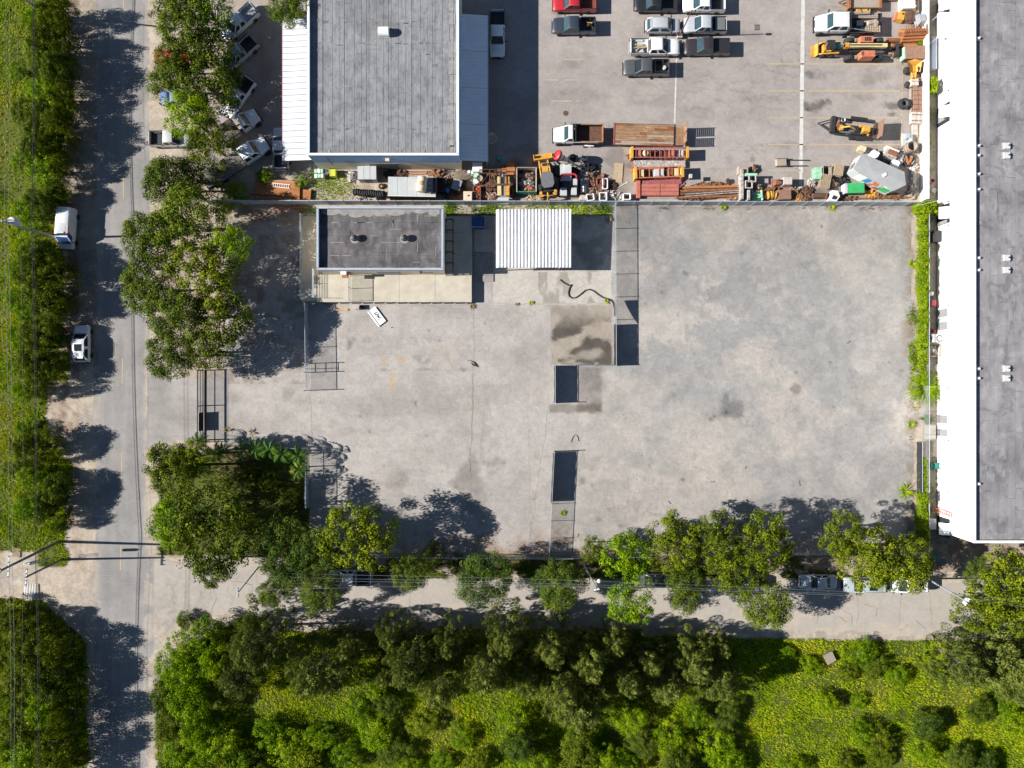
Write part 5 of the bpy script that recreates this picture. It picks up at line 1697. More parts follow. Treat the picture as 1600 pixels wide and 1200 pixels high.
# dump truck
dt = work_truck(903, 211, 180, "white dump truck with a rusty empty tipper body", 6.3, 2.3, 2.55, WHITE, "dump_truck", glass="glass_teal")
bx0, bx1 = -3.12, 0.35
bc = (bx0 + bx1) / 2
MB().box(bc, 0, .95, bx1 - bx0, 2.2, .08).build("tipper_floor", "rust_dark", dt)
for s in (-1, 1):
 MB().box(bc, s * 1.12, .95, bx1 - bx0, .09, .72).build("tipper_side", "rust_dark", dt)
 MB().box(bc, s * 1.12, 1.67, bx1 - bx0, .14, .06).build("tipper_rim", "old_deck", dt)
MB().box(bx1 + .02, 0, .95, .09, 2.3, 1.15).build("headboard", "dark_metal", dt)
MB().box(bx0 - .02, 0, .95, .09, 2.3, .75).build("tailgate", "rust_plate", dt)
for q, w_ in ((.25, .10), (.48, .08)):
 MB().box(bx1 + q, 0, 1.75, w_, 2.35, .08).build("tarp_bar", "dark_metal", dt)
MB().tube((bx1 + .5, 1.15, 1.6), (bx1 - .6, 1.28, 1.9), .04).tube((bx1 - .6, 1.28, 1.9), (bx0 + .6, 1.28, 1.75), .04).build("tarp_arm", "grey_metal", dt)
MB().tube((bx1 + .5, -1.15, 1.6), (bx1 - .6, -1.28, 1.9), .04).build("tarp_arm", "grey_metal", dt)
MB().box(0.2, -1.22, .55, .9, .3, .5).build("tool_locker", "dark_metal", dt)
MB().box(-1.5, 1.15, .5, 1.2, .3, .1).build("side_step", "white_paint", dt)

# equipment trailer with plank deck and raised ramp
tx_, ty_ = G(1012, 211, .8)
tr = thing("flatbed_trailer", "long rusty plank deck trailer coupled behind the white dump truck", "trailer", tx_, ty_, 0.012, math.radians(-1.5))
for i in range(10):
 y = -1.25 + 0.28 * (i + .5) - .15
 cuts = [-4.3] + sorted(R.uniform(-3.5, 3.2) for _ in range(2)) + [3.35]
 for a, b in zip(cuts, cuts[1:]):
  if b - a > .2:
   MB().box((a + b) / 2, y, .80 + R.uniform(0, .02), b - a - .02, .262, .06).build("plank", R.choice(("old_deck", "old_deck", "old_deck", "rust", "wood_grey")), tr)
for s in (-1, 1):
 MB().box(-.4, s * 1.37, .62, 8.1, .08, .26).build("side_rail", "rust_dark", tr)
 wheels(tr, (.2, 1.1), 1.1, .36, .24)
MB().box(-4.36, 0, .62, .16, 2.75, .3).build("headboard", "dull_red", tr)
m = MB().tube((-4.3, 0.9, .6), (-6.0, 0, .6), .06).tube((-4.3, -.9, .6), (-6.0, 0, .6), .06).tube((-4.3, 0, .6), (-6.2, 0, .6), .07)
m.build("drawbar", "dull_red", tr)
for i in range(7):
 m = MB()
 x0 = 3.45
 m.box(x0 + 0.25 + i * .16, 0, .84 + i * .02, .13, 2.5, .05)
 m.build("dovetail_slat", "old_deck", tr)
rp_ = thing
for s in (-1, 1):
 m = MB()
 for i in range(11):
  m.box(4.62, s * .68, .82 + i * .155, .07, 1.12, .09)
 m.box(4.62, s * .14, .8, .09, .07, 1.75).box(4.62, s * 1.22, .8, .09, .07, 1.75)
 m.build("loading_ramp", "old_deck", tr)

# crew cab flatbed with pipes, pallet and tarpaulin
cf = work_truck(1326, 37, 180, "white crew cab flatbed truck carrying pipes and a pallet", 8.6, 2.45, 4.0, WHITE, "flatbed_truck", True, glass="glass_teal")
MB().box(-2.05, 0, .98, 4.4, 2.5, .1).build("flatbed", "dark_metal", cf)
MB().box(.2, 0, 1.08, .08, 2.5, 1.0).build("headache_rack", "dark_metal", cf)
for s in (-1, 1):
 MB().box(-2.05, s * 1.22, 1.08, 4.3, .06, .12).build("side_rail", "rust_dark", cf)
 MB().box(-1.0, s * 1.24, .4, 1.0, .3, .5).build("tool_locker", "dark_metal", cf)
MB().tube((.6, 1.0, 1.9), (-2.6, 1.22, 1.5), .04).build("brace", "galvanised", cf)

def on(root, lx, ly, z, name, label, cat, parts, rz=0.0):
 return drop(name, label, cat, root, lx, ly, z, parts, rz)

pm = MB()
for i in range(3):
 pm.tube((-1.7, -.2 + i * .24, .14), (1.7, -.2 + i * .24, .14 + .03 * i), .12, n=10)
on(cf, -1.9, -0.95, 1.10, "pipe_bundle", "bundle of long pale pipes along the flatbed truck's far side", "pipes", [("pipe", pm, "wood_grey")])
on(cf, -.75, -1.7 + 0.6, 1.42, "rolled_carpet", "brown rolled mat on top of the flatbed truck's pipes", "rolled mat", [("roll", MB().tube((-1.6, 0, .2), (1.5, .1, .2), .2, n=12), "wood_grey"), ("tie", MB().tube((-.6, 0, .2), (-.5, 0, .2), .215, n=12), "dark_metal")])

def pallet_parts(w=1.1, l=1.1):
 m = MB()
 n = 7
 for i in range(n):
  m.box(-w / 2 + (i + .5) * w / n, 0, .10, w / n * .62, l, .022)
 b = MB()
 for y in (-l / 2 + .06, 0, l / 2 - .06):
  b.box(0, y, 0, w, .09, .10)
 return [("deck_slats", m, "wood_pale"), ("bearers", b, "wood_grey")]

on(cf, -3.0, .75, 1.10, "pallet", "pale wooden pallet on the flatbed truck's near side", "pallet", pallet_parts(2.0, .8))
on(cf, -2.9, -.05, 1.10, "tarpaulin", "crumpled brown tarpaulin on the flatbed truck's deck", "tarpaulin", [("sheet", MB().box(0, 0, 0, 1.8, .8, .35, .2, taper=.55).box(-.4, .1, 0, .9, .7, .45, -.4, taper=.5), "wood_grey")])
on(cf, -1.2, .2, 1.10, "tool_chest", "dark blue tool chest on the flatbed truck's deck", "chest", [("chest", MB().box(0, 0, 0, .8, .6, .4), "blue_paint"), ("lid", MB().box(0, 0, .4, .84, .64, .07), "dark_metal")])
on(cf, -4.5, -.6, 0.0, "red_jack", "small red jack standing behind the flatbed truck", "jack", [("frame", MB().tube((-.2, -.2, 0.05), (.3, .2, .6), .06).box(0, 0, 0, .6, .4, .1), "red_paint"), ("handle", MB().tube((.3, .2, .6), (.7, -.3, .9), .03), "dark_metal")])

# box body stake truck and long flatbed in the shade of the trees
s1 = work_truck(369, 201, 35, "white stake truck with a dark slatted bed, parked aslant fourth of its row", 6.6, 2.2, 2.6, (0.66, 0.68, 0.70), "stake_truck")
MB().box(-1.5, 0, .98, 3.5, 2.2, .09).build("bed_floor", "pole_wood", s1)
for s in (-1, 1):
 for k in range(3):
  MB().box(-1.5, s * 1.08, 1.15 + k * .28, 3.5, .05, .16).build("side_slat", "pole_wood", s1)
 for k in range(4):
  MB().box(-3.1 + k * 1.06, s * 1.04, 1.0, .08, .06, .95).build("stake", "dark_metal", s1)
for k in range(3):
 MB().box(-3.22, 0, 1.15 + k * .28, .05, 2.1, .16).build("tail_slat", "rust_dark", s1)
s2 = work_truck(368, 254, 33, "white crew cab truck with a long dark plank flatbed, lowest of the aslant row", 9.6, 2.3, 3.7, (0.68, 0.70, 0.72), "flatbed_truck", True)
for i in range(8):
 MB().box(-1.95, -1.05 + i * .30, 1.0 + R.uniform(0, .012), 5.7, .28, .07).build("plank", "pole_wood", s2)
for s in (-1, 1):
 MB().box(-1.95, s * 1.22, .92, 5.7, .06, .14).build("side_rail", "dark_metal", s2)
wheels(s2, (-2.4,), 1.1, .44, .28)
# ---------------------------------------------------------------- machines, stacks and scrap of the contractor's lot
def put(name, label, cat, px, py, h, parts, deg=0.0, z=0.012, grp=None):
 """thing standing on the ground whose middle, at height h/2, the photograph shows at (px, py)"""
 x, y = G(px, py, h / 2 + z)
 t = thing(name, label, cat, x, y, z, math.radians(deg), grp)
 for p in parts:
  o = p[1].build(p[0], p[2], t, len(p) > 3)
 return t

def B(*a, **k):
 return MB().box(*a, **k)

def heap(n, sx, sy, h, seed, smax=0.7, rods=0.3):
 """tangle of small pieces, none floating: each rests in the mound"""
 r = random.Random(seed)
 m = MB()
 m.lathe([(1.0, 0), (0.8, h * .3), (.4, h * .5), (0, h * .55)], 0, 0, 0, 10, Matrix.Diagonal((sx / 2 * .9, sy / 2 * .9, 1, 1)))
 for i in range(n):
  a, q = r.uniform(0, 2 * PI), math.sqrt(r.random())
  x, y = q * sx / 2 * .92 * math.cos(a), q * sy / 2 * .92 * math.sin(a)
  z = h * .5 * (1 - q * q) * r.uniform(.4, 1.0)
  if r.random() < rods:
   l = r.uniform(.3, smax * 1.6)
   b = r.uniform(0, PI)
   m.tube((x - l / 2 * math.cos(b), y - l / 2 * math.sin(b), z + .04), (x + l / 2 * math.cos(b), y + l / 2 * math.sin(b), z + r.uniform(0.05, .3)), r.uniform(.025, .06), n=5)
  else:
   m.box(x, y, z, r.uniform(.12, smax), r.uniform(.1, smax * .7), r.uniform(.06, .3), r.uniform(0, PI), r.uniform(-.4, .4), r.uniform(-.4, .4))
 return m

def scrap(label, px, py, w, l, h, mat, seed, n=46, deg=0, name="scrap_heap", smax=.6, rods=.3):
 """a pile seen as w x l pixels"""
 x, y = G(px, py, h * .4)
 o = heap(n, w / 12, l / 12, h, seed, smax, rods).build(name, mat)
 o.location = (x, y, 0.010)
 o.rotation_euler = (0, 0, math.radians(deg))
 tag(o, label, "scrap pile", None, "stuff")
 return o

# --- west end: steel plates, ladder, trailer tongue
pl = []
for i in range(3):
 pl.append(("steel_plate", B(0.05 * i, .04 * i, i * .20, 6.0 - .1 * i, 2.55, .18, math.radians(1.2 * i)), "rust_plate"))
pl.append(("edge_bar", B(.6, 1.2, .6, 4.3, .1, .08), "wood_pale"))
pl.append(("groove", B(-1.3, -.75, .585, 4.2, .16, .02), "rust_dark"))
put("steel_plate_stack", "broad stack of rust brown steel plates against the boundary fence", "steel plates", 433, 298, .7, pl, -4)
put("rusty_skid", "small rusty skid at the end of the brown steel plates", "skid", 478, 304, .5, [("deck", B(0, 0, .25, 1.3, 1.2, .12), "rust_plate"), ("runner", B(0, .5, 0, 1.2, .14, .25), "rust_dark"), ("runner", B(0, -.5, 0, 1.2, .14, .25), "rust_dark")], -6)
x, y = G(439, 290, .7)
t = thing("ladder", "short pale ladder lying on the brown steel plates", "ladder", x, y, .62, math.radians(-6))
for s in (-1, 1):
 B(0, s * .22, 0, 2.3, .07, .08).build("stile", "white_paint", t)
for i in range(8):
 B(-1.0 + i * .28, 0, .01, .06, .42, .05).build("rung", "white_paint", t)
# orange trusses lying against the yard side of the fence
m = MB()
for s in (0, .45, .9):
 m.tube((-2.4, s - .45, .12), (2.4, s - .45, .12 + .05 * s), .045, n=6)
for i in range(9):
 m.tube((-2.3 + i * .52, -.45, .13), (-2.05 + i * .52, .45, .15), .03, n=5)
put("steel_truss", "orange painted steel truss lying along the fence by the office", "truss", 453, 323, .3, [("frame", m, "orange_paint")], -1)
# wrapped bales, tub, lime machine by the workshop wall
m = MB()
parts = [("base_pallet", B(0, 0, 0, 1.25, 1.25, .12), "wood_pale")]
for i in range(3):
 for j in range(2):
  parts.append(("sack", B(-.4 + i * .4, -.32 + j * .62, .12, .36, .56, .75, taper=.92), "mint" if (i + j) % 2 else "white_paint"))
put("sack_pallet", "pallet of green and white sacks on the grass by the workshop", "sacks", 499.5, 272.5, .8, parts, 2)
put("round_tub", "dark round tub with a lid between the green sacks and the lime box", "tub", 511, 268, .8, [("tub", MB().lathe([(.38, 0), (.46, .6), (.5, .64), (.48, .7), (0, .72)], 0, 0, 0, 16), "print_grey", 1), ("lid_knob", MB().lathe([(.1, .7), (.1, .78), (0, .8)], 0, 0, 0, 8), "dark_metal")])
put("lime_box", "small lime yellow machine box next to the round tub", "machine", 521, 271, .9, [("case", B(0, 0, .1, .85, .95, .7, taper=.92), "lime_paint"), ("skid", B(0, 0, 0, .9, 1.0, .1), "dark_metal"), ("handle", MB().tube((-.3, -.4, .8), (-.3, .4, .8), .03).tube((.3, -.4, .8), (.3, .4, .8), .03), "lime_paint")])
scrap("little heap of pale offcuts left of the small grey shed", 549, 274, 16, 20, .6, "scrap_pale", 3, 26)
# small grey shed
parts = [("body", B(0, 0, 0, 2.35, 1.75, 1.7), "grey_metal")]
for i in range(3):
 parts.append(("roof_panel", B(-.80 + i * .80, 0, 1.72, .76, 1.85, .05, 0, 0, .05), "pale_grey"))
parts.append(("door", B(0, -.885, .05, .9, .03, 1.5), "print_grey"))
put("tool_shed", "small grey tool shed with a three panel roof below the workshop wall", "shed", 575.5, 272, 1.8, parts)
put("plank_bundle", "long boards leaning flat above the grey tool shed", "boards", 585, 263.5, .3, [("board", B(0, .1, 0, 3.8, .14, .2).box(.2, -.12, .02, 3.4, .12, .18), "white_paint")], 2)
# row of tyres on edge
xq, yq = G(553, 299, .9)
for i in range(14):
 lab = "black tyre standing in the close row left of the grey container"
 t = thing("tyre", lab, "tyre", xq + .29 * i, yq - .02 * i + .08 * math.sin(i), .45, 0, "tyres standing in a row by the grey container")
 mt = Matrix.Rotation(PI / 2 - .35, 4, 'Y') @ Matrix.Rotation(.0, 4, 'X')
 MB().torus(0, 0, 0, .33, .13, mt, 18, 8).build("tread", "rubber", t, True)
 MB().torus(0, 0, 0, .21, .03, mt, 14, 6).build("bead", "print_grey", t, True)
put("drain_grate_stack", "dark slatted grating below the row of tyres", "grating", 593.5, 311, .3, [("frame", B(0, 0, 0, 1.0, .9, .08), "dark_metal")] + [("bar", B(-.4 + i * .16, 0, .08, .06, .86, .14), "dark_metal") for i in range(6)])
put("hose_coil", "yellow and black hose coil between the grey shed and the container", "hose", 596, 291, .3, [("coil", MB().torus(0, 0, .1, .33, .07).torus(.05, .02, .2, .28, .06), "rubber"), ("reel", MB().lathe([(.15, 0), (.15, .2), (0, .22)], 0, 0, 0, 10), "machine_yellow")])
# container with a pale tank on it
parts = [("body", B(0, 0, .1, 6.1, 2.45, 2.2), "rust_dark")]
for i in range(5):
 parts.append(("roof_panel", B(-2.42 + i * 1.215, 0, 2.3, 1.19, 2.45, .05), "pale_grey"))
for i in range(18):
 parts.append(("wall_rib", B(-2.9 + i * .34, -1.24, .15, .12, .05, 2.1), "rust_dark"))
parts.append(("roof_edge", B(0, -1.2, 2.35, 6.1, .05, .04), "white_paint"))
ct = put("container", "brown container with a pale grey roof and a cream tank on top", "container", 645, 295, 2.9, parts, -1)
x, y = G(659, 288, 3.0)
t = thing("water_tank", "cream ribbed water tank lying on the grey container roof", "tank", x, y, 2.38, math.radians(84))
m = MB()
mt = Matrix.Rotation(PI / 2, 4, 'Y')
m.lathe([(0, -1.0), (.5, -.96), (.64, -.8), (.64, -.35), (.60, -.3), (.64, -.25), (.64, .25), (.60, .3), (.64, .35), (.64, .8), (.5, .96), (0, 1.0)], 0, 0, .62, 18, Matrix.Translation((0, 0, .62)) @ mt @ Matrix.Translation((0, 0, -.62)))
m.build("barrel", "cream_tank", t, True)
MB().lathe([(.24, 1.22), (.24, 1.3), (.2, 1.33), (0, 1.34)], 0, 0, 0, 14).build("hatch", "machine_yellow", t)
for s in (-.6, .6):
 B(s, 0, 0, .14, 1.2, .25).build("cradle", "dark_metal", t)
m = MB()
for i in range(4):
 m.box(0, -.85 + i * .55, 0, .35, .32, .30 - .03 * i, .2 * i)
x, y = G(671, 290, 2.6)
t = thing("roof_clutter", "white and black boxes set along the container roof's end", "boxes", x, y, 2.36)
m.build("box", "scrap_pale", t)
B(.6, 0, 0, .35, 2.0, .22).build("rack", "dark_metal", t)
put("rusty_plate", "rust red plate leaning flat above the grey container", "steel plate", 652, 268, .3, [("plate", B(0, 0, .05, 2.6, .75, .1), "rust_plate"), ("batten", B(0, -.3, .15, 2.4, .12, .06), "wood_grey")], 3)
scrap("dark tangle of parts between the grey shed and the workshop wall", 617, 270, 40, 22, .7, "rust_dark", 5, 40)
scrap("rusty offcuts along the workshop wall right of the container", 683, 268, 30, 18, .6, "scrap_rust", 6, 34)
scrap("pale offcuts lying just below the container's end", 683, 310, 18, 6, .4, "scrap_pale", 7, 18)
scrap("brown sand heap against the workshop's south east corner", 722, 273, 44, 22, .9, "soil", 8, 8, 0, "sand_heap", .3)
put("plastic_bin", "dark grey square bin tipped on the ground right of the container", "bin", 714, 290, 1.0, [("tub", B(0, 0, 0, 1.05, 1.25, .95, taper=1.08), "print_grey"), ("lid", B(0, 0, .95, 1.15, 1.35, .07), "grey_metal")], -18)
put("barrel", "blue plastic barrel standing beside the dark bins", "barrel", 699, 298, .9, [("barrel", MB().lathe([(.25, 0), (.3, .1), (.31, .45), (.3, .8), (.25, .9), (0, .9)], 0, 0, 0, 14), "bright_blue", 1), ("bung", MB().lathe([(.05, .9), (.05, .93), (0, .94)], .12, 0, 0, 8), "white_paint")])
put("scrap_bin", "black open bin in the shade right of the container", "bin", 690, 290, 1.0, [("floor", B(0, 0, .05, 1.3, 1.8, .06), "dark_metal"), ("side", B(-.65, 0, .05, .07, 1.8, .95).box(.65, 0, .05, .07, 1.8, .95), "dark_metal"), ("end", B(0, -.9, .05, 1.3, .07, .95).box(0, .9, .05, 1.3, .07, .95), "dark_metal")], -4)
scrap("rusty odds and ends along the fence left of the white cabinet", 708, 307, 30, 12, .6, "scrap_rust", 9, 34)
put("white_cabinet", "square dirty white cabinet by the boundary fence", "cabinet", 731, 308.5, 1.0, [("body", B(0, 0, .06, 1.05, 1.25, .9), "beige_block"), ("top", B(0, 0, .96, 1.1, 1.3, .05), "cream_tank"), ("plinth", B(0, 0, 0, 1.0, 1.2, .06), "dark_metal"), ("vent", MB().lathe([(.1, 1.01), (.1, 1.08), (0, 1.1)], .1, .1, 0, 8), "dark_metal")])
# orange cluttered cart
cart = put("work_cart", "orange cart heaped with tools by the boundary fence", "cart", 745, 303, .8, [("deck", B(0, 0, .35, .95, 2.0, .08), "machine_yellow"), ("side", B(-.45, 0, .43, .06, 2.0, .3).box(.45, 0, .43, .06, 2.0, .3), "orange_paint"), ("axle", MB().tube((-.55, .5, .2), (.55, .5, .2), .05), "dark_metal")])
wheels(cart, (0,), .55, .22, .12)
for i, (lx, ly, mt_) in enumerate(((.1, .6, "red_paint"), (-.15, .1, "scrap_mix"), (.15, -.4, "scrap_rust"), (-.1, -.7, "dark_metal"))):
 a, b = at_in(cart, lx, ly)
 o = heap(9, .7, .5, .3, 40 + i, .3).build("tool_pile", mt_)
 o.location = (a, b, .44)
 tag(o, ("red oddments on the orange cart", "pale tools on the orange cart", "rusty parts on the orange cart", "black parts at the orange cart's lower end")[i], "tools", None, "stuff")
# white drums and sacks near the canopy end
for (px, py, mt_, lab) in ((743.5, 284, "white_paint", "white topped drum below the shaded canopy's corner"), (744, 276, "mint", "green topped drum above the white topped drum"), (750, 280, "wood_pale", "tan lidded drum beside the green topped drum"), (732.5, 270, "white_paint", "small white pail left of the white tank box"), (738, 271, "white_paint", "second small white pail beside the white tank box")):
 r_ = .42 if px > 740 else .24
 put("drum", lab, "drum", px, py, .9, [("shell", MB().lathe([(r_ * .96, 0), (r_, .03), (r_ * .97, .3), (r_, .32), (r_ * .97, .6), (r_, .62), (r_, .88), (r_ * .9, .9), (r_ * .9, .87), (0, .87)], 0, 0, 0, 16), mt_, 1), ("rim", MB().torus(0, 0, .88, r_ * .97, .025, None, 16, 6), "dark_metal")])
put("liquid_tank", "white cube tank under the shaded canopy's corner", "tank", 746, 263, 1.2, [("bottle", B(0, 0, .15, 1.3, 1.2, 1.0, taper=.96), "white_paint"), ("base_pallet", B(0, 0, 0, 1.4, 1.3, .15), "wood_grey"), ("cage", MB().tube((-.68, -.62, .5), (.68, -.62, .5), .02).tube((-.68, .62, .5), (.68, .62, .5), .02).tube((-.68, -.62, .9), (.68, -.62, .9), .02), "galvanised")])
scrap("rounded heap of pink and black rubble on a skid beside the white cube tank", 757, 260, 19, 12, 1.2, "scrap_mix", 11, 40, 0, "rubble_heap", .35, .1)
# pipe racks
m = MB()
for x in (-1.0, .3, 1.6, 2.4):
 m.tube((x, -1.0, 0), (x, -1.0, 1.6), .05).tube((x, 1.0, 0), (x, 1.0, 1.6), .05).tube((x, -1.0, 1.6), (x, 1.0, 1.6), .05)
for y in (-1.0, 1.0, .55):
 m.tube((-1.0, y, 1.6), (2.4, y, 1.6), .05)
m.tube((-.9, -1.0, 1.6), (.3, .6, 1.6), .035)
put("pipe_rack", "tall rusty pipe frame left of the yellow gantry", "rack", 762, 280, 1.6, [("frame", m, "rust_dark")])
scrap("dark parts piled under the rusty pipe frame", 764, 288, 34, 26, .7, "rust_dark", 12, 46)
scrap("brown and pale oddments at the fence left of the yellow gantry", 766, 307, 22, 14, .6, "scrap_mix", 13, 30)
# crossed rust plates
put("plate_stack", "cross shaped stack of rust orange steel plates", "steel plates", 797, 265, .6, [("steel_plate", B(0, 0, 0, 2.2, .95, .22), "rust_plate"), ("steel_plate", B(.1, .1, .24, 1.15, 1.75, .16), "rust_plate"), ("steel_plate", B(.1, .1, .42, 1.1, 1.7, .1, .03), "rust_plate")], 0)
# yellow gantry / trench box
parts = [("beam", B(-.52, 0, 1.0, .5, 2.4, .5), "pale_yellow"), ("beam", B(.52, 0, 1.0, .5, 2.4, .5), "machine_yellow"), ("spine", B(0, .2, .9, .42, 3.0, .4), "grey_metal"), ("foot_block", B(0, -1.7, 0, 1.4, .8, .9), "pale_grey"), ("foot_block", B(0, 1.3, 0, 1.2, .6, .9), "dark_metal"), ("tie_bar", B(0, .2, 1.52, 2.4, .14, .1), "rust_dark")]
put("yellow_gantry", "yellow twin beam gantry with a grey spine by the fence", "gantry", 786.5, 293, 1.6, parts)
# skip full of junk
sk = put("junk_skip", "open grey skip filled with mixed junk left of the yellow backhoe", "skip", 822.5, 283, 1.4, [("floor", B(0, 0, .15, 2.5, 3.1, .08), "dark_metal"), ("side", B(-1.25, 0, .15, .09, 3.1, 1.25), "beige_block"), ("side", B(1.25, 0, .15, .09, 3.1, 1.25), "beige_block"), ("end", B(0, -1.55, .15, 2.5, .09, 1.25), "teal"), ("end", B(0, 1.55, .15, 2.5, .09, 1.25), "wood_grey")])
for i, (lx, ly, sx, sy, mt_, lab) in enumerate(((0, .75, 2.1, 1.3, "scrap_mix", "dark purple grey junk in the skip's upper half"), (0, -.25, 2.1, 1.2, "scrap_pale", "white sacks and rags in the skip's middle"), (.1, -1.0, 1.7, .8, "orange_paint", "orange oddments in the skip's lower end"))):
 a, b = at_in(sk, lx, ly)
 o = heap(40, sx, sy, 1.0, 60 + i, .45, .15).build("junk_heap", mt_)
 o.location = (a, b, .26)
 tag(o, lab, "junk", None, "stuff")
scrap("tan and brown scrap strewn under the skip along the fence", 836, 310, 34, 9, .5, "wood_pale", 14, 40)

# --- yellow backhoe loader (nose up the picture)
bh = put("backhoe_loader", "yellow backhoe loader with a dark cab roof, bucket up the lot", "backhoe", 853, 278, 1.6, [], -98)
# local +x is rearwards-to-front: front = up the picture
bh.rotation_euler = (0, 0, math.radians(98))
MB().prism([(2.4, -1.15), (3.25, -1.2), (3.3, -1.0), (3.3, 1.0), (3.25, 1.2), (2.4, 1.15)], .15, .30).build("bucket_floor", "machine_yellow", bh)
B(2.42, 0, .15, .1, 2.4, .95).build("bucket_back", "machine_yellow", bh)
for s in (-1, 1):
 B(2.8, s * 1.17, .15, .8, .06, .7).build("bucket_cheek", "machine_yellow", bh)
 MB().tube((2.4, s * .55, .7), (1.0, s * .62, 1.35), .10, n=8).tube((1.0, s * .62, 1.35), (-.1, s * .62, 1.2), .10, n=8).build("loader_arm", "machine_yellow", bh)
 MB().tube((2.2, s * .35, .6), (1.2, s * .4, 1.0), .06, n=8).build("ram", "rim", bh)
 B(-1.5, s * .95, 1.05, 1.3, .35, .1).build("fender", "machine_yellow", bh)
 B(-2.2, s * .85, .1, .35, .45, .9).build("stabiliser", "machine_yellow", bh)
B(2.45, 0, 1.02, .18, 2.4, .1).build("bucket_lip", "machine_yellow", bh)
B(1.0, 0, .6, 1.7, .85, .75, taper=.92).build("hood", "machine_yellow", bh)
B(1.55, 0, 1.36, .35, .6, .06).build("intake", "dark_metal", bh)
B(-.75, 0, .6, 2.2, 1.3, .5).build("chassis", "dark_metal", bh)
MB().prism([(.3, -.5), (.3, .5), (-.1, .78), (-1.3, .80), (-1.7, .5), (-1.7, -.5), (-1.3, -.80), (-.1, -.78)], 2.35, 2.47).build("cab_roof", "print_grey", bh)
MB().prism([(.25, -.45), (.25, .45), (-.1, .72), (-1.3, .74), (-1.6, .45), (-1.6, -.45), (-1.3, -.74), (-.1, -.72)], 1.1, 2.34).build("cab_glass", "glass_dark", bh)
MB().tube((-1.9, 0, .7), (-2.6, .1, 1.7), .14, n=8).tube((-2.6, .1, 1.7), (-2.9, .15, .6), .11, n=8).build("dipper_arm", "machine_yellow", bh)
B(-2.9, .15, .15, .45, .5, .5).build("rear_bucket", "dark_metal", bh)
wheels(bh, (1.35,), .95, .42, .32, "machine_yellow" if False else "rim")
wheels(bh, (-1.25,), 1.12, .68, .46)

# --- grey boom machine with red hoop, and the raised drill mast beside it
gm = put("grey_machine", "grey decked track machine with a bright red guard hoop", "machine", 888, 281, 1.4, [], 0)
B(-.35, .85, .5, 1.4, 2.1, .55).build("deck_cover", "pale_grey", gm)
B(-.1, 1.25, 1.05, .9, 1.1, .12).build("deck_hatch", "pale_grey", gm)
B(.2, -.6, .5, 1.9, 1.2, .4).build("engine_bay", "dark_metal", gm)
B(-.65, -1.6, .4, .85, 1.0, .6).build("tool_locker", "pale_grey", gm)
B(.7, -1.55, .4, .7, .9, .6).build("tool_locker", "pale_grey", gm)
B(.85, -.4, .9, .5, .8, .3).build("console", "pale_grey", gm)
m = MB()
hp = [(-1.05, -.1, .9), (-.95, .35, 1.45), (-.7, .5, 1.5), (.75, .5, 1.5), (1.0, .3, 1.45), (1.05, -.2, .9)]
m.path(hp, .12, 8)
m.build("guard_hoop", "red_paint", gm, True)
for s in (-1, 1):
 B(s * .95, 0, 0, .45, 4.2, .5).build("track", "rubber", gm)
dm = thing("drill_mast", "cream telescopic mast with a red drum head tilted over the grey machine", "drill mast", *G(908, 263, .6), .012)
hx, hy = G(874, 244, 2.6)
dx, dy = hx - dm.location[0], hy - dm.location[1]
segs = [(0, .16), (.22, .20), (.42, .26), (.62, .31), (.84, .35)]
for i, (f, r_) in enumerate(segs):
 f2 = segs[i + 1][0] if i + 1 < len(segs) else 1.0
 MB().tube((dx * f, dy * f, .4 + 2.2 * f), (dx * f2, dy * f2, .4 + 2.2 * f2), r_, r_ * 1.04, 14).build("mast_section", "cream_tank", dm, True)
 MB().tube((dx * f, dy * f, .4 + 2.2 * f), (dx * (f + .02), dy * (f + .02), .44 + 2.2 * f), r_ * 1.12, r_ * 1.12, 14).build("collar", "dark_metal", dm)
m = MB()
hd = Vector((dx, dy, 2.2)).normalized()
q = hd.to_track_quat('Z', 'Y').to_matrix().to_4x4()
m.lathe([(.35, -.1), (.62, .05), (.68, .25), (.66, .42), (.5, .5), (.45, .3), (0, .28)], 0, 0, 0, 18, Matrix.Translation((dx, dy, 2.65)) @ q)
m.build("drum_head", "red_paint", dm, True)
B(dx + .15, dy + .1, 2.3, .3, .3, .35).build("motor", "scrap_pale", dm)
MB().tube((dx * .7, dy * .7, 1.5), (dx * .75 + .3, dy * .75 - 1.4, .02), .06, n=8).build("strut", "dark_metal", dm)
MB().tube((dx * .9, dy * .9, 2.2), (dx * .9 + .5, dy * .9 + .3, .02), .06, n=8).build("strut", "dark_metal", dm)
B(0, 0, 0, .8, .6, .35).build("foot", "dark_metal", dm)
put("cable_reel_machine", "black hose reel machine beside the mast's red head", "reel", 893, 247, 1.0, [("reel", MB().torus(0, 0, .55, .5, .16, Matrix.Translation((0, 0, .55)) @ Matrix.Rotation(1.2, 4, 'X') @ Matrix.Translation((0, 0, -.55))), "rubber", 1), ("frame", B(0, 0, 0, 1.0, .8, .3).box(-.35, 0, .3, .1, .6, .5), "dark_metal"), ("motor", B(-.55, .1, .1, .4, .4, .5), "scrap_pale")], 20)
put("white_bracket", "white C shaped steel bracket right of the hose reel", "bracket", 912.5, 249, .8, [("web", B(0, 0, 0, .12, .7, .75), "white_paint"), ("flange", B(.25, .35, 0, .5, .1, .75).box(.25, -.35, 0, .5, .1, .75), "white_paint"), ("base", B(.2, 0, 0, .7, .8, .06), "dark_metal")], 80)
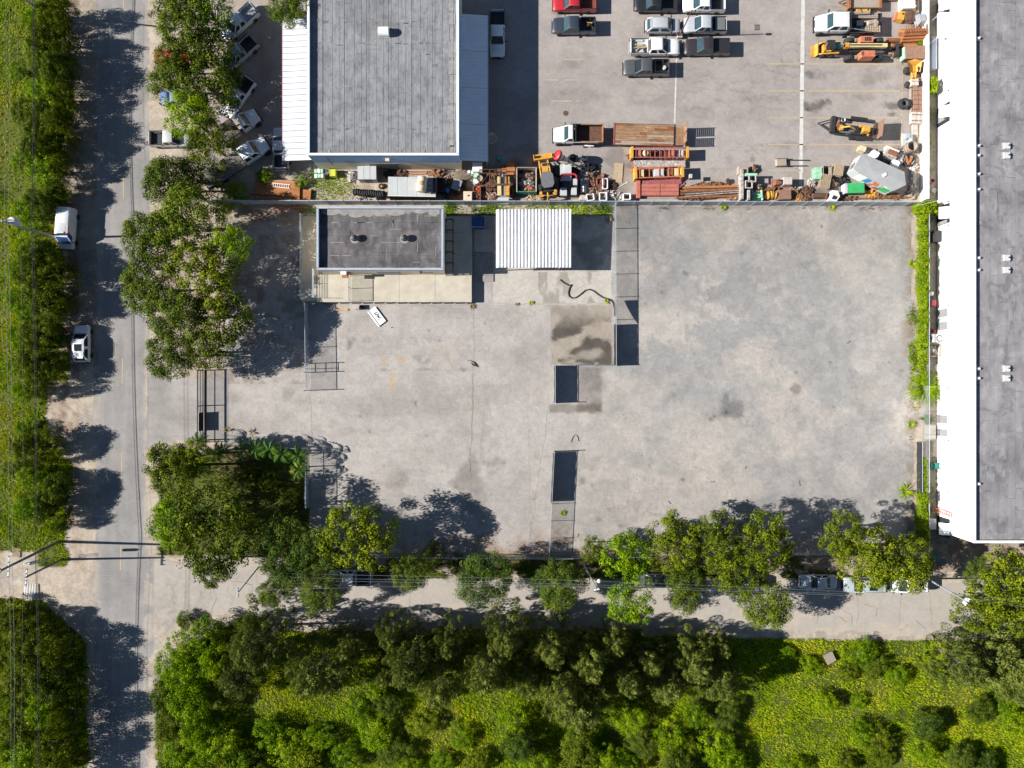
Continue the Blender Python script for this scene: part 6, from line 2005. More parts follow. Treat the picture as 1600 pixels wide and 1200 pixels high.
# dark ladder rack right of the grey machine
m = MB()
for s in (-1, 1):
 m.box(s * .45, 0, .9, .09, 4.0, .12)
for i in range(9):
 m.box(0, -1.8 + i * .45, .92, .85, .07, .07)
put("steel_ladder_rack", "dark steel ladder frame standing right of the grey machine", "frame", 913, 280, 1.0, [("frame", m, "dark_metal"), ("leg", B(-.45, -1.8, 0, .09, .09, .9).box(.45, -1.8, 0, .09, .09, .9).box(-.45, 1.8, 0, .09, .09, .9).box(.45, 1.8, 0, .09, .09, .9), "dark_metal")])
put("welded_tray", "grey steel tray with white tubes below the dark ladder frame", "tray", 913, 291, .8, [("tray", B(0, 0, .4, .8, 1.7, .1), "grey_metal"), ("tube", MB().tube((-.12, -.75, .56), (-.12, .2, .56), .08).tube((.14, -.75, .56), (.14, .2, .56), .08), "white_paint"), ("leg", B(-.3, 0, 0, .08, 1.4, .4).box(.3, 0, 0, .08, 1.4, .4), "dark_metal")])
scrap("rusty and white frames heaped between the ladder frame and the sand patch", 935, 283, 32, 26, .8, "scrap_rust", 15, 46)
scrap("mixed white and rusty parts along the fence right of the dark ladder", 930, 300, 44, 18, .8, "scrap_mix", 16, 60)
scrap("white perforated offcuts by the fence below the plywood sheet", 955, 305, 40, 14, .7, "scrap_pale", 17, 44)
for (px, py, w, l, mt_, lab, deg) in ((938, 285, .95, .9, "dull_red", "small red and white open frame box in the scrap", 0), (945, 288, .6, 1.3, "white_paint", "tall white open frame right of the red one", 0), (922, 309, .9, .8, "white_paint", "white open box with a black inside by the fence", 8), (942, 308, .9, 1.0, "white_paint", "second white open box right of the first by the fence", 0), (979, 308, .9, .75, "white_paint", "white open box by the red steel plates' lower corner", 0), (911, 309.5, .9, .7, "beige_block", "beige stone block against the fence", -4)):
 if "block" in lab:
  put("stone_block", lab, "block", px, py, .7, [("block", B(0, 0, 0, w, l, .6, taper=.94), mt_), ("cap", B(0, 0, .6, w * .9, l * .9, .06), mt_)], deg)
  continue
 put("open_box", lab, "box", px, py, .8, [("side", B(-w / 2, 0, 0, .1, l, .75).box(w / 2, 0, 0, .1, l, .75), mt_), ("end", B(0, -l / 2, 0, w - .1, .1, .75).box(0, l / 2, 0, w - .1, .1, .75), mt_), ("floor", B(0, 0, 0, w - .1, l - .1, .05), "tarp_black")], deg)
put("plywood_sheet", "worn tan sheet of plywood lying on the dark stained ground", "plywood", 966, 270, .1, [("sheet", B(0, 0, .03, 1.15, 2.5, .06), "wood_pale"), ("batten", B(0, 0, 0, .2, 2.2, .03), "wood_grey")], -4)
put("white_rod", "thin white rod lying at a slant right of the plywood", "rod", 968, 292, .1, [("rod", MB().tube((-.9, -.5, .05), (.9, .5, .05), .04), "white_paint"), ("hook", MB().torus(.95, .55, .05, .08, .03), "white_paint")])

# --- stacked shoring frames (red, yellow)
def shoring(label, px, py, L_, W_, deg, ends, body, n, name="shoring_frame"):
 t = put(name, label, "shoring frame", px, py, 1.6, [], deg)
 for s in (-1, 1):
  B(s * (L_ / 2), 0, .1, .3, W_, 1.4).build("end_frame", ends, t)
  B(0, s * (W_ / 2 - .1), 1.25, L_ - .3, .12, .14).build("side_beam", body, t)
  B(0, s * (W_ / 2 - .1), .25, L_ - .3, .12, .14).build("side_beam", body, t)
 for i in range(n):
  x = -L_ / 2 + .5 + (L_ - 1.0) * i / (n - 1)
  B(x, 0, 1.24, .09, W_ - .3, .1).build("rung", body, t)
 B(0, 0, .1, L_ - .4, W_ - .3, .08).build("tray", "rust_dark", t)
 return t

sf = shoring("upper shoring frame, red lattice with yellow ends", 1029.5, 240.5, 7.1, 1.45, 0, "machine_yellow", "dull_red", 11)
for (lx, mt_, w_, lab) in ((-2.6, "red_plate", .7, "red crate inside the upper shoring frame's left end"), (-1.75, "pale_yellow", .75, "pale yellow drum inside the upper shoring frame"), (1.6, "orange_paint", .6, "orange part inside the upper shoring frame"), (2.3, "scrap_pale", .9, "white and black parts at the upper shoring frame's right end"), (2.9, "pale_grey", .7, "grey box beside the upper shoring frame's right yellow end")):
 a, b = at_in(sf, lx, 0)
 t = thing("stored_part", lab, "part", a, b, .2)
 if "drum" in lab:
  MB().lathe([(.42, 0), (.44, .4), (.42, 1.0), (.3, 1.1), (0, 1.1)], 0, 0, 0, 14).build("shell", mt_, t, True)
  B(0, 0, 1.1, .14, .5, .06).build("handle", "dark_metal", t)
 elif "parts" in lab:
  heap(14, .9, 1.0, 1.1, 91, .4).build("pieces", mt_, t)
 else:
  B(0, 0, 0, w_, .9, .9).build("body", mt_, t)
  B(0, 0, .9, w_ * .8, .7, .1).build("lid", mt_, t)
put("grating_stack", "long grey pink grating stack below the upper red shoring frame", "grating", 1030, 256.5, .5, [("grating", B(0, 0, .02 + .14 * i, 6.9 - .1 * i, .85, .12), "dull_red" if i != 2 else "scrap_pale") for i in range(3)], -.5)
put("red_channel", "bright red steel channel between the two shoring frames", "steel channel", 1012, 264.5, .5, [("web", B(0, 0, 0, 4.2, .40, .38), "red_plate"), ("flange", B(0, .2, 0, 4.3, .08, .5), "red_plate")], 2)
sf2 = shoring("lower shoring frame, yellow ends and orange beams", 1028.5, 271, 6.0, 1.5, 2, "machine_yellow", "orange_paint", 5)
for (lx, mt_, w_, lab) in ((-2.2, "pale_yellow", .6, "pale crate inside the lower shoring frame's left end"), (.05, "pale_grey", 1.3, "grey sheet metal box in the lower shoring frame's middle"), (1.5, "rust", .8, "rusty part inside the lower shoring frame"), (2.45, "pale_yellow", .9, "pale yellow tank at the lower shoring frame's right end")):
 a, b = at_in(sf2, lx, 0)
 t = thing("stored_part", lab, "part", a, b, .2, math.radians(2))
 B(0, 0, 0, w_, .95, .95).build("body", mt_, t)
 B(0, 0, .95, w_ * .85, .8, .1).build("lid", mt_, t)
put("grating_stack", "short red grey grating stack below the lower yellow shoring frame", "grating", 1033, 284.5, .5, [("grating", B(0, 0, .02 + .14 * i, 5.4 - .1 * i, .8, .12), "dull_red" if i != 1 else "scrap_mix") for i in range(3)], 3)
rp = put("red_sheet_stack", "weathered red steel sheets stacked beside the fence", "steel sheets", 1028, 297.5, .6, [], 0)
for i in range(3):
 for s in (-1, 1):
  B(s * 1.22 + .25, 0, .03 + .18 * i, 2.4 - .03 * i, 1.5, .16).build("steel_sheet", "red_plate", rp)
 B(.25, -.7 + .5 * i, .57, 4.7, .06, .05).build("rib", "dull_red", rp)
B(-2.6, .55, .1, .5, 3.2, .5, 0).build("end_channel", "red_plate", rp)
put("work_lamp", "lamp on a bent pole right of the red steel sheets", "work lamp", 1075, 284, 1.6, [("pole", MB().tube((-1.4, -1.0, .05), (.1, .3, 1.5), .05), "dull_red"), ("head", B(.15, .5, 1.3, .35, .5, .35), "pale_grey"), ("foot", B(-1.4, -1.0, 0, .4, .4, .06), "dark_metal")])

# --- beams along the fence
bs = put("beam_stack", "long rust brown steel beams stacked along the fence right of the red sheets", "steel beams", 1113, 299, .5, [], 1.5)
for (y, l, x0, mt_) in ((.55, 8.2, .2, "rust_plate"), (.1, 9.2, -.3, "rust"), (-.25, 8.6, -.3, "rust_dark"), (-.7, 8.0, -.3, "rust")):
 m = MB().box(x0, y, 0, l, .30, .06).box(x0, y, .06, l, .06, .3).box(x0, y, .36, l, .30, .06)
 m.build("beam", mt_, bs)
for i, (a, b) in enumerate(((-.35, .03), (-.6, .05))):
 MB().tube((-3.6, a, .48), (4.2, a + .35, .5), .06, n=8).build("pipe", "scrap_pale", bs)
for x in (-2.6, .2, 2.0):
 B(x, 0, -.0, .16, 1.9, .05).build("bearer", "wood_grey", bs)
# galvanised scaffold tower
sc_t = put("scaffold_tower", "white perforated scaffold tower with square black openings by the fence", "scaffold", 1167, 289, 1.6, [], 0)
for (x, y, l, w_) in ((-.75, 0, .3, 3.9), (.1, -1.4, .28, 1.3)):
 B(x, y, .1, l, w_, 1.2).build("perforated_post", "scrap_pale", sc_t)
for (x, y) in ((.5, .7), (.05, -.1)):
 m = MB().box(x - .42, y, 1.3, .12, 1.0, .14).box(x + .42, y, 1.3, .12, 1.0, .14).box(x, y - .45, 1.3, .75, .12, .14).box(x, y + .45, 1.3, .75, .12, .14)
 m.build("square_frame", "beige_block", sc_t)
 B(x, y, .1, .8, .8, .9).build("duct", "tarp_black", sc_t)
B(.35, 1.15, .1, 1.5, .3, 1.4).build("cross_beam", "mint", sc_t)
B(-.5, 1.9, .1, 1.2, 1.0, .9).build("timber_block", "wood_grey", sc_t)
scrap("grey and pink machine parts at the scaffold tower's upper end", 1177, 264, 14, 14, 1.0, "scrap_mix", 18, 30)
put("green_frame_stack", "mint green welded frames stacked against the fence", "frames", 1183, 306, .8, [("frame", MB().box(-.6, 0, .1 * i, .12, 1.3, .1).box(.6, 0, .1 * i, .12, 1.3, .1).box(0, .5 - .15 * i, .1 * i, 1.3, .12, .1).box(0, -.5 + .12 * i, .1 * i, 1.3, .12, .1), "mint") for i in range(6)], 6)
scrap("rust brown castings between the green frames and the yellow reels", 1195, 307, 14, 12, .6, "rust_dark", 19, 24)
for (px, deg, lab) in ((1202, 6, "yellow cable reel by the fence, left of its twin"), (1209, -5, "yellow cable reel by the fence, right of its twin")):
 t = put("cable_reel", lab, "cable reel", px, 305, .9, [], deg)
 mt = Matrix.Translation((0, 0, .5)) @ Matrix.Rotation(PI / 2, 4, 'Y')
 MB().lathe([(.5, -.22), (.5, -.16), (.22, -.15), (.22, .15), (.5, .16), (.5, .22), (0, .22)], 0, 0, 0, 16, mt).build("flange", "machine_yellow", t, True)
 MB().lathe([(.36, -.14), (.38, 0), (.36, .14)], 0, 0, 0, 14, mt).build("cable", "pale_yellow", t, True)
for i, (px, lab) in enumerate(((1224, "stack of brown ribbed trays by the fence right of the yellow reels"),)):
 put("tray_stack", lab, "trays", px, 305, .9, [("tray", B(0, 0, .14 * k, 1.7, 1.25, .11, .03 * (k % 3)), "brick_brown") for k in range(6)])
put("compressor", "small rusty engine unit with a grey hood casting a square shadow", "engine", 1222, 285, 1.3, [("skid", B(0, 0, 0, 2.3, 1.1, .2), "dull_red"), ("hood", B(.55, .05, .2, 1.1, 1.0, 1.0, taper=.94), "beige_block"), ("engine", B(-.55, 0, .2, .9, .8, .7, taper=.8), "scrap_rust"), ("exhaust", MB().tube((-.7, .2, .9), (-.7, .2, 1.3), .07), "dull_red"), ("fan_shroud", MB().torus(-.1, 0, .7, .3, .08, Matrix.Translation((-.1, 0, .7)) @ Matrix.Rotation(PI / 2, 4, 'Y') @ Matrix.Translation((.1, 0, -.7))), "dark_metal")])
scrap("rusty tangled bars and yellow rods at the fence below the pallets", 1250, 308, 36, 12, .6, "scrap_rust", 20, 50)
scrap("yellow and brown rods against the fence", 1247, 311, 12, 7, .5, "machine_yellow", 21, 16)
put("pipe_section", "rust brown pipe section lying by the fence left of the white bin", "pipe", 1280, 306, .8, [("pipe", MB().tube((-.85, 0, .36), (.85, 0, .36), .36, n=16), "rust_dark", 1), ("collar", MB().tube((.75, 0, .36), (.9, 0, .36), .42, n=16), "rust")])
put("rail_sled", "brown steel sled with two long prongs lying on the lot", "sled", 1228, 254, .5, [("block", B(-.6, 0, 0, 1.4, 1.0, .4, .05, taper=.85), "wood_grey"), ("fork", B(1.6, .35, .05, 3.0, .12, .12, -.01), "dark_metal"), ("fork", B(1.5, -.4, .05, 2.7, .12, .12, .01), "dark_metal"), ("frame", MB().tube((-1.4, .5, .2), (.2, .5, .45), .05).tube((-1.4, -.5, .2), (.2, -.5, .45), .05), "rust_dark")], 0)
put("concrete_stub", "short dark post stub right of the steel beams", "post", 1136.5, 283, .5, [("stub", B(0, 0, 0, .3, .6, .5), "rust_dark"), ("cap", B(0, 0, .5, .34, .2, .04), "dark_metal")])
# pallets and crates
for (px, py, w_, l, deg, lab, hh) in ((1276, 272, 1.0, 1.5, 0, "mint edged crate stack at the left of the pallets", 1.0), (1288, 284, 1.35, 1.75, -10, "pale pallet stack tilted below the others", 1.1), (1308, 267, 1.2, 1.45, -8, "tan woven pallet stack nearest the grey roofed trailer", 1.2)):
 x, y = G(px, py, hh / 2)
 t = thing("pallet_stack", lab, "pallets", x, y, .012, math.radians(deg))
 for k in range(int(hh / .14)):
  for q, (nm, mb, mt_) in enumerate(pallet_parts(w_, l)):
   o = mb.build("pallet", "mint" if ("mint" in lab and q == 0) else mt_, t)
   o.location = (0.02 * (k % 2), .02 * (k % 3), .135 * k)
x, y = G(1291, 269, .5)
t = thing("open_crate", "open dark slatted crate between the mint and tan pallets", "crate", x, y, .012)
for s in (-1, 1):
 for k in range(4):
  B(s * .55, 0, .08 + .22 * k, .06, 1.4, .16).build("slat", "wood_grey", t)
  B(0, s * .7, .08 + .22 * k, 1.1, .06, .16).build("slat", "wood_grey", t)
B(0, 0, .02, 1.1, 1.4, .05).build("floor", "tarp_black", t)
B(.15, 0, .9, .1, 1.4, .08).build("divider", "wood_grey", t)
scrap("dark machine parts between the pallets and the green skip", 1302, 287, 18, 14, .7, "scrap_mix", 22, 30)
put("white_hopper", "white open sided hopper bin against the fence", "hopper", 1304, 308, 1.3, [("side", MB().prism([(-.75, -.6), (.2, -.6), (.55, .1), (.2, .75), (-.5, .75)], .1, .95), "white_paint"), ("mouth", MB().prism([(-.5, -.4), (.1, -.4), (.3, 0), (-.3, .15)], .95, .97), "dark_metal"), ("leg", B(-.5, -.4, 0, .1, .1, .1).box(.1, .4, 0, .1, .1, .1), "dark_metal")], -8)
gs = put("green_skip", "bright green lidded skip with a silver end by the fence", "skip", 1332.5, 295.5, 1.3, [("body", B(.1, 0, .15, 2.3, 1.2, .95, taper=1.06), "green_paint"), ("lid", B(.18, 0, 1.1, 2.1, 1.28, .08), "green_paint"), ("lid_ridge", B(.18, 0, 1.18, 1.9, .12, .05), "green_paint"), ("end_cap", B(-1.1, 0, .15, .32, 1.25, 1.05), "pale_grey"), ("skid", B(.1, .45, 0, 2.2, .14, .15).box(.1, -.45, 0, 2.2, .14, .15), "dark_metal")], 2)
scrap("yellow and tan brass parts between the green skip and the trailer", 1362, 301, 22, 12, .7, "machine_yellow", 23, 34)
scrap("pale brass parts heaped under the trailer's lower corner", 1372, 306, 30, 8, .5, "scrap_rust", 24, 34)
put("long_pipe", "long rusty pipe lying along the fence under the trailer", "pipe", 1372, 311, .3, [("pipe", MB().tube((-4.8, 0, .12), (4.6, .25, .12), .11, n=10), "rust", 1), ("bracket", B(-3, .05, 0, .1, .3, .26).box(0, .15, 0, .1, .3, .26).box(3, .2, 0, .1, .3, .26), "rust_dark")])

# --- grey roofed trailer with painted sides
zt = 2.7
poly = [G(px, py, zt) for px, py in ((1334, 263), (1347, 239), (1413, 268.5), (1415.5, 289), (1397, 298), (1342, 270))]
tb = thing("painted_trailer", "large grey canvas roofed trailer with colourful painted side, standing aslant", "trailer", 0, 0, 0)
cxm = sum(p[0] for p in poly) / 6
cym = sum(p[1] for p in poly) / 6
inn = [(cxm + (p[0] - cxm) * .97, cym + (p[1] - cym) * .97) for p in poly]
MB().prism(inn, .55, zt - .08).build("body", "pale_grey", tb)
m = MB()
n = len(poly)
ctr2 = [(cxm - 1.0, cym + .35), (cxm + 1.6, cym - .4)]
vs = [(x, y, zt) for x, y in poly] + [(ctr2[0][0], ctr2[0][1], zt + .14), (ctr2[1][0], ctr2[1][1], zt + .12)]
m.add(vs, [(0, 5, 6), (0, 6, 1), (1, 6, 7, 2), (2, 7, 3), (3, 7, 4), (4, 7, 6, 5)])
m.prism(poly, zt - .10, zt - .005)
m.build("canvas_roof", "tarp_grey", tb)
B(cxm + .5, cym - .2, zt + .12, .5, .35, .12, .6).build("roof_vent", "white_paint", tb)
# flat painted patches on the south west and west sides
def side_patch(f0, f1, z0, z1, a, b, mat, skew=0.0):
 ax, ay = a
 bx, by = b
 L_ = math.hypot(bx - ax, by - ay)
 nx_, ny_ = (by - ay) / L_, -(bx - ax) / L_
 if nx_ * (cxm - ax) + ny_ * (cym - ay) > 0:
  nx_, ny_ = -nx_, -ny_
 P_ = lambda f, z: (ax + (bx - ax) * f + nx_ * .012, ay + (by - ay) * f + ny_ * .012, z)
 Q_ = lambda f, z: (ax + (bx - ax) * f - nx_ * .01, ay + (by - ay) * f - ny_ * .01, z)
 vs = [P_(f0, z0), P_(f1, z0), P_(f1 + skew, z1), P_(f0 + skew, z1), Q_(f0, z0), Q_(f1, z0), Q_(f1 + skew, z1), Q_(f0 + skew, z1)]
 MB().add(vs, [(0, 1, 2, 3), (0, 4, 5, 1), (1, 5, 6, 2), (2, 6, 7, 3), (3, 7, 4, 0)]).build("painted_panel", mat, tb)

a, b = inn[5], inn[4]
for f0, f1, z0, z1, mt_, sk_ in ((.0, .22, .7, 2.5, "white_paint", .03), (.24, .38, 1.2, 2.4, "bright_blue", .05), (.40, .52, .8, 1.6, "orange_paint", .04), (.50, .66, 1.5, 2.5, "orange_paint", -.04), (.56, .72, .7, 1.3, "dull_red", .05), (.68, .95, 1.0, 2.3, "green_paint", .03), (.72, .84, 1.8, 2.5, "white_paint", .02), (.30, .5, .62, .9, "white_paint", .0)):
 side_patch(f0, f1, z0, z1, a, b, mt_, sk_)
a, b = inn[1], inn[0]
for f0, f1, z0, z1, mt_, sk_ in ((.05, .4, .8, 2.3, "white_paint", .05), (.45, .8, .9, 2.0, "print_grey", .05), (.2, .6, 1.2, 1.6, "dull_red", .1)):
 side_patch(f0, f1, z0, z1, a, b, mt_, sk_)
a, b = inn[0], inn[5]
side_patch(.1, .9, .8, 2.4, a, b, "pale_grey")
ang = math.atan2(inn[4][1] - inn[5][1], inn[4][0] - inn[5][0])
for f in (.35, .55):
 for s in (0, 1):
  e0 = inn[5] if s == 0 else inn[1]
  e1 = inn[4] if s == 0 else inn[2]
  x, y = e0[0] + (e1[0] - e0[0]) * f, e0[1] + (e1[1] - e0[1]) * f
  x += (cxm - x) * .12
  y += (cym - y) * .12
  MB().lathe([(.2, -.12), (.38, -.11), (.4, 0), (.38, .11), (.2, .12)], 0, 0, 0, 14, Matrix.Translation((x, y, .4)) @ Matrix.Rotation(ang, 4, 'Z') @ Matrix.Rotation(PI / 2, 4, 'X')).build("wheel", "rubber", tb, True)
put("pale_yellow_box", "pale yellow box at the trailer's upper corner", "box", 1346, 233.5, .9, [("body", B(0, 0, 0, .8, .6, .75), "pale_yellow"), ("lid", B(0, 0, .75, .84, .64, .06), "cream_tank")], -20)
for (px, py, w_, l, deg, lab) in ((1365, 242, .9, .7, -28, "white box, upper left of the three behind the trailer"), (1397, 257, .85, .75, -24, "white box behind the trailer's middle, lower right of the three")):
 put("white_box", lab, "box", px, py, 1.0, [("body", B(0, 0, 0, w_, l, .85), "white_paint"), ("lid", B(0, 0, .85, w_ + .05, l + .05, .07), "white_metal")], deg)
put("rusty_boiler", "rust streaked white boiler casing behind the trailer", "boiler", 1391, 241, 1.1, [("casing", B(0, 0, .1, 1.7, 1.0, .8, taper=.9), "scrap_pale"), ("top", B(.1, .1, .9, 1.2, .6, .1), "rust"), ("side_arm", B(0, .65, .1, 1.8, .3, .6), "white_paint"), ("skid", B(0, 0, 0, 1.6, .9, .1), "dark_metal")], -22)
scrap("black and white clutter strewn behind the trailer", 1378, 247, 34, 20, .8, "tarp_black", 25, 30, -24)
scrap("pale rusty clutter along the wall behind the trailer", 1408, 246, 20, 22, .8, "scrap_pale", 26, 40)
put("coil_ring", "large black cable ring with rusty bars behind the trailer", "coil", 1420, 250, .6, [("ring", MB().torus(0, 0, .2, .8, .10).torus(.03, .02, .36, .77, .08), "rubber", 1), ("bar", B(-.2, 0, .1, .3, 1.2, .2, .3).box(.3, .1, .1, .25, .9, .25, -.4), "rust_plate")])
t = put("open_drum", "large brown open drum with a dark interior by the white wall", "drum", 1422.5, 230, 1.2, [("shell", MB().lathe([(.62, 0), (.66, .05), (.66, 1.1), (.60, 1.12), (.58, 1.0), (.56, .1), (0, .1)], 0, 0, 0, 20), "wood_grey", 1), ("hoop", MB().torus(0, 0, .35, .67, .03).torus(0, 0, .85, .67, .03), "rust_dark")])
put("grey_pump", "pale grey pump unit above the brown drum", "pump", 1419, 217, .9, [("base", B(0, 0, 0, 1.2, 1.6, .2), "pale_grey"), ("motor", B(-.1, .3, .2, .5, .7, .6, taper=.85), "galvanised"), ("tank", MB().tube((.3, -.6, .5), (.3, .6, .5), .22, n=12), "pale_grey", 1)], 0)
put("pipe_bend", "pale pipe offcut beside the brown drum", "pipe", 1412, 231, .5, [("pipe", MB().path([(-.5, 0, .2), (0, .1, .2), (.4, -.3, .2)], .14, 8), "wood_grey", 1), ("flange", MB().torus(-.5, 0, .2, .14, .05), "rust_dark")])
# block row along the wall
t = put("timber_bundle", "bundle of pale pink boards by the white wall below the brown blocks", "boards", 1431, 185, .7, [("board", B(-.55 + i * .27, 0, 0.02, .24, 1.45, .55 + .05 * (i % 2)), "beige_block") for i in range(5)] + [("strap", B(0, .4, .62, 1.4, .06, .04).box(0, -.4, .62, 1.4, .06, .04), "dark_metal")], -3)
bw = put("block_stack", "long row of reddish brown blocks along the white wall", "blocks", 1433, 157, .6, [], 0)
for i in range(6):
 for j in range(2):
  B(-.30 + j * .62, -1.5 + i * .60, 0, .56, .55, .5 + R.uniform(0, .06)).build("block", "brick_brown", bw)
B(-.75, 0, 0, .16, 3.6, .3).build("timber_edge", "wood_grey", bw)
put("board_row", "pale weathered boards lying along the white wall near the drum", "boards", 1429, 205, .3, [("board", B(-.2 + i * .25, .1 * i, 0, .2, 2.6 - .3 * i, .16), "beige_block") for i in range(3)])
scrap("pinkish rubble strip along the white wall below the drum", 1428, 275, 12, 60, .4, "beige_block", 27, 40, 0, "rubble_strip", .5)
scrap("broken brown rubble along the wall's foot at the fence corner", 1426, 303, 16, 20, .5, "wood_grey", 28, 26, 0, "rubble_heap", .5)
for k, (dz, r0) in enumerate(((0, .72), (.22, .70), (.44, .71))):
 x, y = G(1413, 161, .5)
 t = thing("tyre", ("bottom tyre of the stack by the lot's right stall line", "middle tyre of the stack by the lot's right stall line", "top tyre of the stack by the lot's right stall line")[k], "tyre", x + .02 * k, y - .03 * k, .14 + dz, 0, "tyres stacked beside the white wall")
 MB().torus(0, 0, 0, r0 - .18, .17, None, 22, 8, .75).build("tread", "rubber", t, True)
 MB().torus(0, 0, 0, r0 - .34, .04, None, 18, 6).build("bead", "print_grey", t, True)

# --- yellow site dumper by the wall
sd = put("site_dumper", "yellow site dumper with its skip pointing up the wall", "dumper", 1427, 118, 1.3, [], 92)
m = MB()
vs = [(.35, -.75, .95), (.35, .75, .95), (1.7, .95, 1.1), (1.9, 0, 1.15), (1.7, -.95, 1.1), (.5, -.45, .5), (.5, .45, .5), (1.35, .5, .5), (1.35, -.5, .5)]
m.add(vs, [(0, 5, 6, 1), (1, 6, 7, 2), (2, 7, 8, 4, 3), (4, 8, 5, 0), (5, 8, 7, 6)])
m.add([(v[0], v[1] * 1.02, v[2] - .02) for v in vs], [(1, 6, 5, 0), (2, 7, 6, 1), (3, 4, 8, 7, 2), (0, 5, 8, 4), (6, 7, 8, 5)])
m.build("skip", "machine_yellow", sd)
B(-.1, 0, .45, .9, .5, .35).build("chassis", "machine_yellow", sd)
for s in (-1, 1):
 MB().tube((.4, s * .3, .8), (-.5, s * .15, .85), .08, n=8).build("frame_bar", "machine_yellow", sd)
B(-1.0, 0, .45, .9, 1.0, .55, taper=.9).build("engine_cover", "beige_block", sd)
B(-.55, 0, .8, .35, .5, .12).build("seat", "black_plastic", sd)
MB().tube((-.9, -.45, 1.0), (-.9, -.45, 1.9), .04).tube((-.9, .45, 1.0), (-.9, .45, 1.9), .04).tube((-.9, -.45, 1.9), (-.9, .45, 1.9), .04).build("roll_bar", "machine_yellow", sd)
wheels(sd, (.75,), .95, .46, .38)
wheels(sd, (-1.05,), .85, .40, .34)
# boxes near it
put("brown_crate", "large flat topped brown metal crate above the yellow dumper", "crate", 1426.5, 84.5, 1.3, [("body", B(0, 0, .1, 2.5, 1.6, 1.0), "brick_brown"), ("lid", B(0, 0, 1.1, 2.56, 1.66, .07), "brick_brown"), ("end", B(-1.32, 0, .1, .16, 1.5, 1.0), "mint"), ("skid", B(0, 0, 0, 2.3, 1.2, .1), "dark_metal")], 1)
rb = put("pipe_stack", "stack of rust orange ribbed pipes by the white wall", "pipes", 1426, 54, 1.4, [], 3)
for k in range(4):
 for j in range(5 - k):
  MB().tube((-1.5, -.9 + j * .42 + k * .21, .24 + k * .36), (1.45, -.9 + j * .42 + k * .21, .24 + k * .36), .2, n=10).build("pipe", "rust_plate" if (j + k) % 3 else "rust", rb, True)
for s in range(9):
 B(-1.3 + s * .33, .3, 1.5, .08, 1.2, .06).build("rib", "rust", rb)
put("pipe_pair", "pair of shorter rusty pipes below the ribbed stack", "pipes", 1405, 66, .8, [("pipe", MB().tube((-1.6, .3, .3), (1.9, .25, .3), .28, n=12), "rust", 1), ("pipe", MB().tube((-1.0, -.35, .28), (2.4, -.4, .28), .26, n=12), "rust_plate", 1), ("chock", B(0, -.05, 0, .3, .2, .2), "wood_grey")], 0)
put("yellow_tank", "yellow rounded tank tilted beside a brown box", "tank", 1407, 26, 1.0, [("tank", B(0, 0, .1, .85, 1.25, .75, taper=.86), "machine_yellow"), ("cap", MB().lathe([(.12, .85), (.12, .92), (0, .94)], .1, .2, 0, 10), "dark_metal"), ("cradle", B(0, 0, 0, .7, 1.0, .1), "dark_metal"), ("side", B(-.55, -.1, .1, .25, 1.0, .5), "orange_paint")], -14)
put("brown_box", "brown steel box between the yellow tank and the wall", "box", 1420, 27, 1.0, [("body", B(0, 0, .05, 1.15, 1.2, .85), "brick_brown"), ("lid", B(0, 0, .9, 1.2, 1.25, .06), "rust_dark"), ("strap", B(.2, 0, .96, .08, 1.25, .03), "dark_metal")], -8)
put("white_cube_box", "big plain white box near the top of the white wall", "box", 1416, 7, 1.3, [("body", B(0, 0, .1, 1.5, 1.55, 1.1), "white_paint"), ("lid", B(0, 0, 1.2, 1.56, 1.6, .05), "white_metal"), ("base_pallet", B(0, 0, 0, 1.5, 1.5, .1), "wood_grey")], 1)
yb_ = put("traffic_barrier", "yellow and white striped barrier boards along the wall's top end", "barrier", 1429, 12, .8, [], 0)
for i in range(7):
 B(-.1, 1.6 - i * .48, .05, .55, .4, .5, .35).build("stripe_block", "machine_yellow" if i % 2 == 0 else "white_paint", yb_)
B(.35, 0, 0, .2, 4.0, .6).build("rail", "wood_grey", yb_)
put("grey_hopper", "grey angular feed hopper leaning over the white wall", "hopper", 1438, 31, 1.9, [("cone", B(0, 0, .6, 1.3, 1.5, .9, .3, taper=.6), "grey_metal"), ("chute", B(-.3, .4, .3, .6, .5, .8, .3), "galvanised"), ("leg", B(-.4, -.4, 0, .12, .12, .6).box(.4, -.4, 0, .12, .12, .6).box(-.4, .5, 0, .12, .12, .6).box(.4, .5, 0, .12, .12, .6), "dark_metal")])
# rusty trailer load at the frame's top
tt = put("scrap_trailer", "rusty trailer with a brown bed at the top edge of the lot", "trailer", 1349, 4, .9, [("bed", B(0, 0, .55, 3.8, 1.7, .12), "wood_grey"), ("front_frame", B(-2.0, 0, .3, .25, 2.0, .7), "rust"), ("rear_frame", B(2.0, 0, .3, .25, 2.0, .7), "rust"), ("side_rail", B(0, .9, .55, 4.0, .12, .3).box(0, -.9, .55, 4.0, .12, .3), "rust_dark"), ("step", B(-.1, -1.1, .5, 1.8, .35, .2), "machine_yellow"), ("tongue", MB().tube((-2.0, .5, .4), (-3.2, 0, .4), .07).tube((-2.0, -.5, .4), (-3.2, 0, .4), .07), "rust")])
wheels(tt, (-.4, .5), 1.15, .36, .24)
put("lumber_stack", "pale timbers lying between the rusty trailer and the flatbed truck", "lumber", 1325, 17, .3, [("timber", B(0, .15 * i, 0.02, 3.0 - .4 * i, .12, .15 + .03 * i, .06 * i), "wood_grey") for i in range(3)], -4)
put("rusty_debris", "rusty strip of debris at the top edge right of the trailer", "scrap", 1388, 0, .4, [("bar", B(0, 0, 0, 2.2, .35, .25, .05), "rust_dark"), ("bar", B(.3, .3, 0, 1.6, .2, .2, -.1), "wood_grey")])

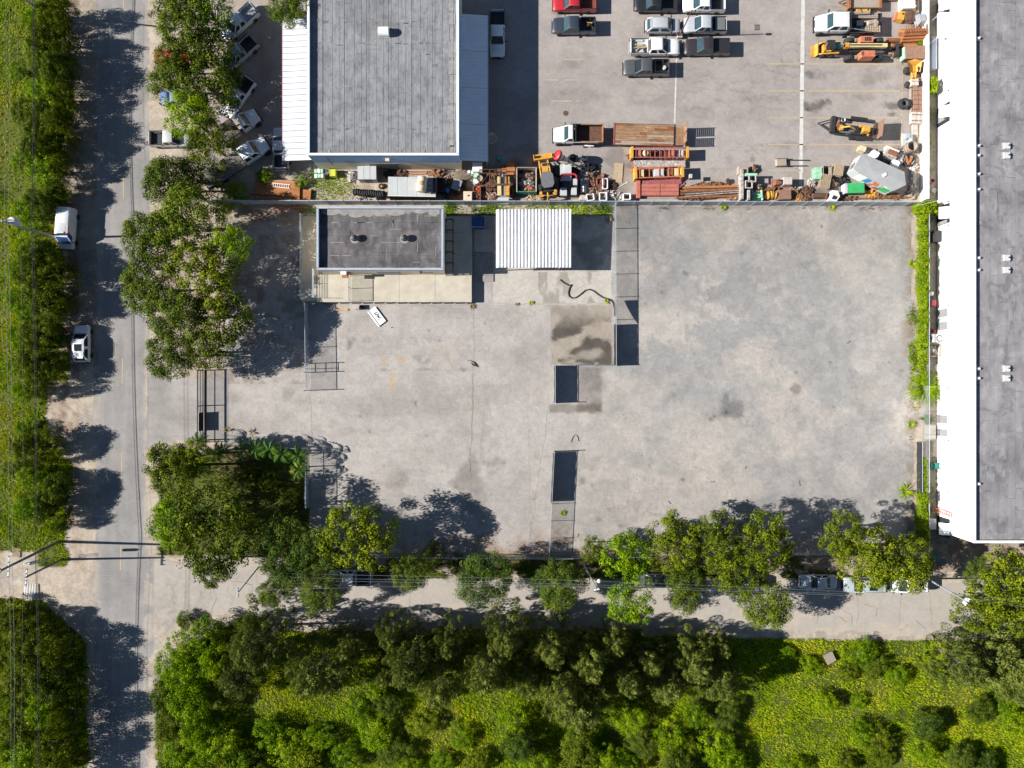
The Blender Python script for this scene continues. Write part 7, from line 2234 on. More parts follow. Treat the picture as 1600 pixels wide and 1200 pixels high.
# --- skid steer
ss = put("skid_steer", "small yellow and black skid steer loader left of the orange telehandler", "skid steer", 1293, 77, 1.4, [], 180)
B(-.35, 0, .35, 2.0, 1.05, .65).build("chassis", "machine_yellow", ss)
B(-.85, 0, 1.0, 1.0, 1.15, .55, taper=.9).build("engine_hood", "dark_metal", ss)
B(-.85, 0, 1.56, .6, .7, .04).build("hood_grille", "teal", ss)
for x in (.55, -.3):
 for s in (-1, 1):
  B(x, s * .5, .9, .08, .08, 1.05).build("cage_post", "dark_metal", ss)
B(.1, 0, 1.95, 1.0, 1.1, .08).build("cage_roof", "dark_metal", ss)
B(.1, 0, .9, .5, .5, .4).build("seat", "black_plastic", ss)
for s in (-1, 1):
 MB().tube((-1.2, s * .72, 1.25), (.8, s * .72, 1.05), .09, n=8).tube((.8, s * .72, 1.05), (1.35, s * .6, .45), .09, n=8).build("lift_arm", "machine_yellow", ss)
m = MB()
m.box(1.42, 0, .08, .12, 1.5, .75, 0, -.2).box(1.66, 0, .08, .5, 1.5, .08)
m.build("bucket", "machine_yellow", ss)
wheels(ss, (.55, -.65), .85, .36, .28)
# --- orange telehandler
th = put("telehandler", "orange telehandler with a long yellow boom and big black tyres", "telehandler", 1352, 77, 1.8, [], 180)
B(0, .95, .6, 1.8, .85, 1.15, taper=.9).build("cab_body", "orange_paint", th)
B(.1, -1.0, .6, 1.75, .85, .95, taper=.9).build("engine_cover", "orange_paint", th)
for i in range(4):
 B(-.35 + i * .22, -1.0, 1.55, .14, .5, .03).build("louvre", "dark_metal", th)
B(.75, .95, 1.72, .35, .5, .04).build("cab_window", "rust_dark", th)
B(0, 0, .55, 4.0, .7, .4).build("chassis", "dark_metal", th)
B(.3, -.12, 1.35, 5.4, .46, .42).build("boom", "pale_yellow", th)
B(.5, -.12, 1.775, 4.4, .16, .03).build("boom_groove", "dark_metal", th)
B(2.75, -.12, 1.30, .5, .6, .52).build("boom_head", "machine_yellow", th)
B(-2.7, -.12, .7, .8, .4, .6).build("boom_nose", "dark_metal", th)
MB().tube((-2.9, -.1, .9), (-3.8, -.1, .4), .12, n=8).build("jib", "dark_metal", th)
B(-4.1, -.1, .15, .25, 1.7, .9).build("carriage", "dark_metal", th)
for s in (-1, 1):
 B(-4.7, s * .45, .12, 1.1, .14, .08).build("fork", "dark_metal", th)
 MB().tube((.0, s * .5, .8), (-2.2, s * .45, 1.2), .06, n=8).build("ram", "rim", th)
wheels(th, (2.0, -1.75), 1.35, .66, .5)
scrap("black hoses and fittings at the telehandler's rear", 1400, 83, 26, 16, .7, "scrap_mix", 29, 34)

# --- trailer with yellow mini digger
tl = put("equipment_trailer", "dark open trailer carrying a yellow mini digger, ramp raised", "trailer", 1328, 200, .9, [], -7)
m = MB()
for s in (-1, 1):
 B(.3, s * 1.05, .5, 5.6, .14, .18).build("side_rail", "dark_metal", tl)
 B(.9, s * 1.25, .75, 2.2, .32, .08).build("mudguard", "dark_metal", tl)
 wheels(tl, (.4, 1.3), 1.38 if s == 1 else 1.38, .34, .22) if s == 1 else None
for i in range(8):
 B(-2.2 + i * .72, 0, .5, .1, 2.0, .1).build("cross_member", "dark_metal", tl)
B(.3, .55, .6, 5.2, .5, .06).build("runway", "wood_grey", tl)
B(.3, -.55, .6, 5.2, .5, .06).build("runway", "print_grey", tl)
MB().tube((-2.5, .8, .5), (-4.2, .1, .45), .07).tube((-2.5, -.8, .5), (-4.2, .1, .45), .07).build("drawbar", "dark_metal", tl)
B(-2.45, 0, .55, .5, 2.0, .6).build("front_rack", "dark_metal", tl)
for i in range(8):
 B(3.55, 0, .62 + .17 * i, .08, 2.2, .13, 0, 0).build("ramp_slat", "brick_brown", tl)
B(3.2, 0, .6, .3, 2.1, .1).build("ramp_hinge", "rust_dark", tl)
a_, b_ = at_in(tl, .45, -.42)
dg = thing("mini_digger", "yellow mini digger folded down on the dark trailer", "mini digger", a_, b_, .66, math.radians(-5))
for s in (-1, 1):
 B(.3, s * .42, 0, 1.7, .26, .4).build("track", "rubber", dg)
B(1.15, 0, .45, .95, .85, .65, taper=.85).build("engine_cover", "machine_yellow", dg)
B(.2, 0, .42, .7, .7, .3).build("turret", "dark_metal", dg)
MB().lathe([(.2, .7), (.22, .85), (0, .9)], .15, 0, 0, 12).build("seat", "black_plastic", dg)
MB().tube((-.2, 0, .7), (-1.2, .05, 1.25), .13, n=8).tube((-1.2, .05, 1.25), (-1.9, .1, .5), .1, n=8).build("boom_arm", "machine_yellow", dg)
B(-1.85, .1, .2, .45, .6, .4).build("digging_bucket", "machine_yellow", dg)
B(1.75, 0, .1, .12, 1.1, .35).build("dozer_blade", "machine_yellow", dg)
B(.6, .3, .7, .6, .2, .35).build("side_panel", "machine_yellow", dg)
a_, b_ = at_in(tl, -1.8, .1)
o = heap(30, 1.4, 1.7, .8, 95, .5).build("chain_heap", "scrap_rust")
o.location = (a_, b_, .66)
tag(o, "rusty chains and buckets at the dark trailer's front end", "chains", None, "stuff")
a_, b_ = at_in(tl, -1.35, .55)
t = thing("blue_pail", "pale blue bucket among the chains on the dark trailer", "bucket", a_, b_, 1.0)
MB().lathe([(.2, 0), (.27, .4), (.29, .42), (.25, .4), (.18, .05), (0, .05)], 0, 0, 0, 14).build("pail", "cap_blue", t, True)
MB().torus(0, 0, .42, .27, .015).build("bail", "galvanised", t)

# --- odds and ends east of the workshop and round the yards
put("wheelbarrow", "rounded tan tub half under the shaded canopy's edge", "wheelbarrow", 768, 217, .8, [("tub", MB().lathe([(.5, .25), (.72, .65), (.76, .68), (.7, .66), (.45, .3), (0, .3)], 0, 0, 0, 16), "cream_tank", 1), ("leg", MB().tube((-.3, -.3, 0), (-.3, -.3, .3), .04).tube((.3, -.3, 0), (.3, -.3, .3), .04).tube((0, .4, 0), (0, .4, .3), .04), "dark_metal")])
put("green_barrel", "dark green barrel in the workshop's shadow", "barrel", 779, 248, .9, [("barrel", MB().lathe([(.27, 0), (.31, .1), (.32, .45), (.31, .8), (.27, .9), (0, .9)], 0, 0, 0, 14), "teal", 1), ("bung", MB().lathe([(.05, .9), (.05, .94), (0, .95)], .12, 0, 0, 8), "white_paint")])
bd = put("blue_dumpster", "dark blue ribbed dumpster beside the dock's north east corner", "dumpster", 748, 348, 1.2, [("body", B(0, 0, .1, 1.6, 1.3, 1.0), "blue_paint"), ("rim", B(0, -.68, 1.1, 1.75, .1, .08).box(.84, 0, 1.1, .1, 1.4, .08), "galvanised")])
for i in range(6):
 B(-.66 + i * .26, 0, 1.1, .18, 1.25, .06).build("lid_rib", "blue_paint", bd)
# white sign board lying on the yard
sx_, sy_ = G(588, 495, .2)
sg2 = thing("sign_board", "white sign board with black lettering lying on the yard below the dock", "sign", sx_, sy_, .012, math.radians(-53))
B(0, .20, .14, 2.35, .95, .035).build("board", "white_metal", sg2)
B(0, -.48, .14, 2.40, .18, .035).build("lower_board", "white_metal", sg2)
B(0, -.34, .10, 2.35, .14, .03).build("dark_stripe", "print_grey", sg2)
for x in (-1.0, 1.0):
 B(x, -.05, 0, .07, 1.2, .10).build("batten", "wood_grey", sg2)

def stroke(pts, w, parent, z=.1765, mat="print_black", name="letter_stroke"):
 m = MB()
 for (x0, y0), (x1, y1) in zip(pts, pts[1:]):
  l = math.hypot(x1 - x0, y1 - y0)
  m.box((x0 + x1) / 2, (y0 + y1) / 2, z, l + w * .6, w, .006 + .0006 * (len(m.v) // 8), math.atan2(y1 - y0, x1 - x0))
 return m.build(name, mat, parent)

# letters U W , across the board
stroke([(-.42, .46), (-.50, .08), (-.24, .08), (-.15, .46)], .11, sg2)
stroke([(-.02, .46), (-.02, .08), (.16, .36), (.20, .08), (.42, .46)], .10, sg2)
stroke([(.50, .12), (.45, .0)], .09, sg2)
for x0, x1 in ((-.95, -.80), (.16, .36), (.62, .68)):
 B((x0 + x1) / 2, -.12, .176, x1 - x0, .05, .005).build("small_print", "print_grey", sg2)
put("strap_end", "thin pale strap trailing from the white sign board", "strap", 604, 511, .05, [("strap", MB().path([(-.6, .15, .03), (0, 0, .03), (.7, -.05, .03)], .025, 5), "beige_block"), ("buckle", B(.7, -.05, 0, .2, .1, .05), "dark_metal")])
# black hose snaking from the shed slab through the fence
m = MB()
P_ = [(875, 437), (881, 442), (889, 446), (893, 445), (890, 450), (888, 457), (889, 463), (894, 466), (900, 465), (907, 460), (914, 454), (921, 452), (928, 455), (934, 460), (942, 465), (950, 467), (955, 469), (958, 474), (960, 482), (960, 494)]
m.path([(*G(a, b), .07) for a, b in P_], .075, 7)
hz = m.build("black_hose", "rubber", None, True)
tag(hz, "thick black hose snaking over the slab to the yard fence", "hose")
put("torn_tarp", "small black scrap of torn tarp lying alone on the pale yard", "tarp", 741, 570, .1, [("sheet", MB().prism([(-.5, .3), (-.1, .1), (.3, .0), (.55, -.35), (.2, -.2), (-.1, -.15)], .01, .06).prism([(-.4, .5), (.1, .3), (.5, -.2), (.3, .1)], .06, .09), "tarp_black"), ("wire_end", MB().path([(-.9, .5, .03), (-.5, .6, .03), (.1, .35, .05)], .025, 5), "dark_metal")])
put("yellow_bar", "yellow kerb bar lying below the dock at the fence", "bar", 534, 484, .1, [("bar", B(0, 0, .01, 1.7, .18, .10), "machine_yellow"), ("end_foot", B(-.75, 0, 0, .14, .26, .08).box(.75, 0, 0, .14, .26, .08), "dark_metal")])
put("white_block", "small grey white block against the dock's front edge", "block", 558.5, 480, .8, [("block", B(0, 0, 0, .6, .6, .62), "beige_block"), ("step", B(0, -.1, .62, .5, .4, .12), "scrap_pale"), ("side_bin", B(.62, .1, 0, .5, .4, .35), "tarp_black")])
put("curved_pipe", "thin bent grey pipe lying on the yard above the lower fence", "pipe", 897, 685, .1, [("pipe", MB().path([(-.55, -.55, .05), (-.25, .1, .05), (0, .45, .05), (.3, .4, .05), (.5, .0, .05), (.55, -.4, .05)], .045, 6), "grey_metal"), ("plate", B(-.45, -.35, .01, .3, .4, .04), "galvanised")])
for (px, py, a, l, lab) in ((1326, 535, 30, .6, "dark scrap of bark lying in the middle of the gravel yard"), (1389, 566, -35, .3, "tiny dark twig near the gravel yard's right edge"), (1249, 755, -85, .7, "thin dark stick lying in the lower gravel yard"), (1297, 566, 60, .2, "small dark twig in the gravel yard's upper right part"), (1113, 753, -5, .55, "thin dark stick on the gravel left of the lower trees"), (1046, 785, -60, .5, "bent dark twig on the gravel above the street trees"), (903, 837, 50, .5, "curled dark twig right of the lower yard fence"), (1165, 731, 55, .4, "short dark twig in the middle of the lower gravel")):
 put("twig", lab, "twig", px, py, .05, [("stem", B(0, 0, .005, l, .07, .05, 0, 0, 0, taper=.7), "pole_wood"), ("fork", B(l * .3, .06, .005, l * .4, .05, .04, .6), "pole_wood")], a)
# right alley: awning extras, cart, boxes
put("waste_cart", "black lidded waste cart in the alley against the white warehouse", "waste cart", 1461, 370, 1.1, [("bin", B(0, 0, .12, .9, 1.3, .85, taper=1.1), "black_plastic"), ("lid", B(0, 0, .97, 1.05, 1.45, .1, taper=.9), "black_plastic"), ("wheel", MB().tube((-.3, -.72, .12), (-.3, -.62, .12), .12).tube((.3, -.72, .12), (.3, -.62, .12), .12), "rubber")])
hm = put("ride_mower", "small red mower with a white wheel in the alley under the vines", "mower", 1456, 468, .8, [("hood", B(.1, -.5, .25, .7, .8, .45, taper=.85), "red_paint"), ("deck", B(-.1, .1, .12, .8, .8, .2), "dark_metal"), ("handle", MB().tube((-.2, .2, .4), (-.4, .8, .9), .03).tube((.2, .2, .4), (0, .8, .9), .03), "dark_metal"), ("wheel", MB().lathe([(.1, -.06), (.3, -.05), (.3, .05), (.1, .06)], 0, 0, 0, 14, Matrix.Translation((0, .75, .32)) @ Matrix.Rotation(.5, 4, 'X')), "white_paint", 1)])
put("red_can", "small red can by the warehouse wall above the pallet boxes", "can", 1459, 517, .5, [("can", MB().lathe([(.22, 0), (.24, .3), (.14, .42), (0, .44)], 0, 0, 0, 12), "red_paint", 1), ("handle", MB().torus(0, 0, .45, .1, .02), "dark_metal")])
put("air_unit", "grey and white air conditioner case against the warehouse wall", "air conditioner", 1464, 529, 1.2, [("case", B(0, 0, .1, 1.7, 1.1, .9), "pale_grey"), ("top_grille", MB().torus(.1, 0, 1.0, .36, .06), "dark_metal"), ("fan", MB().lathe([(.3, 1.0), (.28, 1.03), (0, 1.04)], .1, 0, 0, 12), "white_paint"), ("plinth", B(0, 0, 0, 1.8, 1.2, .1), "concrete"), ("side_vent", B(-.86, 0, .2, .04, .9, .7), "print_grey")])
x, y = G(1462, 547, .6)
t = thing("timber_crate", "open pale timber crate holding metal parts below the air conditioner", "crate", x, y, .01)
for s in (-1, 1):
 for k in range(3):
  B(s * .95, 0, .1 + .3 * k, .07, 1.6, .2).build("slat", "wood_pale", t)
  B(0, s * .8, .1 + .3 * k, 1.9, .07, .2).build("slat", "wood_pale", t)
B(0, 0, .02, 1.9, 1.6, .07).build("floor", "wood_grey", t)
B(.35, 0, .95, .1, 1.6, .08).build("tie_bar", "wood_pale", t)
a = heap(16, 1.2, 1.1, .9, 97, .45).build("metal_parts", "scrap_pale")
a.location = (x - .2, y, .1)
tag(a, "grey metal parts lying inside the open timber crate", "metal parts", None, "stuff")
put("pale_step", "pale concrete step in front of a warehouse door near the lower vines", "step", 1454, 675, .3, [("upper_step", B(.3, 0, .13, .7, 1.7, .13), "concrete"), ("lower_step", B(0, 0, 0, 1.4, 1.9, .13), "concrete")])
put("teal_hand_cart", "teal green hand cart against the warehouse wall", "hand cart", 1463, 728, .9, [("frame", MB().tube((-.4, -.3, .1), (.3, -.3, .9), .05).tube((-.4, .3, .1), (.3, .3, .9), .05).tube((.3, -.3, .9), (.3, .3, .9), .05), "teal"), ("shelf", B(-.2, 0, .1, .6, .7, .08).box(.05, 0, .45, .4, .65, .06), "teal"), ("wheel", MB().tube((-.3, -.4, .14), (-.3, -.32, .14), .14).tube((-.3, .32, .14), (-.3, .4, .14), .14), "rubber")])
lx_, ly_ = G(1474, 798, 1.6)
ld = thing("ladder", "red orange ladder standing against the warehouse wall near its corner", "ladder", WX0 - .75, ly_, 0)
for s in (-.23, .23):
 MB().tube((0, s + .0, 0.01), (.72, s - .25, 3.3), .045, n=6).build("stile", "orange_paint", ld)
for i in range(10):
 f = (i + .6) / 10.5
 MB().tube((.72 * f, -.23 - .25 * f, 3.3 * f), (.72 * f, .23 - .25 * f, 3.3 * f), .04, n=6).build("rung", "red_paint", ld)
put("corner_bin", "pale grey box under the low awning at the warehouse corner", "box", 1454, 818, .9, [("body", B(0, 0, 0, .95, 1.3, .8), "pale_grey"), ("lid", B(0, 0, .8, 1.0, 1.35, .06), "white_paint")])
aw = thing("entry_canopy", "white box canopy on the warehouse wall at the top of the alley", "canopy", 0, 0, 0)
yy0, yy1 = G(0, 58, 2.6)[1], G(0, 20, 2.6)[1]
B(WX0 - .72, (yy0 + yy1) / 2, 2.3, 1.42, yy1 - yy0, .4).build("canopy_box", "white_metal", aw)
for f in (.3, .42):
 B(WX0 - .72, yy0 + (yy1 - yy0) * (1 - f), 2.71, 1.4, .04, .02).build("seam", "print_grey", aw)
for y in (yy0 + .15, yy1 - .15):
 B(WX0 - 1.3, y, 0, .09, .09, 2.3).build("post", "galvanised", aw)
put("wall_gutter_box", "long blue grey duct at the foot of the warehouse wall below the white canopy", "duct", 1458, 84, .6, [("duct", B(0, 0, .1, .6, 4.2, .5), "cap_blue"), ("support", B(0, 1.5, 0, .5, .2, .1).box(0, -1.5, 0, .5, .2, .1), "dark_metal")])
put("leaning_sheet", "pale green sheet leaning in the alley beside the blue grey duct", "sheet", 1452.5, 90, .4, [("sheet", B(0, 0, .05, .55, 1.9, .08), "pale_grey"), ("bearer", B(0, .5, 0, .5, .1, .05).box(0, -.5, 0, .5, .1, .05), "wood_grey")])
put("pink_bucket", "small pink red bucket in the alley near the fence corner", "bucket", 1456, 283, .4, [("pail", MB().lathe([(.24, 0), (.32, .36), (.34, .38), (.28, .36), (.2, .05), (0, .05)], 0, 0, 0, 12), "dull_red", 1), ("bail", MB().torus(0, 0, .38, .31, .015), "galvanised")])
put("white_pail", "small white pail in the alley just above the lime vine", "bucket", 1458.5, 298, .4, [("pail", MB().lathe([(.2, 0), (.26, .34), (.28, .36), (.22, .34), (.16, .05), (0, .05)], 0, 0, 0, 12), "white_paint", 1), ("bail", MB().torus(0, 0, .36, .25, .015), "galvanised")])
# pallets on the left verge
x, y = G(26, 863)
t = thing("pallet", "pale pallet lying on the sandy patch between the corner poles and the wires", "pallet", x, y, .01, math.radians(-8))
for nm, mb, mt_ in pallet_parts(1.1, 1.2):
 mb.build(nm, mt_, t)
x, y = G(50, 925)
t = thing("cattle_grid", "white barred grid lying in the shade below the corner poles", "grid", x, y, .01, math.radians(3))
for i in range(9):
 B(-.85 + i * .21, 0, .06, .07, 2.1, .06).build("bar", "white_paint", t)
for yq in (-.8, .8):
 B(0, yq, 0, 1.9, .08, .06).build("bearer", "wood_grey", t)
put("white_marker", "white utility marker post at the verge's sandy patch", "marker", 41, 880, .8, [("post", MB().tube((0, 0, 0), (0, 0, .8), .06), "white_paint"), ("collar", MB().torus(0, 0, .7, .07, .03), "white_paint")])
put("grey_shack", "small grey lean-to roof half buried in the bushes south of the street", "lean-to", 1295, 1027, .6, [("roof", B(0, 0, .55, 1.3, 1.3, .06, 0, .08), "wood_grey"), ("wall", B(0, 0, 0, 1.1, 1.1, .5), "pole_wood")], 25)
put("cardboard_slab", "dark teal box hidden in the shade below the warehouse's end wall", "box", 1468, 874, .8, [("body", B(0, 0, 0, 1.1, .9, .7), "teal"), ("lid", B(0, 0, .7, 1.16, .96, .06), "print_grey")])

for i, (px, py, w, l, mt_, lab) in enumerate(((700, 281, 18, 14, "scrap_mix", "pale and dark bits beside the black open bin"), (724, 300, 22, 12, "scrap_rust", "rusty fittings between the tipped grey bin and the white cabinet"), (722, 287, 16, 10, "rust_dark", "dark bits at the tipped grey bin's right side"),
  (770, 271, 26, 14, "scrap_rust", "rusty rods at the pipe frame's upper end"), (800, 300, 18, 20, "rust_dark", "dark parts between the yellow gantry and the skip"), (808, 278, 12, 30, "scrap_mix", "narrow clutter along the skip's left side"), (838, 292, 14, 26, "tarp_black", "black clutter between the skip and the backhoe"),
  (872, 268, 16, 20, "tarp_black", "black hoses between the backhoe and the grey machine"), (897, 268, 18, 16, "dark_metal", "dark steel parts under the tilted mast"), (925, 262, 26, 14, "tarp_black", "black hoses right of the white bracket"), (926, 274, 22, 12, "scrap_mix", "small machine parts above the rusty frames"), (955, 290, 16, 14, "rust_dark", "brown parts at the plywood sheet's lower left"),
  (1090, 309, 80, 8, "rust_dark", "brown offcuts along the fence under the steel beams"), (1150, 309, 34, 8, "scrap_mix", "white and brown bits at the scaffold's foot"), (1320, 310, 40, 7, "scrap_rust", "rusty bits along the fence beside the white hopper"), (1395, 306, 36, 10, "scrap_rust", "brown rubble at the fence right of the brass parts"), (660, 311, 60, 6, "scrap_mix", "coloured litter along the fence below the grey container"), (560, 312, 40, 6, "scrap_pale", "pale litter at the fence below the tyre row"),
  (1112, 288, 60, 8, "scrap_rust", "rusty bars lying above the long steel beams"), (1240, 298, 24, 12, "scrap_mix", "mixed scrap right of the brown tray stack"), (1262, 297, 22, 14, "rust_dark", "dark rusty scrap left of the tilted pallet stack"), (1268, 285, 14, 12, "scrap_pale", "pale offcuts beside the mint crate stack"),
  (1318, 281, 18, 12, "tarp_black", "black bags above the green skip"), (1205, 296, 30, 8, "scrap_rust", "rusty scraps above the yellow reels"), (1186, 292, 18, 12, "scrap_mix", "mixed bits between the scaffold and the engine unit"), (985, 245, 14, 10, "scrap_rust", "rusty bits at the upper shoring frame's left end"), (1352, 292, 18, 8, "dark_metal", "dark parts at the green skip's right end"))):
 scrap(lab, px, py, w, l, .5, mt_, 200 + i, 34, 0, "scrap_heap", .4)
# ---------------------------------------------------------------- vegetation
def rand_unit(rs, n):
 v = rs.normal(size=(n, 3))
 return v / np.linalg.norm(v, axis=1, keepdims=True)

def leaf_mesh(name, pos, nrm, size, aspect, tone, mat, rs, droop=None):
 """one quad per leaf; pos, nrm (n,3), size (n,), tone (n,)"""
 n = len(pos)
 t = rand_unit(rs, n)
 if droop is not None:
  t = droop + 0.35 * t
 u = np.cross(nrm, t)
 u /= np.linalg.norm(u, axis=1, keepdims=True) + 1e-9
 w = np.cross(u, nrm)
 if droop is not None:
  u, w = w, u
 a = u * (size * 0.5)[:, None]
 b = w * (size * aspect * 0.5)[:, None]
 v = np.stack([pos - a, pos - b * 1.0 + a * 0.1, pos + a, pos + b + a * 0.1], 1).reshape(-1, 3)
 me = bpy.data.meshes.new(name)
 me.vertices.add(4 * n)
 me.vertices.foreach_set("co", v.astype(np.float32).ravel())
 me.loops.add(4 * n)
 me.loops.foreach_set("vertex_index", np.arange(4 * n, dtype=np.int32))
 me.polygons.add(n)
 me.polygons.foreach_set("loop_start", np.arange(0, 4 * n, 4, dtype=np.int32))
 me.polygons.foreach_set("loop_total", np.full(n, 4, dtype=np.int32))
 me.update()
 at = me.attributes.new("tone", 'FLOAT', 'FACE')
 at.data.foreach_set("value", np.clip(tone, 0, 1).astype(np.float32))
 me.materials.append(MAT[mat])
 return me

def crown_mesh(kind, seed):
 """unit-ish crown of radius ~4 m centred on the origin"""
 rs = np.random.RandomState(seed)
 if kind in ("broad", "dark", "oak", "feather", "green"):
  nc, rc, nl, sz, asp, flat, jag, dens = {
   "broad": (120, (.40, .85), 130, .23, .7, .62, .20, 1.0),
   "dark": (112, (.42, .95), 135, .22, .7, .66, .20, 1.0),
   "green": (105, (.42, .95), 115, .23, .7, .60, .28, 1.0),
   "oak": (150, (.45, 1.0), 165, .24, .55, .58, .30, .9),
   "feather": (140, (.45, .95), 170, .34, .24, .60, .28, 1.0)}[kind]
  mat = {"broad": "leaf_broad", "dark": "leaf_dark", "green": "leaf_green", "oak": "leaf_oak", "feather": "leaf_feather"}[kind]
  # lobed outline
  d = rand_unit(rs, nc)
  d[:, 2] = np.where(d[:, 2] < -0.35, -d[:, 2], d[:, 2])
  lob = rand_unit(rs, 9)
  amp = (np.clip(d @ lob.T, 0, 1) ** 3).max(1)
  rad = 4.0 * (1 - jag + 1.25 * jag * amp) * rs.uniform(.78, 1.0, nc)
  inner = rs.rand(nc) < .22
  rad = np.where(inner, rad * rs.uniform(.35, .75, nc), rad)
  cen = d * rad[:, None] * np.array([1, 1, flat])
  cr = rs.uniform(rc[0], rc[1], nc)
  P, N, S, T = [], [], [], []
  for c, r in zip(cen, cr):
   k = int(nl * (r / rc[1]) ** 1.6 * dens * rs.uniform(.75, 1.15))
   q = rand_unit(rs, k)
   rr = r * rs.uniform(.35, 1.0, k) ** .6
   p = c + q * rr[:, None] * np.array([1, 1, .8])
   up = q * 1.0 + np.array([0, 0, .30]) + rand_unit(rs, k) * .55
   up /= np.linalg.norm(up, axis=1, keepdims=True)
   P.append(p)
   N.append(up)
   S.append(sz * rs.uniform(.6, 1.25, k))
   T.append(np.clip(rs.uniform(.20, .72) + rs.normal(0, .11, k) + .12 * q[:, 2], 0, 1))
  return leaf_mesh("crown_" + kind, np.concatenate(P), np.concatenate(N), np.concatenate(S), asp, np.concatenate(T), mat, rs), cen
 if kind == "cas":
  # feathery upswept plumes round a straight leader; origin at mid height, ~9 m tall, radius ~3.6
  P, N, S, T, Dp, cen = [], [], [], [], [], []
  n = 92
  for i in range(n):
   f = (i + .5) / n
   z = -4.2 + 8.6 * f
   rmax = 3.7 * (1 - f) ** .7 + .35
   a = i * 2.399 + rs.uniform(-.3, .3)
   r = rmax * rs.uniform(.5, 1.05)
   c = np.array([r * math.cos(a), r * math.sin(a), z + .25 * r])
   cen.append(c)
   ax = np.array([math.cos(a) * .4, math.sin(a) * .4, .9])
   ax /= np.linalg.norm(ax)
   rr = rs.uniform(.42, .70)
   ln = rs.uniform(.5, .85)
   k = 170
   q = rand_unit(rs, k)
   s_ = rs.uniform(.4, 1, k) ** .5
   al = rs.uniform(-1, 1, k)
   rad = rr * np.sqrt(np.clip(1 - al ** 2, .05, 1)) * s_
   qp = q - (q @ ax)[:, None] * ax
   qp /= np.linalg.norm(qp, axis=1, keepdims=True) + 1e-9
   p = c + ax * (al * ln)[:, None] + qp * rad[:, None]
   P.append(p)
   nn = qp + .4 * rand_unit(rs, k) + np.array([0, 0, .3])
   N.append(nn / np.linalg.norm(nn, axis=1, keepdims=True))
   S.append(rs.uniform(.22, .42, k))
   T.append(np.clip(rs.uniform(.35, .65) + rs.normal(0, .10, k) + .18 * al, 0, 1))
   Dp.append(np.repeat(ax[None], k, 0))
  return leaf_mesh("crown_cas", np.concatenate(P), np.concatenate(N), np.concatenate(S), .26, np.concatenate(T), "leaf_cas", rs, np.concatenate(Dp)), np.array(cen)

def limb_mesh(cen, height, seed, thin=1.0):
 """trunk from the ground to the crown with limbs reaching for the clumps; origin at crown centre"""
 rs = random.Random(seed)
 m = MB()
 fork = -1.6
 m.tube((0, 0, -height), (.1, .05, (fork - height) / 2), .24 * thin, .19 * thin, 8)
 m.tube((.1, .05, (fork - height) / 2), (0, 0, fork), .19 * thin, .15 * thin, 8)
 idx = list(range(len(cen)))
 rs.shuffle(idx)
 for i in idx[:16]:
  c = cen[i] * .92
  mid = (c[0] * .45 + rs.uniform(-.25, .25), c[1] * .45 + rs.uniform(-.25, .25), fork + (c[2] - fork) * .6)
  m.tube((0, 0, fork - rs.uniform(0, .5)), mid, .10 * thin, .06 * thin, 5)
  m.tube(mid, tuple(c), .055 * thin, .02 * thin, 5)
 return m

CROWN = {}
NV = {"broad": 4, "dark": 4, "green": 3, "oak": 4, "feather": 3, "cas": 4}
for kd, n in NV.items():
 CROWN[kd] = [crown_mesh(kd, 100 + 17 * i + len(kd)) for i in range(n)]
TRUNK = {}
_tc = {k: 0 for k in NV}

def tree(px, py, rpx, h, kind, label, cat="tree", name=None, grp=None, flat=1.0):
 """crown seen at (px, py) with radius rpx pixels; h = height of the tree's top"""
 v = _tc[kind] % NV[kind]
 _tc[kind] += 1
 me, cen = CROWN[kind][v]
 rs = R
 if kind == "cas":
  s = h / 9.6
  zc = h - 4.9 * s
  k = (1 - zc / H) / 12.0
  sx = rpx * k / 3.9
  sc_ = (sx, sx, s)
 elif cat == "bush":
  zc = h * .46
  k = (1 - zc / H) / 12.0
  s = rpx * k / 4.15
  sc_ = (s * rs.uniform(.78, 1.2), s * rs.uniform(.75, 1.15), h * rs.uniform(.4, .62) / 2.5)
 else:
  zc = max(h * .52, h - rpx / 12 * .66)
  k = (1 - zc / H) / 12.0
  s = rpx * k / 4.15
  sc_ = (s, s * rs.uniform(.92, 1.06), min(s, (h - zc) / 2.4) * flat)
 x, y = G(px, py, zc)
 t = thing(name or {"cas": "casuarina_tree", "oak": "oak_tree", "feather": "feathery_tree"}.get(kind, "broadleaf_tree"), label, cat, x, y, 0, rs.uniform(0, 2 * PI), grp)
 c = bpy.data.objects.new("crown", me)
 C.objects.link(c)
 c.parent = t
 c.location = (0, 0, zc)
 c.scale = sc_
 key = (kind, v)
 if key not in TRUNK:
  m = MB()
  if kind == "cas":
   m.tube((0, 0, -4.9), (0, 0, 4.2), .17, .03, 8)
   for q in cen[::2]:
    m.tube((0, 0, q[2] - .5), (q[0] * .9, q[1] * .9, q[2]), .035, .012, 4)
  else:
   m = limb_mesh(cen, 5.0, hash(kind) % 97 + v)
  TRUNK[key] = m.build("trunk", "bark" if kind != "oak" else "bark_pale", t)
  tk = TRUNK[key]
 else:
  tk = bpy.data.objects.new("trunk", TRUNK[key].data)
  C.objects.link(tk)
  tk.parent = t
 tk.location = (0, 0, zc)
 if kind == "cas":
  tk.scale = (sc_[0], sc_[1], zc / 4.9)
 else:
  tk.scale = (sc_[0], sc_[1], zc / 5.0)
 return t

def bush(px, py, rpx, h, kind, label, grp=None, name="bush"):
 return tree(px, py, rpx, h, kind, label, "bush", name, grp)

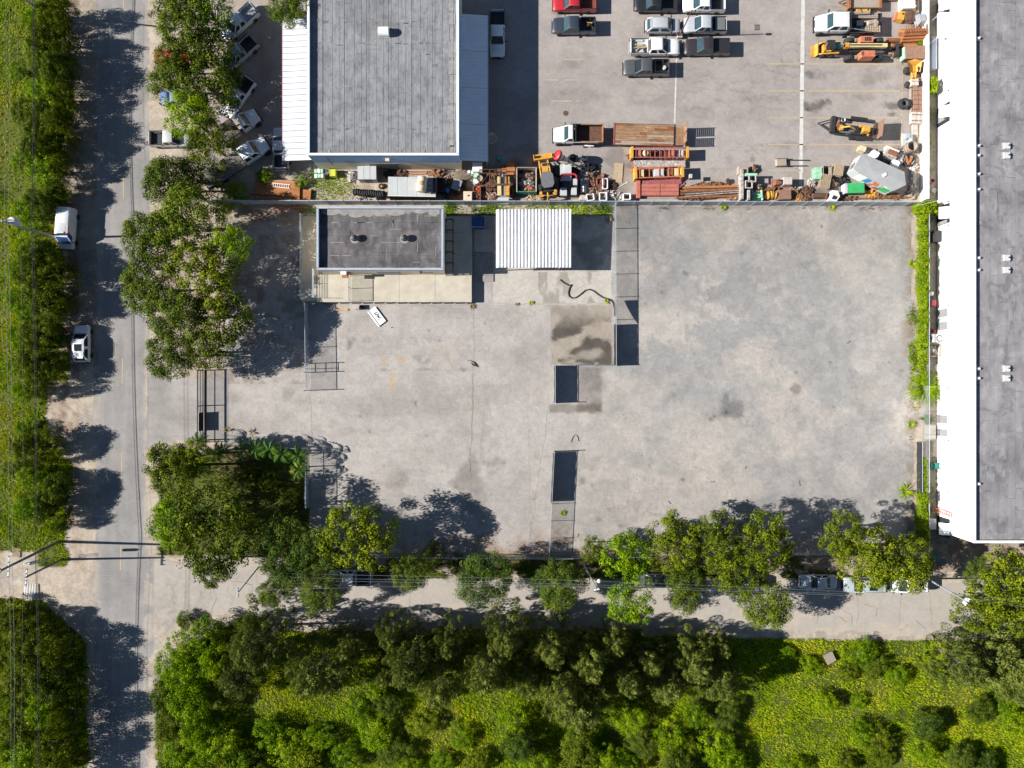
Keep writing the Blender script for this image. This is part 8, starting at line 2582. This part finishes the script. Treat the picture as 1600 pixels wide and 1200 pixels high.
# --- street trees and the others one can tell apart
T_ = [
 # roadside row at the upper left, between the road and the truck parking
 (283, 30, 48, 8.0, "oak", "loose olive tree by the road at the top edge of the view"),
 (330, 22, 46, 6.8, "green", "bright green tree touching the top edge above the aslant trucks"),
 (272, 92, 34, 6.0, "dark", "thin crowned tree leaning over the half hidden red car"),
 (325, 85, 55, 6.6, "dark", "full tree between the half hidden red car and the aslant trucks"),
 (270, 128, 38, 6.0, "oak", "sparse pale tree over the half hidden blue car"),
 (330, 140, 52, 6.4, "dark", "dense tree whose crown hides the third aslant pickup's nose"),
 (300, 185, 46, 7.5, "green", "tree in the roadside row just above the dark bed pickup"),
 (330, 225, 42, 7.5, "dark", "tree in the roadside row between the dark bed pickup and the long flatbed"),
 (455, 14, 34, 7.0, "oak", "small olive tree overhanging the white lean-to canopy's top end"),
 # big oaks west of the office
 (262, 285, 44, 7.0, "oak", "loose oak beside the road just below the dark bed pickup"),
 (308, 280, 38, 5.2, "dark", "dark tree below the long flatbed truck's tail"),
 (238, 375, 46, 8.0, "oak", "grey green oak leaning over the road opposite the white van"),
 (290, 345, 58, 8.5, "oak", "broad oak in the upper middle of the clump west of the office"),
 (360, 385, 38, 7.2, "green", "yellow green crown standing at the clump's upper right by the office"),
 (228, 445, 46, 8.0, "oak", "oak whose branches reach farthest over the road's yellow dashes"),
 (318, 420, 58, 8.2, "broad", "tall yellow green crown in the middle of the clump west of the office"),
 (275, 490, 52, 8.5, "oak", "oak in the lower left of the clump, opposite the white sport utility car"),
 (345, 490, 54, 7.6, "broad", "full green crown at the clump's right side above the sliding gate"),
 (270, 555, 42, 7.0, "oak", "low oak at the clump's foot beside the driveway mouth"),
 (330, 548, 40, 7.0, "dark", "dark green tree right above the sliding gate's top end"),
 # corner trees
 (272, 735, 50, 8.0, "broad", "round bright tree at the road just below the sliding gate"),
 (305, 715, 34, 7.0, "broad", "small round crown between the round bright tree and the palms"),
 (275, 815, 46, 7.0, "green", "loose crowned tree at the road corner with light branches showing"),
 (340, 825, 78, 10.5, "dark", "biggest rounded tree at the street corner"),
 (335, 885, 36, 6.5, "dark", "lower lobe tree at the street corner beneath the biggest tree"),
 (450, 855, 56, 8.6, "feather", "grey green feathery tree right of the biggest corner tree"),
 (424, 930, 27, 5.5, "feather", "small willowy tree leaning over the street, leftmost of the row"),
 (497, 927, 36, 6.5, "feather", "willowy tree over the street just left of the dappled white pickup"),
 (496, 868, 44, 8.2, "feather", "feathery tree filling the gap left of the rounded bright tree"),
 (447, 900, 34, 6.0, "feather", "low feathery tree at the foot of the grey green one by the corner"),
 (561, 838, 64, 9.4, "broad", "rounded bright yellow green tree above the dappled white pickup"),
 (645, 895, 34, 6.0, "feather", "small thin crowned tree right of the rounded bright tree"),
 (755, 905, 48, 7.0, "feather", "feathery street tree standing alone over the road's middle"),
 (874, 918, 48, 7.0, "feather", "feathery tree just left of the slim floodlight pole"),
 (925, 858, 22, 5.0, "broad", "little yellow green tree at the foot of the lower yard fence"),
 (978, 866, 48, 8.0, "green", "fresh green tree just right of the slim floodlight pole"),
 (985, 935, 44, 7.5, "green", "tree hanging out over the street below the floodlight pole"),
 (1052, 850, 52, 8.5, "broad", "broad yellow green tree left of the dark shaded gap in the row"),
 (1075, 918, 40, 7.0, "oak", "darker tree over the street between the two half hidden cars"),
 (1120, 838, 46, 9.0, "broad", "tall yellow green crown reaching up into the gravel yard"),
 (1150, 890, 46, 8.0, "broad", "yellow green crown in front of the grey car's nose"),
 (1190, 845, 52, 9.0, "broad", "wide bright crown left of the shaded gap above the silver sedan"),
 (1195, 945, 46, 7.5, "oak", "grey green tree hanging far out over the street before the silver sedan"),
 (1318, 838, 42, 8.0, "broad", "bright crown right of the shaded gap above the silver sedan"),
 (1360, 870, 56, 8.5, "broad", "broad bright crown over the pale green grey car"),
 (1415, 880, 50, 8.0, "broad", "rounded bright crown over the white car at the row's right end"),
 (1566, 915, 62, 8.5, "broad", "large loose crown below the warehouse's end wall at the right edge"),
 (1530, 952, 46, 7.0, "broad", "yellowish tree leaning over the street before the right edge"),
 (1598, 965, 36, 6.5, "broad", "tree cut by the right edge just below the street's end"),
 (1530, 895, 26, 5.0, "feather", "small sparse tree in the shadow of the warehouse's end wall"),
]
for a in T_:
 tree(*a, grp=None)

# --- woods and scrub: many alike bushes share their label, each still a thing of its own
LEFT = "dense green bush in the scrub along the left side of the road"
rr_ = [(92, 22, 27, 6, "dark"), (78, 62, 34, 5.5, "dark"), (104, 70, 24, 6, "dark"), (62, 30, 28, 4, "green"), (98, 112, 27, 6, "oak"), (78, 108, 28, 4, "oak"), (104, 152, 21, 5.5, "dark"), (82, 150, 30, 5, "green"),
 (60, 92, 21, 3.5, "oak"), (58, 140, 24, 3, "green"), (95, 190, 22, 6, "oak"), (70, 190, 34, 5, "dark"), (88, 228, 26, 6, "dark"), (104, 215, 26, 5.5, "dark"), (60, 232, 26, 4, "oak"), (74, 266, 36, 4.5, "green"), (100, 262, 22, 5, "dark"),
 (42, 180, 18, 3, "oak"), (30, 110, 16, 2.5, "green"), (36, 255, 16, 2.5, "green"), (68, 318, 24, 4, "oak"), (92, 304, 24, 4, "oak"), (50, 340, 21, 3, "green"),
 (64, 402, 32, 4.8, "oak"), (98, 418, 21, 4.8, "dark"), (48, 395, 18, 4, "green"), (58, 432, 27, 4.5, "dark"), (90, 440, 32, 4.8, "dark"), (30, 425, 16, 3, "green"), (74, 475, 36, 4.8, "oak"), (100, 480, 19, 4, "dark"), (40, 475, 19, 4, "green"),
 (62, 518, 27, 4.8, "oak"), (90, 525, 20, 2.6, "dark"), (34, 525, 16, 3.5, "green"), (56, 565, 32, 4.4, "oak"), (82, 572, 22, 4.4, "dark"), (30, 570, 15, 3, "green"), (66, 606, 21, 4.4, "dark"), (40, 612, 15, 3, "green"),
 (76, 694, 26, 4.4, "dark"), (52, 700, 26, 4.4, "dark"), (40, 670, 12, 2.5, "green"), (68, 750, 24, 3, "green"), (82, 788, 27, 4.4, "dark"), (58, 790, 28, 4.4, "green"), (46, 745, 15, 3, "green"), (96, 760, 24, 4, "oak"), (100, 818, 16, 3, "oak"), (36, 800, 16, 2.5, "green"), (22, 735, 15, 2, "oak")]
for (a, b, r_, h_, k_) in rr_:
 bush(a, b, r_ * (1.4 if a < 52 else 1.05), h_ * (.86 if b < 300 else 1), k_, LEFT, "bushes in the scrub left of the road")
LOWL = "tall dense bush in the dark thicket at the lower left corner"
for (a, b, r_, h_, k_) in [(30, 985, 38, 7, "dark"), (72, 980, 32, 6, "dark"), (100, 1010, 36, 7.5, "dark"), (55, 1020, 38, 7, "oak"), (10, 1030, 34, 6, "dark"), (92, 1058, 40, 8, "oak"), (45, 1070, 38, 6, "dark"), (118, 1070, 24, 7, "dark"),
      (10, 1090, 34, 5, "green"), (80, 1105, 40, 6.5, "green"), (115, 1120, 32, 7.5, "dark"), (38, 1130, 38, 5, "dark"), (100, 1165, 40, 7, "dark"), (55, 1180, 38, 5.5, "green"), (130, 1180, 20, 6.5, "dark"), (12, 1165, 32, 5, "green"), (95, 1210, 36, 7, "dark"), (15, 960, 30, 5, "dark")]:
 bush(a - 4, b, r_ * .92, h_ * (.66 if b < 1080 else .78), k_, LOWL, "bushes of the lower left thicket")
VINE = "bright green vine covered bush at the street corner's lower right"
for (a, b, r_, h_, k_) in [(290, 1010, 32, 3.5, "green"), (325, 990, 30, 4, "green"), (270, 1040, 30, 3.5, "green"), (300, 1050, 34, 4.5, "green"), (340, 1030, 32, 5, "green"), (265, 1085, 26, 3, "oak"), (300, 1095, 36, 4.5, "green"), (272, 1130, 28, 3, "oak"),
      (310, 1140, 36, 4, "green"), (280, 1175, 34, 3.5, "green"), (345, 1160, 36, 4, "green"), (320, 1195, 34, 4, "green"), (375, 1190, 34, 4, "green"), (390, 975, 22, 3, "green"), (262, 1205, 24, 3, "oak"), (290, 970, 16, 1.6, "oak")]:
 bush(a, b, r_, h_, k_, VINE, "vine covered bushes at the corner")
CAS = "olive green casuarina with tufted plumes in the band south of the street"
CH = .74
for (a, b, r_, h_) in [(405, 1000, 48, 12), (365, 1062, 56, 11), (495, 1045, 54, 13), (545, 1010, 44, 12), (600, 1052, 36, 10), (640, 1030, 52, 13.5), (690, 1075, 50, 13), (705, 1000, 48, 12.5), (755, 1040, 50, 14), (790, 990, 46, 12.5),
     (820, 1060, 50, 14), (850, 1005, 48, 13), (880, 1080, 52, 14), (915, 1030, 48, 13), (905, 1120, 50, 12.5), (960, 1000, 44, 12), (970, 1060, 46, 12.5), (1015, 1030, 44, 11.5), (1040, 1075, 42, 11), (1085, 1030, 40, 10.5), (1130, 1010, 34, 9), (1115, 1070, 40, 9), (620, 990, 34, 10)]:
 q_ = R.uniform(.72, 1.25)
 tree(a + R.uniform(-8, 8), b - max(0, b - 1040) * .35, r_ * q_, h_ * CH * R.uniform(.8, 1.1) * (.6 + .4 * q_), "cas", CAS, grp="casuarinas in the band south of the street")
for (a, b, r_, h_, l) in [(1500, 1035, 48, 9, "dark green casuarina nearer the field, left of the pair at the right edge"), (1560, 1030, 60, 10, "dark green casuarina at the right edge below the street"), (1600, 1060, 50, 9, "dark green casuarina cut by the right edge")]:
 tree(a, b, r_, h_, "cas", l)
LOW = "sunlit bright green bush in the overgrown field south of the casuarinas"
rb_ = random.Random(21)
low = [(420, 1140, 38, 3.5), (450, 1175, 44, 4), (400, 1195, 36, 3.5), (500, 1150, 34, 3), (480, 1198, 40, 3.5), (560, 1110, 36, 3.5), (600, 1095, 30, 3), (585, 1140, 40, 3.5), (540, 1180, 36, 3), (620, 1170, 34, 2.5), (590, 1075, 24, 3), (660, 1130, 32, 2.5), (640, 1198, 30, 2.5),
 (815, 1165, 46, 4.5), (840, 1195, 40, 4), (800, 1130, 34, 4), (905, 1170, 42, 4.5), (945, 1190, 38, 4), (885, 1198, 34, 3.5), (985, 1120, 36, 4), (1000, 1160, 36, 4), (975, 1190, 34, 3.5), (1045, 1150, 38, 4), (1060, 1190, 40, 4), (1085, 1115, 36, 3.5), (1075, 1160, 30, 3), (1120, 1165, 38, 4), (1135, 1115, 30, 3), (1140, 1198, 36, 3.5),
 (1290, 1095, 28, 2.6), (1300, 1120, 26, 2.2), (1345, 1140, 30, 2.6), (1370, 1160, 30, 3), (1420, 1150, 34, 4), (1450, 1130, 34, 4), (1440, 1170, 36, 3.6), (1490, 1120, 32, 2.6), (1530, 1110, 34, 3), (1570, 1095, 34, 3), (1555, 1150, 38, 4), (1590, 1130, 34, 4), (1500, 1185, 36, 3.6), (1590, 1190, 36, 4),
 (1345, 1020, 32, 2.6), (1365, 1040, 30, 2.4), (1390, 1030, 28, 2.2), (1325, 1050, 26, 2), (1400, 1055, 26, 2), (1345, 998, 20, 2), (1265, 1040, 24, 1.6), (1230, 1025, 26, 1.6), (1215, 1190, 24, 2.2), (1240, 1198, 28, 2.4), (1320, 1190, 24, 2.0), (1180, 1125, 24, 2.2), (1540, 1195, 30, 3), (1340, 1095, 18, 1.4), (1430, 1090, 20, 1.4), (1385, 1185, 22, 1.6),
 (720, 1150, 26, 2.2), (745, 1190, 28, 2.4), (690, 1190, 24, 2)]
for i, (a, b, r_, h_) in enumerate(low):
 if a > 1160 and i % 3 == 0:
  continue
 bush(a, b, r_ * .84, h_ * .72, ("green", "green", "oak", "green", "broad", "green", "feather")[i % 7], LOW, "bushes of the overgrown southern field")
for (a, b, r_, h_, l) in [(680, 868, 22, 1.6, "low dark bush at the fence behind the rounded bright tree"), (715, 880, 18, 1.5, "low dark bush between two feathery street trees"), (820, 888, 16, 1.4, "low bush at the fence left of the lower yard fence's foot"), (420, 750, 22, 1.5, "low bush on the shaded grass of the corner lot"), (375, 742, 26, 2.0, "reddish shaded shrub on the corner lot below the palms"), (455, 775, 24, 1.5, "dark shrub beside the fence of the corner lot"),
      (470, 283, 14, .9, "small dark shrub between the steel plates and the lean-to canopy"), (415, 275, 18, 1.2, "leafy shrub by the upper side of the brown steel plates"), (372, 300, 22, 1.4, "dark shrub left of the brown steel plates"), (350, 322, 22, 1.6, "dark shrub at the west end of the boundary fence")]:
 bush(a, b, r_, h_, "dark" if b > 700 else "green", l)

# --- grass: tufts of blades over the fields and strips
def grass(name, label, maskfn, box, per_m2, seed, size=(.18, .42), mat="leaf_grass", nb=3, tall=1.0):
 rs = np.random.RandomState(seed)
 x0, y0, x1, y1 = box
 n = int((x1 - x0) * (y1 - y0) / 144 * per_m2)
 px = rs.uniform(x0, x1, n)
 py = rs.uniform(y0, y1, n)
 k = maskfn(px, py)
 px, py = px[k], py[k]
 n = len(px)
 cl = fbm(px, py, 26, seed)
 keep = rs.rand(n) < np.clip(.35 + 1.6 * (cl - .35), .2, 1)
 px, py, cl = px[keep], py[keep], cl[keep]
 n = len(px)
 P = np.repeat(np.stack([(px - 800) / 12, (600 - py) / 12, np.full(n, .03)], 1), nb, 0)
 P += rs.normal(0, .10, P.shape) * np.array([1, 1, 0])
 s = np.repeat(rs.uniform(size[0], size[1], n) * (.7 + .7 * cl), nb) * rs.uniform(.7, 1.2, n * nb)
 a = rs.uniform(0, 2 * PI, n * nb)
 lean = rs.uniform(.3, 1.0, n * nb)
 dx, dy = np.cos(a), np.sin(a)
 w = s * .13 + .012
 v0 = P + np.stack([-dy * w, dx * w, np.zeros(n * nb)], 1)
 v1 = P + np.stack([dy * w, -dx * w, np.zeros(n * nb)], 1)
 v2 = P + np.stack([dx * s * lean, dy * s * lean, s * tall * (1.15 - .6 * lean)], 1)
 V = np.stack([v0, v1, v2], 1).reshape(-1, 3)
 m = n * nb
 me = bpy.data.meshes.new(name)
 me.vertices.add(3 * m)
 me.vertices.foreach_set("co", V.astype(np.float32).ravel())
 me.loops.add(3 * m)
 me.loops.foreach_set("vertex_index", np.arange(3 * m, dtype=np.int32))
 me.polygons.add(m)
 me.polygons.foreach_set("loop_start", np.arange(0, 3 * m, 3, dtype=np.int32))
 me.polygons.foreach_set("loop_total", np.full(m, 3, dtype=np.int32))
 me.update()
 at = me.attributes.new("tone", 'FLOAT', 'FACE')
 tn = np.repeat(.45 + .22 * (px < 46) + 1.7 * (fbm(px, py, 60, seed + 5) - .5) + 1.0 * (fbm(px, py, 9, seed + 7) - .5), nb) + rs.normal(0, .10, m)
 at.data.foreach_set("value", np.clip(tn, 0, 1).astype(np.float32))
 me.materials.append(MAT[mat])
 o = bpy.data.objects.new(name, me)
 C.objects.link(o)
 return tag(o, label, "grass", None, "stuff")

# --- lime vine hedge on the right fence
def leaf_box(name, x0, y0, x1, y1, z0, z1, n, size, asp, mat, seed, dens=None, parent=None, up=.5):
 rs = np.random.RandomState(seed)
 p = np.stack([rs.uniform(x0, x1, n), rs.uniform(y0, y1, n), rs.uniform(0, 1, n)], 1)
 cx, w = (x0 + x1) / 2, (x1 - x0) / 2
 wob = 1 + .28 * (vnoise(p[:, 1] * .9, p[:, 1] * 0 + seed, 77) - .5) * 2
 rel = (p[:, 0] - cx) / w
 p[:, 0] = cx + rel * w * wob
 top = z0 + (z1 - z0) * np.sqrt(np.clip(1 - .8 * rel ** 2, .05, 1)) * (0.75 + .4 * vnoise(p[:, 0] * 2.2, p[:, 1] * 2.2, 78))
 p[:, 2] = z0 + (top - z0) * (1 - p[:, 2] ** 2 * .7)
 nn = rand_unit(rs, n) * .8 + np.stack([rel * .6, np.zeros(n), np.full(n, up)], 1)
 nn /= np.linalg.norm(nn, axis=1, keepdims=True)
 tone = np.clip(.45 + .5 * (vnoise(p[:, 0] * 1.6, p[:, 1] * 1.6, 79) - .5) + rs.normal(0, .12, n), 0, 1)
 me = leaf_mesh(name, p, nn, size * rs.uniform(.6, 1.3, n), asp, tone, mat, rs)
 o = bpy.data.objects.new(name, me)
 C.objects.link(o)
 if parent is not None:
  o.parent = parent
 return o

def vine(px0, py0, px1, py1, h, n, label, seed, mat="leaf_lime", name="vine_hedge", cat="vine", size=.28):
 a = G(px0, py1, h * .6)
 b = G(px1, py0, h * .6)
 t = thing(name, label, cat, 0, 0, 0)
 leaf_box("foliage", a[0], a[1], b[0], b[1], .1, h, n, size, .7, mat, seed, parent=t)
 m = MB()
 y = a[1] + .3
 r = random.Random(seed)
 while y < b[1]:
  m.tube(((a[0] + b[0]) / 2 + r.uniform(-.2, .2), y, 0), ((a[0] + b[0]) / 2 + r.uniform(-.4, .4), y + r.uniform(-.5, .5), h * .7), .03, .015, 5)
  y += r.uniform(.7, 1.4)
 m.build("stem", "bark", t)
 return t

vine(1436, 335, 1451, 545, 1.7, 9000, "long lime green vine hedge along the fence between gravel yard and alley", 31)
vine(1437, 542, 1449, 602, 1.3, 1500, "ragged lower end of the lime vine beside the pallet crates", 32)
vine(1434, 316, 1466, 334, 2.2, 2000, "round lime green clump where the boundary fence meets the white wall", 33)
vine(1434, 770, 1452, 850, 1.9, 2600, "lime green vine growing on the fence at the warehouse's lower corner", 34)
vine(1438, 715, 1450, 772, 1.3, 900, "narrow strip of vine above the corner vine, beside the dark screen", 35)
vine(1451, 123, 1464, 145, 1.8, 700, "bright lime shrub alone in the alley beside the white wall", 36, name="alley_shrub", cat="shrub")
vine(1433, 62, 1440, 75, .9, 200, "small lime weed clump between the rusty pipes and brown crate", 37, name="weed_clump", cat="weeds")
# spiky palm-like grass and weeds on the right edge
def spiky(px, py, r, h, n, label, mat="leaf_palm", cat="plant", name="spiky_plant", seed=1, w=.09, curve=1.0):
 rs = random.Random(seed)
 x, y = G(px, py, h * .5)
 t = thing(name, label, cat, x, y, 0)
 vs, fs = [], []
 tone = []
 for i in range(n):
  a = rs.uniform(0, 2 * PI)
  l = r * rs.uniform(.55, 1.0)
  e = rs.uniform(.25, 1.0)
  hh = h * rs.uniform(.6, 1.0)
  b = len(vs)
  for k in range(5):
   f = k / 4
   q = l * f
   z = .05 + hh * (1.7 * f - 1.25 * curve * f * f) * (1.1 - .4 * e)
   ww = w * (1 - f) ** .7 * (1 if k else .6) + .008
   cx_, cy_ = q * math.cos(a), q * math.sin(a)
   vs += [(cx_ - ww * math.sin(a), cy_ + ww * math.cos(a), max(z, .04)), (cx_ + ww * math.sin(a), cy_ - ww * math.cos(a), max(z, .04))]
  for k in range(4):
   fs.append((b + 2 * k, b + 2 * k + 1, b + 2 * k + 3, b + 2 * k + 2))
   tone.append(min(1, max(0, rs.gauss(.5, .16))))
 o = MB().add(vs, fs).build("leaves", mat, t)
 at = o.data.attributes.new("tone", 'FLOAT', 'FACE')
 at.data.foreach_set("value", tone)
 MB().lathe([(.12, 0), (.10, h * .25), (0, h * .3)], 0, 0, 0, 7).build("stem", "bark", t)
 return t

spiky(1448, 607, 3.0, 1.9, 130, "large spiky grass clump spilling from the fence onto the warehouse wall", "leaf_grass", seed=3, w=.07)
spiky(1446, 655, 1.1, .9, 26, "small spiky palm seedling by the pale concrete step", seed=4)
spiky(1416, 768, 1.5, 1.0, 40, "spiky weed clump at the gravel yard's lower right edge", "leaf_grass", seed=5, w=.06)
spiky(1424, 664, .8, .6, 40, "round green weed tuft right of the gravel near the pale step", "leaf_grass", seed=6, w=.06)
spiky(830, 473, .45, .35, 26, "small yellow green weed growing in the slab joint below the shed", "leaf_grass", "weed", "weed_tuft", 7, .05)
spiky(808, 475, .35, .2, 20, "dry brown weed in the slab joint left of the yellow green one", "leaf_dry", "weed", "weed_tuft", 8, .05)
spiky(738, 479, .55, .3, 30, "dry weed at the dock's south east corner", "leaf_dry", "weed", "weed_tuft", 9, .05)
spiky(948, 470, .5, .4, 30, "weed beside the black hose at the yard fence", "leaf_grass", "weed", "weed_tuft", 10, .05)
spiky(951, 343, .6, .5, 30, "weed clump at the shed grass strip's right end", "leaf_dry", "weed", "weed_tuft", 11, .05)
spiky(1131, 324, .6, .35, 34, "green weed at the boundary fence, left one on the gravel side", "leaf_grass", "weed", "weed_tuft", 12, .05)
spiky(1300, 323, .7, .4, 40, "green weed at the boundary fence, right one on the gravel side", "leaf_grass", "weed", "weed_tuft", 13, .05)
spiky(880, 802, .55, .3, 34, "yellowish weed beside the lower screened fence", "leaf_grass", "weed", "weed_tuft", 14, .05)
spiky(1427, 412, .9, .5, 44, "olive weed patch at the gravel edge beside the lime hedge", "leaf_grass", "weed", "weed_tuft", 15, .06)
spiky(393, 676, .8, .5, 14, "dry palm seedling at the driveway's edge above the palms", "leaf_dry", "plant", "spiky_plant", 16, .06)
spiky(356, 672, .7, .5, 12, "tan bare palm stub by the sliding gate's lower end", "leaf_dry", "plant", "spiky_plant", 17, .06)
grass("creeping_weeds", "creeping green weeds spilling over the gravel edge beside the lime hedge", lambda X, Y: (fbm(X, Y, 16, 320) + .25 * (1 - ((X - 1427) / 9) ** 2) * (np.abs(Y - 540) < 60) > .62) & (np.abs(X - 1426) < 10), (1414, 470, 1438, 610), 70, 321, (.10, .3))

# --- palms by the driveway
def palm(px, py, h, label, seed, yellow=False, s=1.0):
 rs = random.Random(seed)
 x, y = G(px, py, h)
 t = thing("palm_tree", label, "palm", x, y, 0, 0, "palms by the driveway")
 MB().tube((0, 0, 0), (0, 0, h - .15), .09, .06, 8).build("trunk", "bark_pale", t)
 nf = 9
 for i in range(nf):
  a = 2 * PI * i / nf + rs.uniform(-.25, .25)
  L_ = s * rs.uniform(1.15, 1.6)
  el = rs.uniform(.25, .95)
  vs, fs, tone = [], [], []
  prev = None
  for k in range(13):
   f = (k + 1) / 13
   q = L_ * f
   z = h + q * (el - .95 * f * f)
   for sd in (-1, 1):
    ll = s * .46 * math.sin(PI * min(1, .12 + .86 * f)) ** .7
    bx_, by_ = q * math.cos(a), q * math.sin(a)
    tx_, ty_ = bx_ + math.cos(a + sd * .95) * ll, by_ + math.sin(a + sd * .95) * ll
    ww = .055 * s
    b = len(vs)
    vs += [(bx_ - ww * math.cos(a), by_ - ww * math.sin(a), z), (bx_ + ww * math.cos(a), by_ + ww * math.sin(a), z), (tx_, ty_, z - .15 - .1 * rs.random())]
    fs.append((b, b + 1, b + 2))
    tone.append(min(1, max(0, rs.gauss(.92 if yellow and i % 2 else .45, .14))))
  o = MB().add(vs, fs).build("frond", "leaf_palm", t)
  at = o.data.attributes.new("tone", 'FLOAT', 'FACE')
  at.data.foreach_set("value", tone)

for i, (a, b, h_, l) in enumerate(((311, 690, 2.6, "small palm at the sliding gate's lower end, leftmost of the palms"), (352, 704, 2.6, "small palm, second from the sliding gate"), (378, 702, 3.0, "small palm, third from the sliding gate"), (399, 701, 3.2, "small palm, fourth from the sliding gate"),
       (421, 703, 3.2, "small palm, fifth from the sliding gate"), (440, 709, 3.0, "small palm, sixth from the sliding gate"), (466, 712, 2.8, "small dark palm nearest the yard fence corner"), (467, 733, 2.6, "small palm with yellowed fronds by the yard fence"), (340, 706, 2.4, "little palm squeezed between the round crown and the second palm"))):
 palm(a, b, h_, l, 50 + i, yellow=(i == 7))

grass("field_grass", "bright overgrown grass of the field south of the street", lower_field, (240, 950, 1640, 1240), 60, 301, (.12, .34))
grass("verge_grass", "bright grass of the verge under the power lines left of the road", left_field, (-40, -40, 140, 1240), 55, 302, (.12, .34))
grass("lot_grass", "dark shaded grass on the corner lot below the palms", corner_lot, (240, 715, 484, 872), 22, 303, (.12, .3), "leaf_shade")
grass("fence_grass", "grass strip between the boundary fence and the shed roof", lambda X, Y: ((X > 694) & (X < 955) & (Y > 320) & (Y < 337)) | ((X > 470) & (X < 494) & (Y > 322) & (Y < 334)), (465, 320, 957, 338), 60, 304, (.12, .32))
grass("workshop_grass", "patch of short grass between the sacks and the row of tyres", lambda X, Y: (X > 486) & (X < 562 - 16 * fbm(X, Y, 16, 310)) & (Y > 263 + 8 * fbm(X, Y, 16, 311)) & (Y < 314), (480, 262, 566, 314), 40, 305, (.10, .24))
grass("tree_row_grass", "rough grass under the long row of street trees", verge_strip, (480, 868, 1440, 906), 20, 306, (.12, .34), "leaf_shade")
grass("yard_edge_weeds", "dry weeds along the gravel yard's right edge", lambda X, Y: (fbm(X, Y, 18, 312) > .52), (1420, 330, 1437, 690), 14, 307, (.10, .28), "leaf_dry")
grass("alley_grass", "thin grass along the alley between wall and warehouse", lambda X, Y: (fbm(X, Y, 14, 313) > .45), (1449, 60, 1458, 840), 26, 308, (.1, .26))
grass("fence_foot_weeds", "weeds at the foot of the boundary fence on the gravel side", lambda X, Y: (fbm(X, Y, 20, 314) > .56), (965, 321, 1432, 328), 16, 309, (.08, .24), "leaf_dry")
# fallen leaves
grass("leaf_litter", "brown fallen leaves under the street trees and by the corner lot", lambda X, Y: (((Y > 846) & (Y < 884) & (X > 520) & (X < 1440)) | ((X > 352) & (X < 480) & (Y > 322) & (Y < 470)) | ((X > 335) & (X < 480) & (Y > 698) & (Y < 716)) | ((X > 1440) & (Y > 835) & (Y < 900))) & (fbm(X, Y, 18, 315) > .42), (335, 322, 1600, 905), 9, 310, (.08, .16), "leaf_dry", 2, .2)
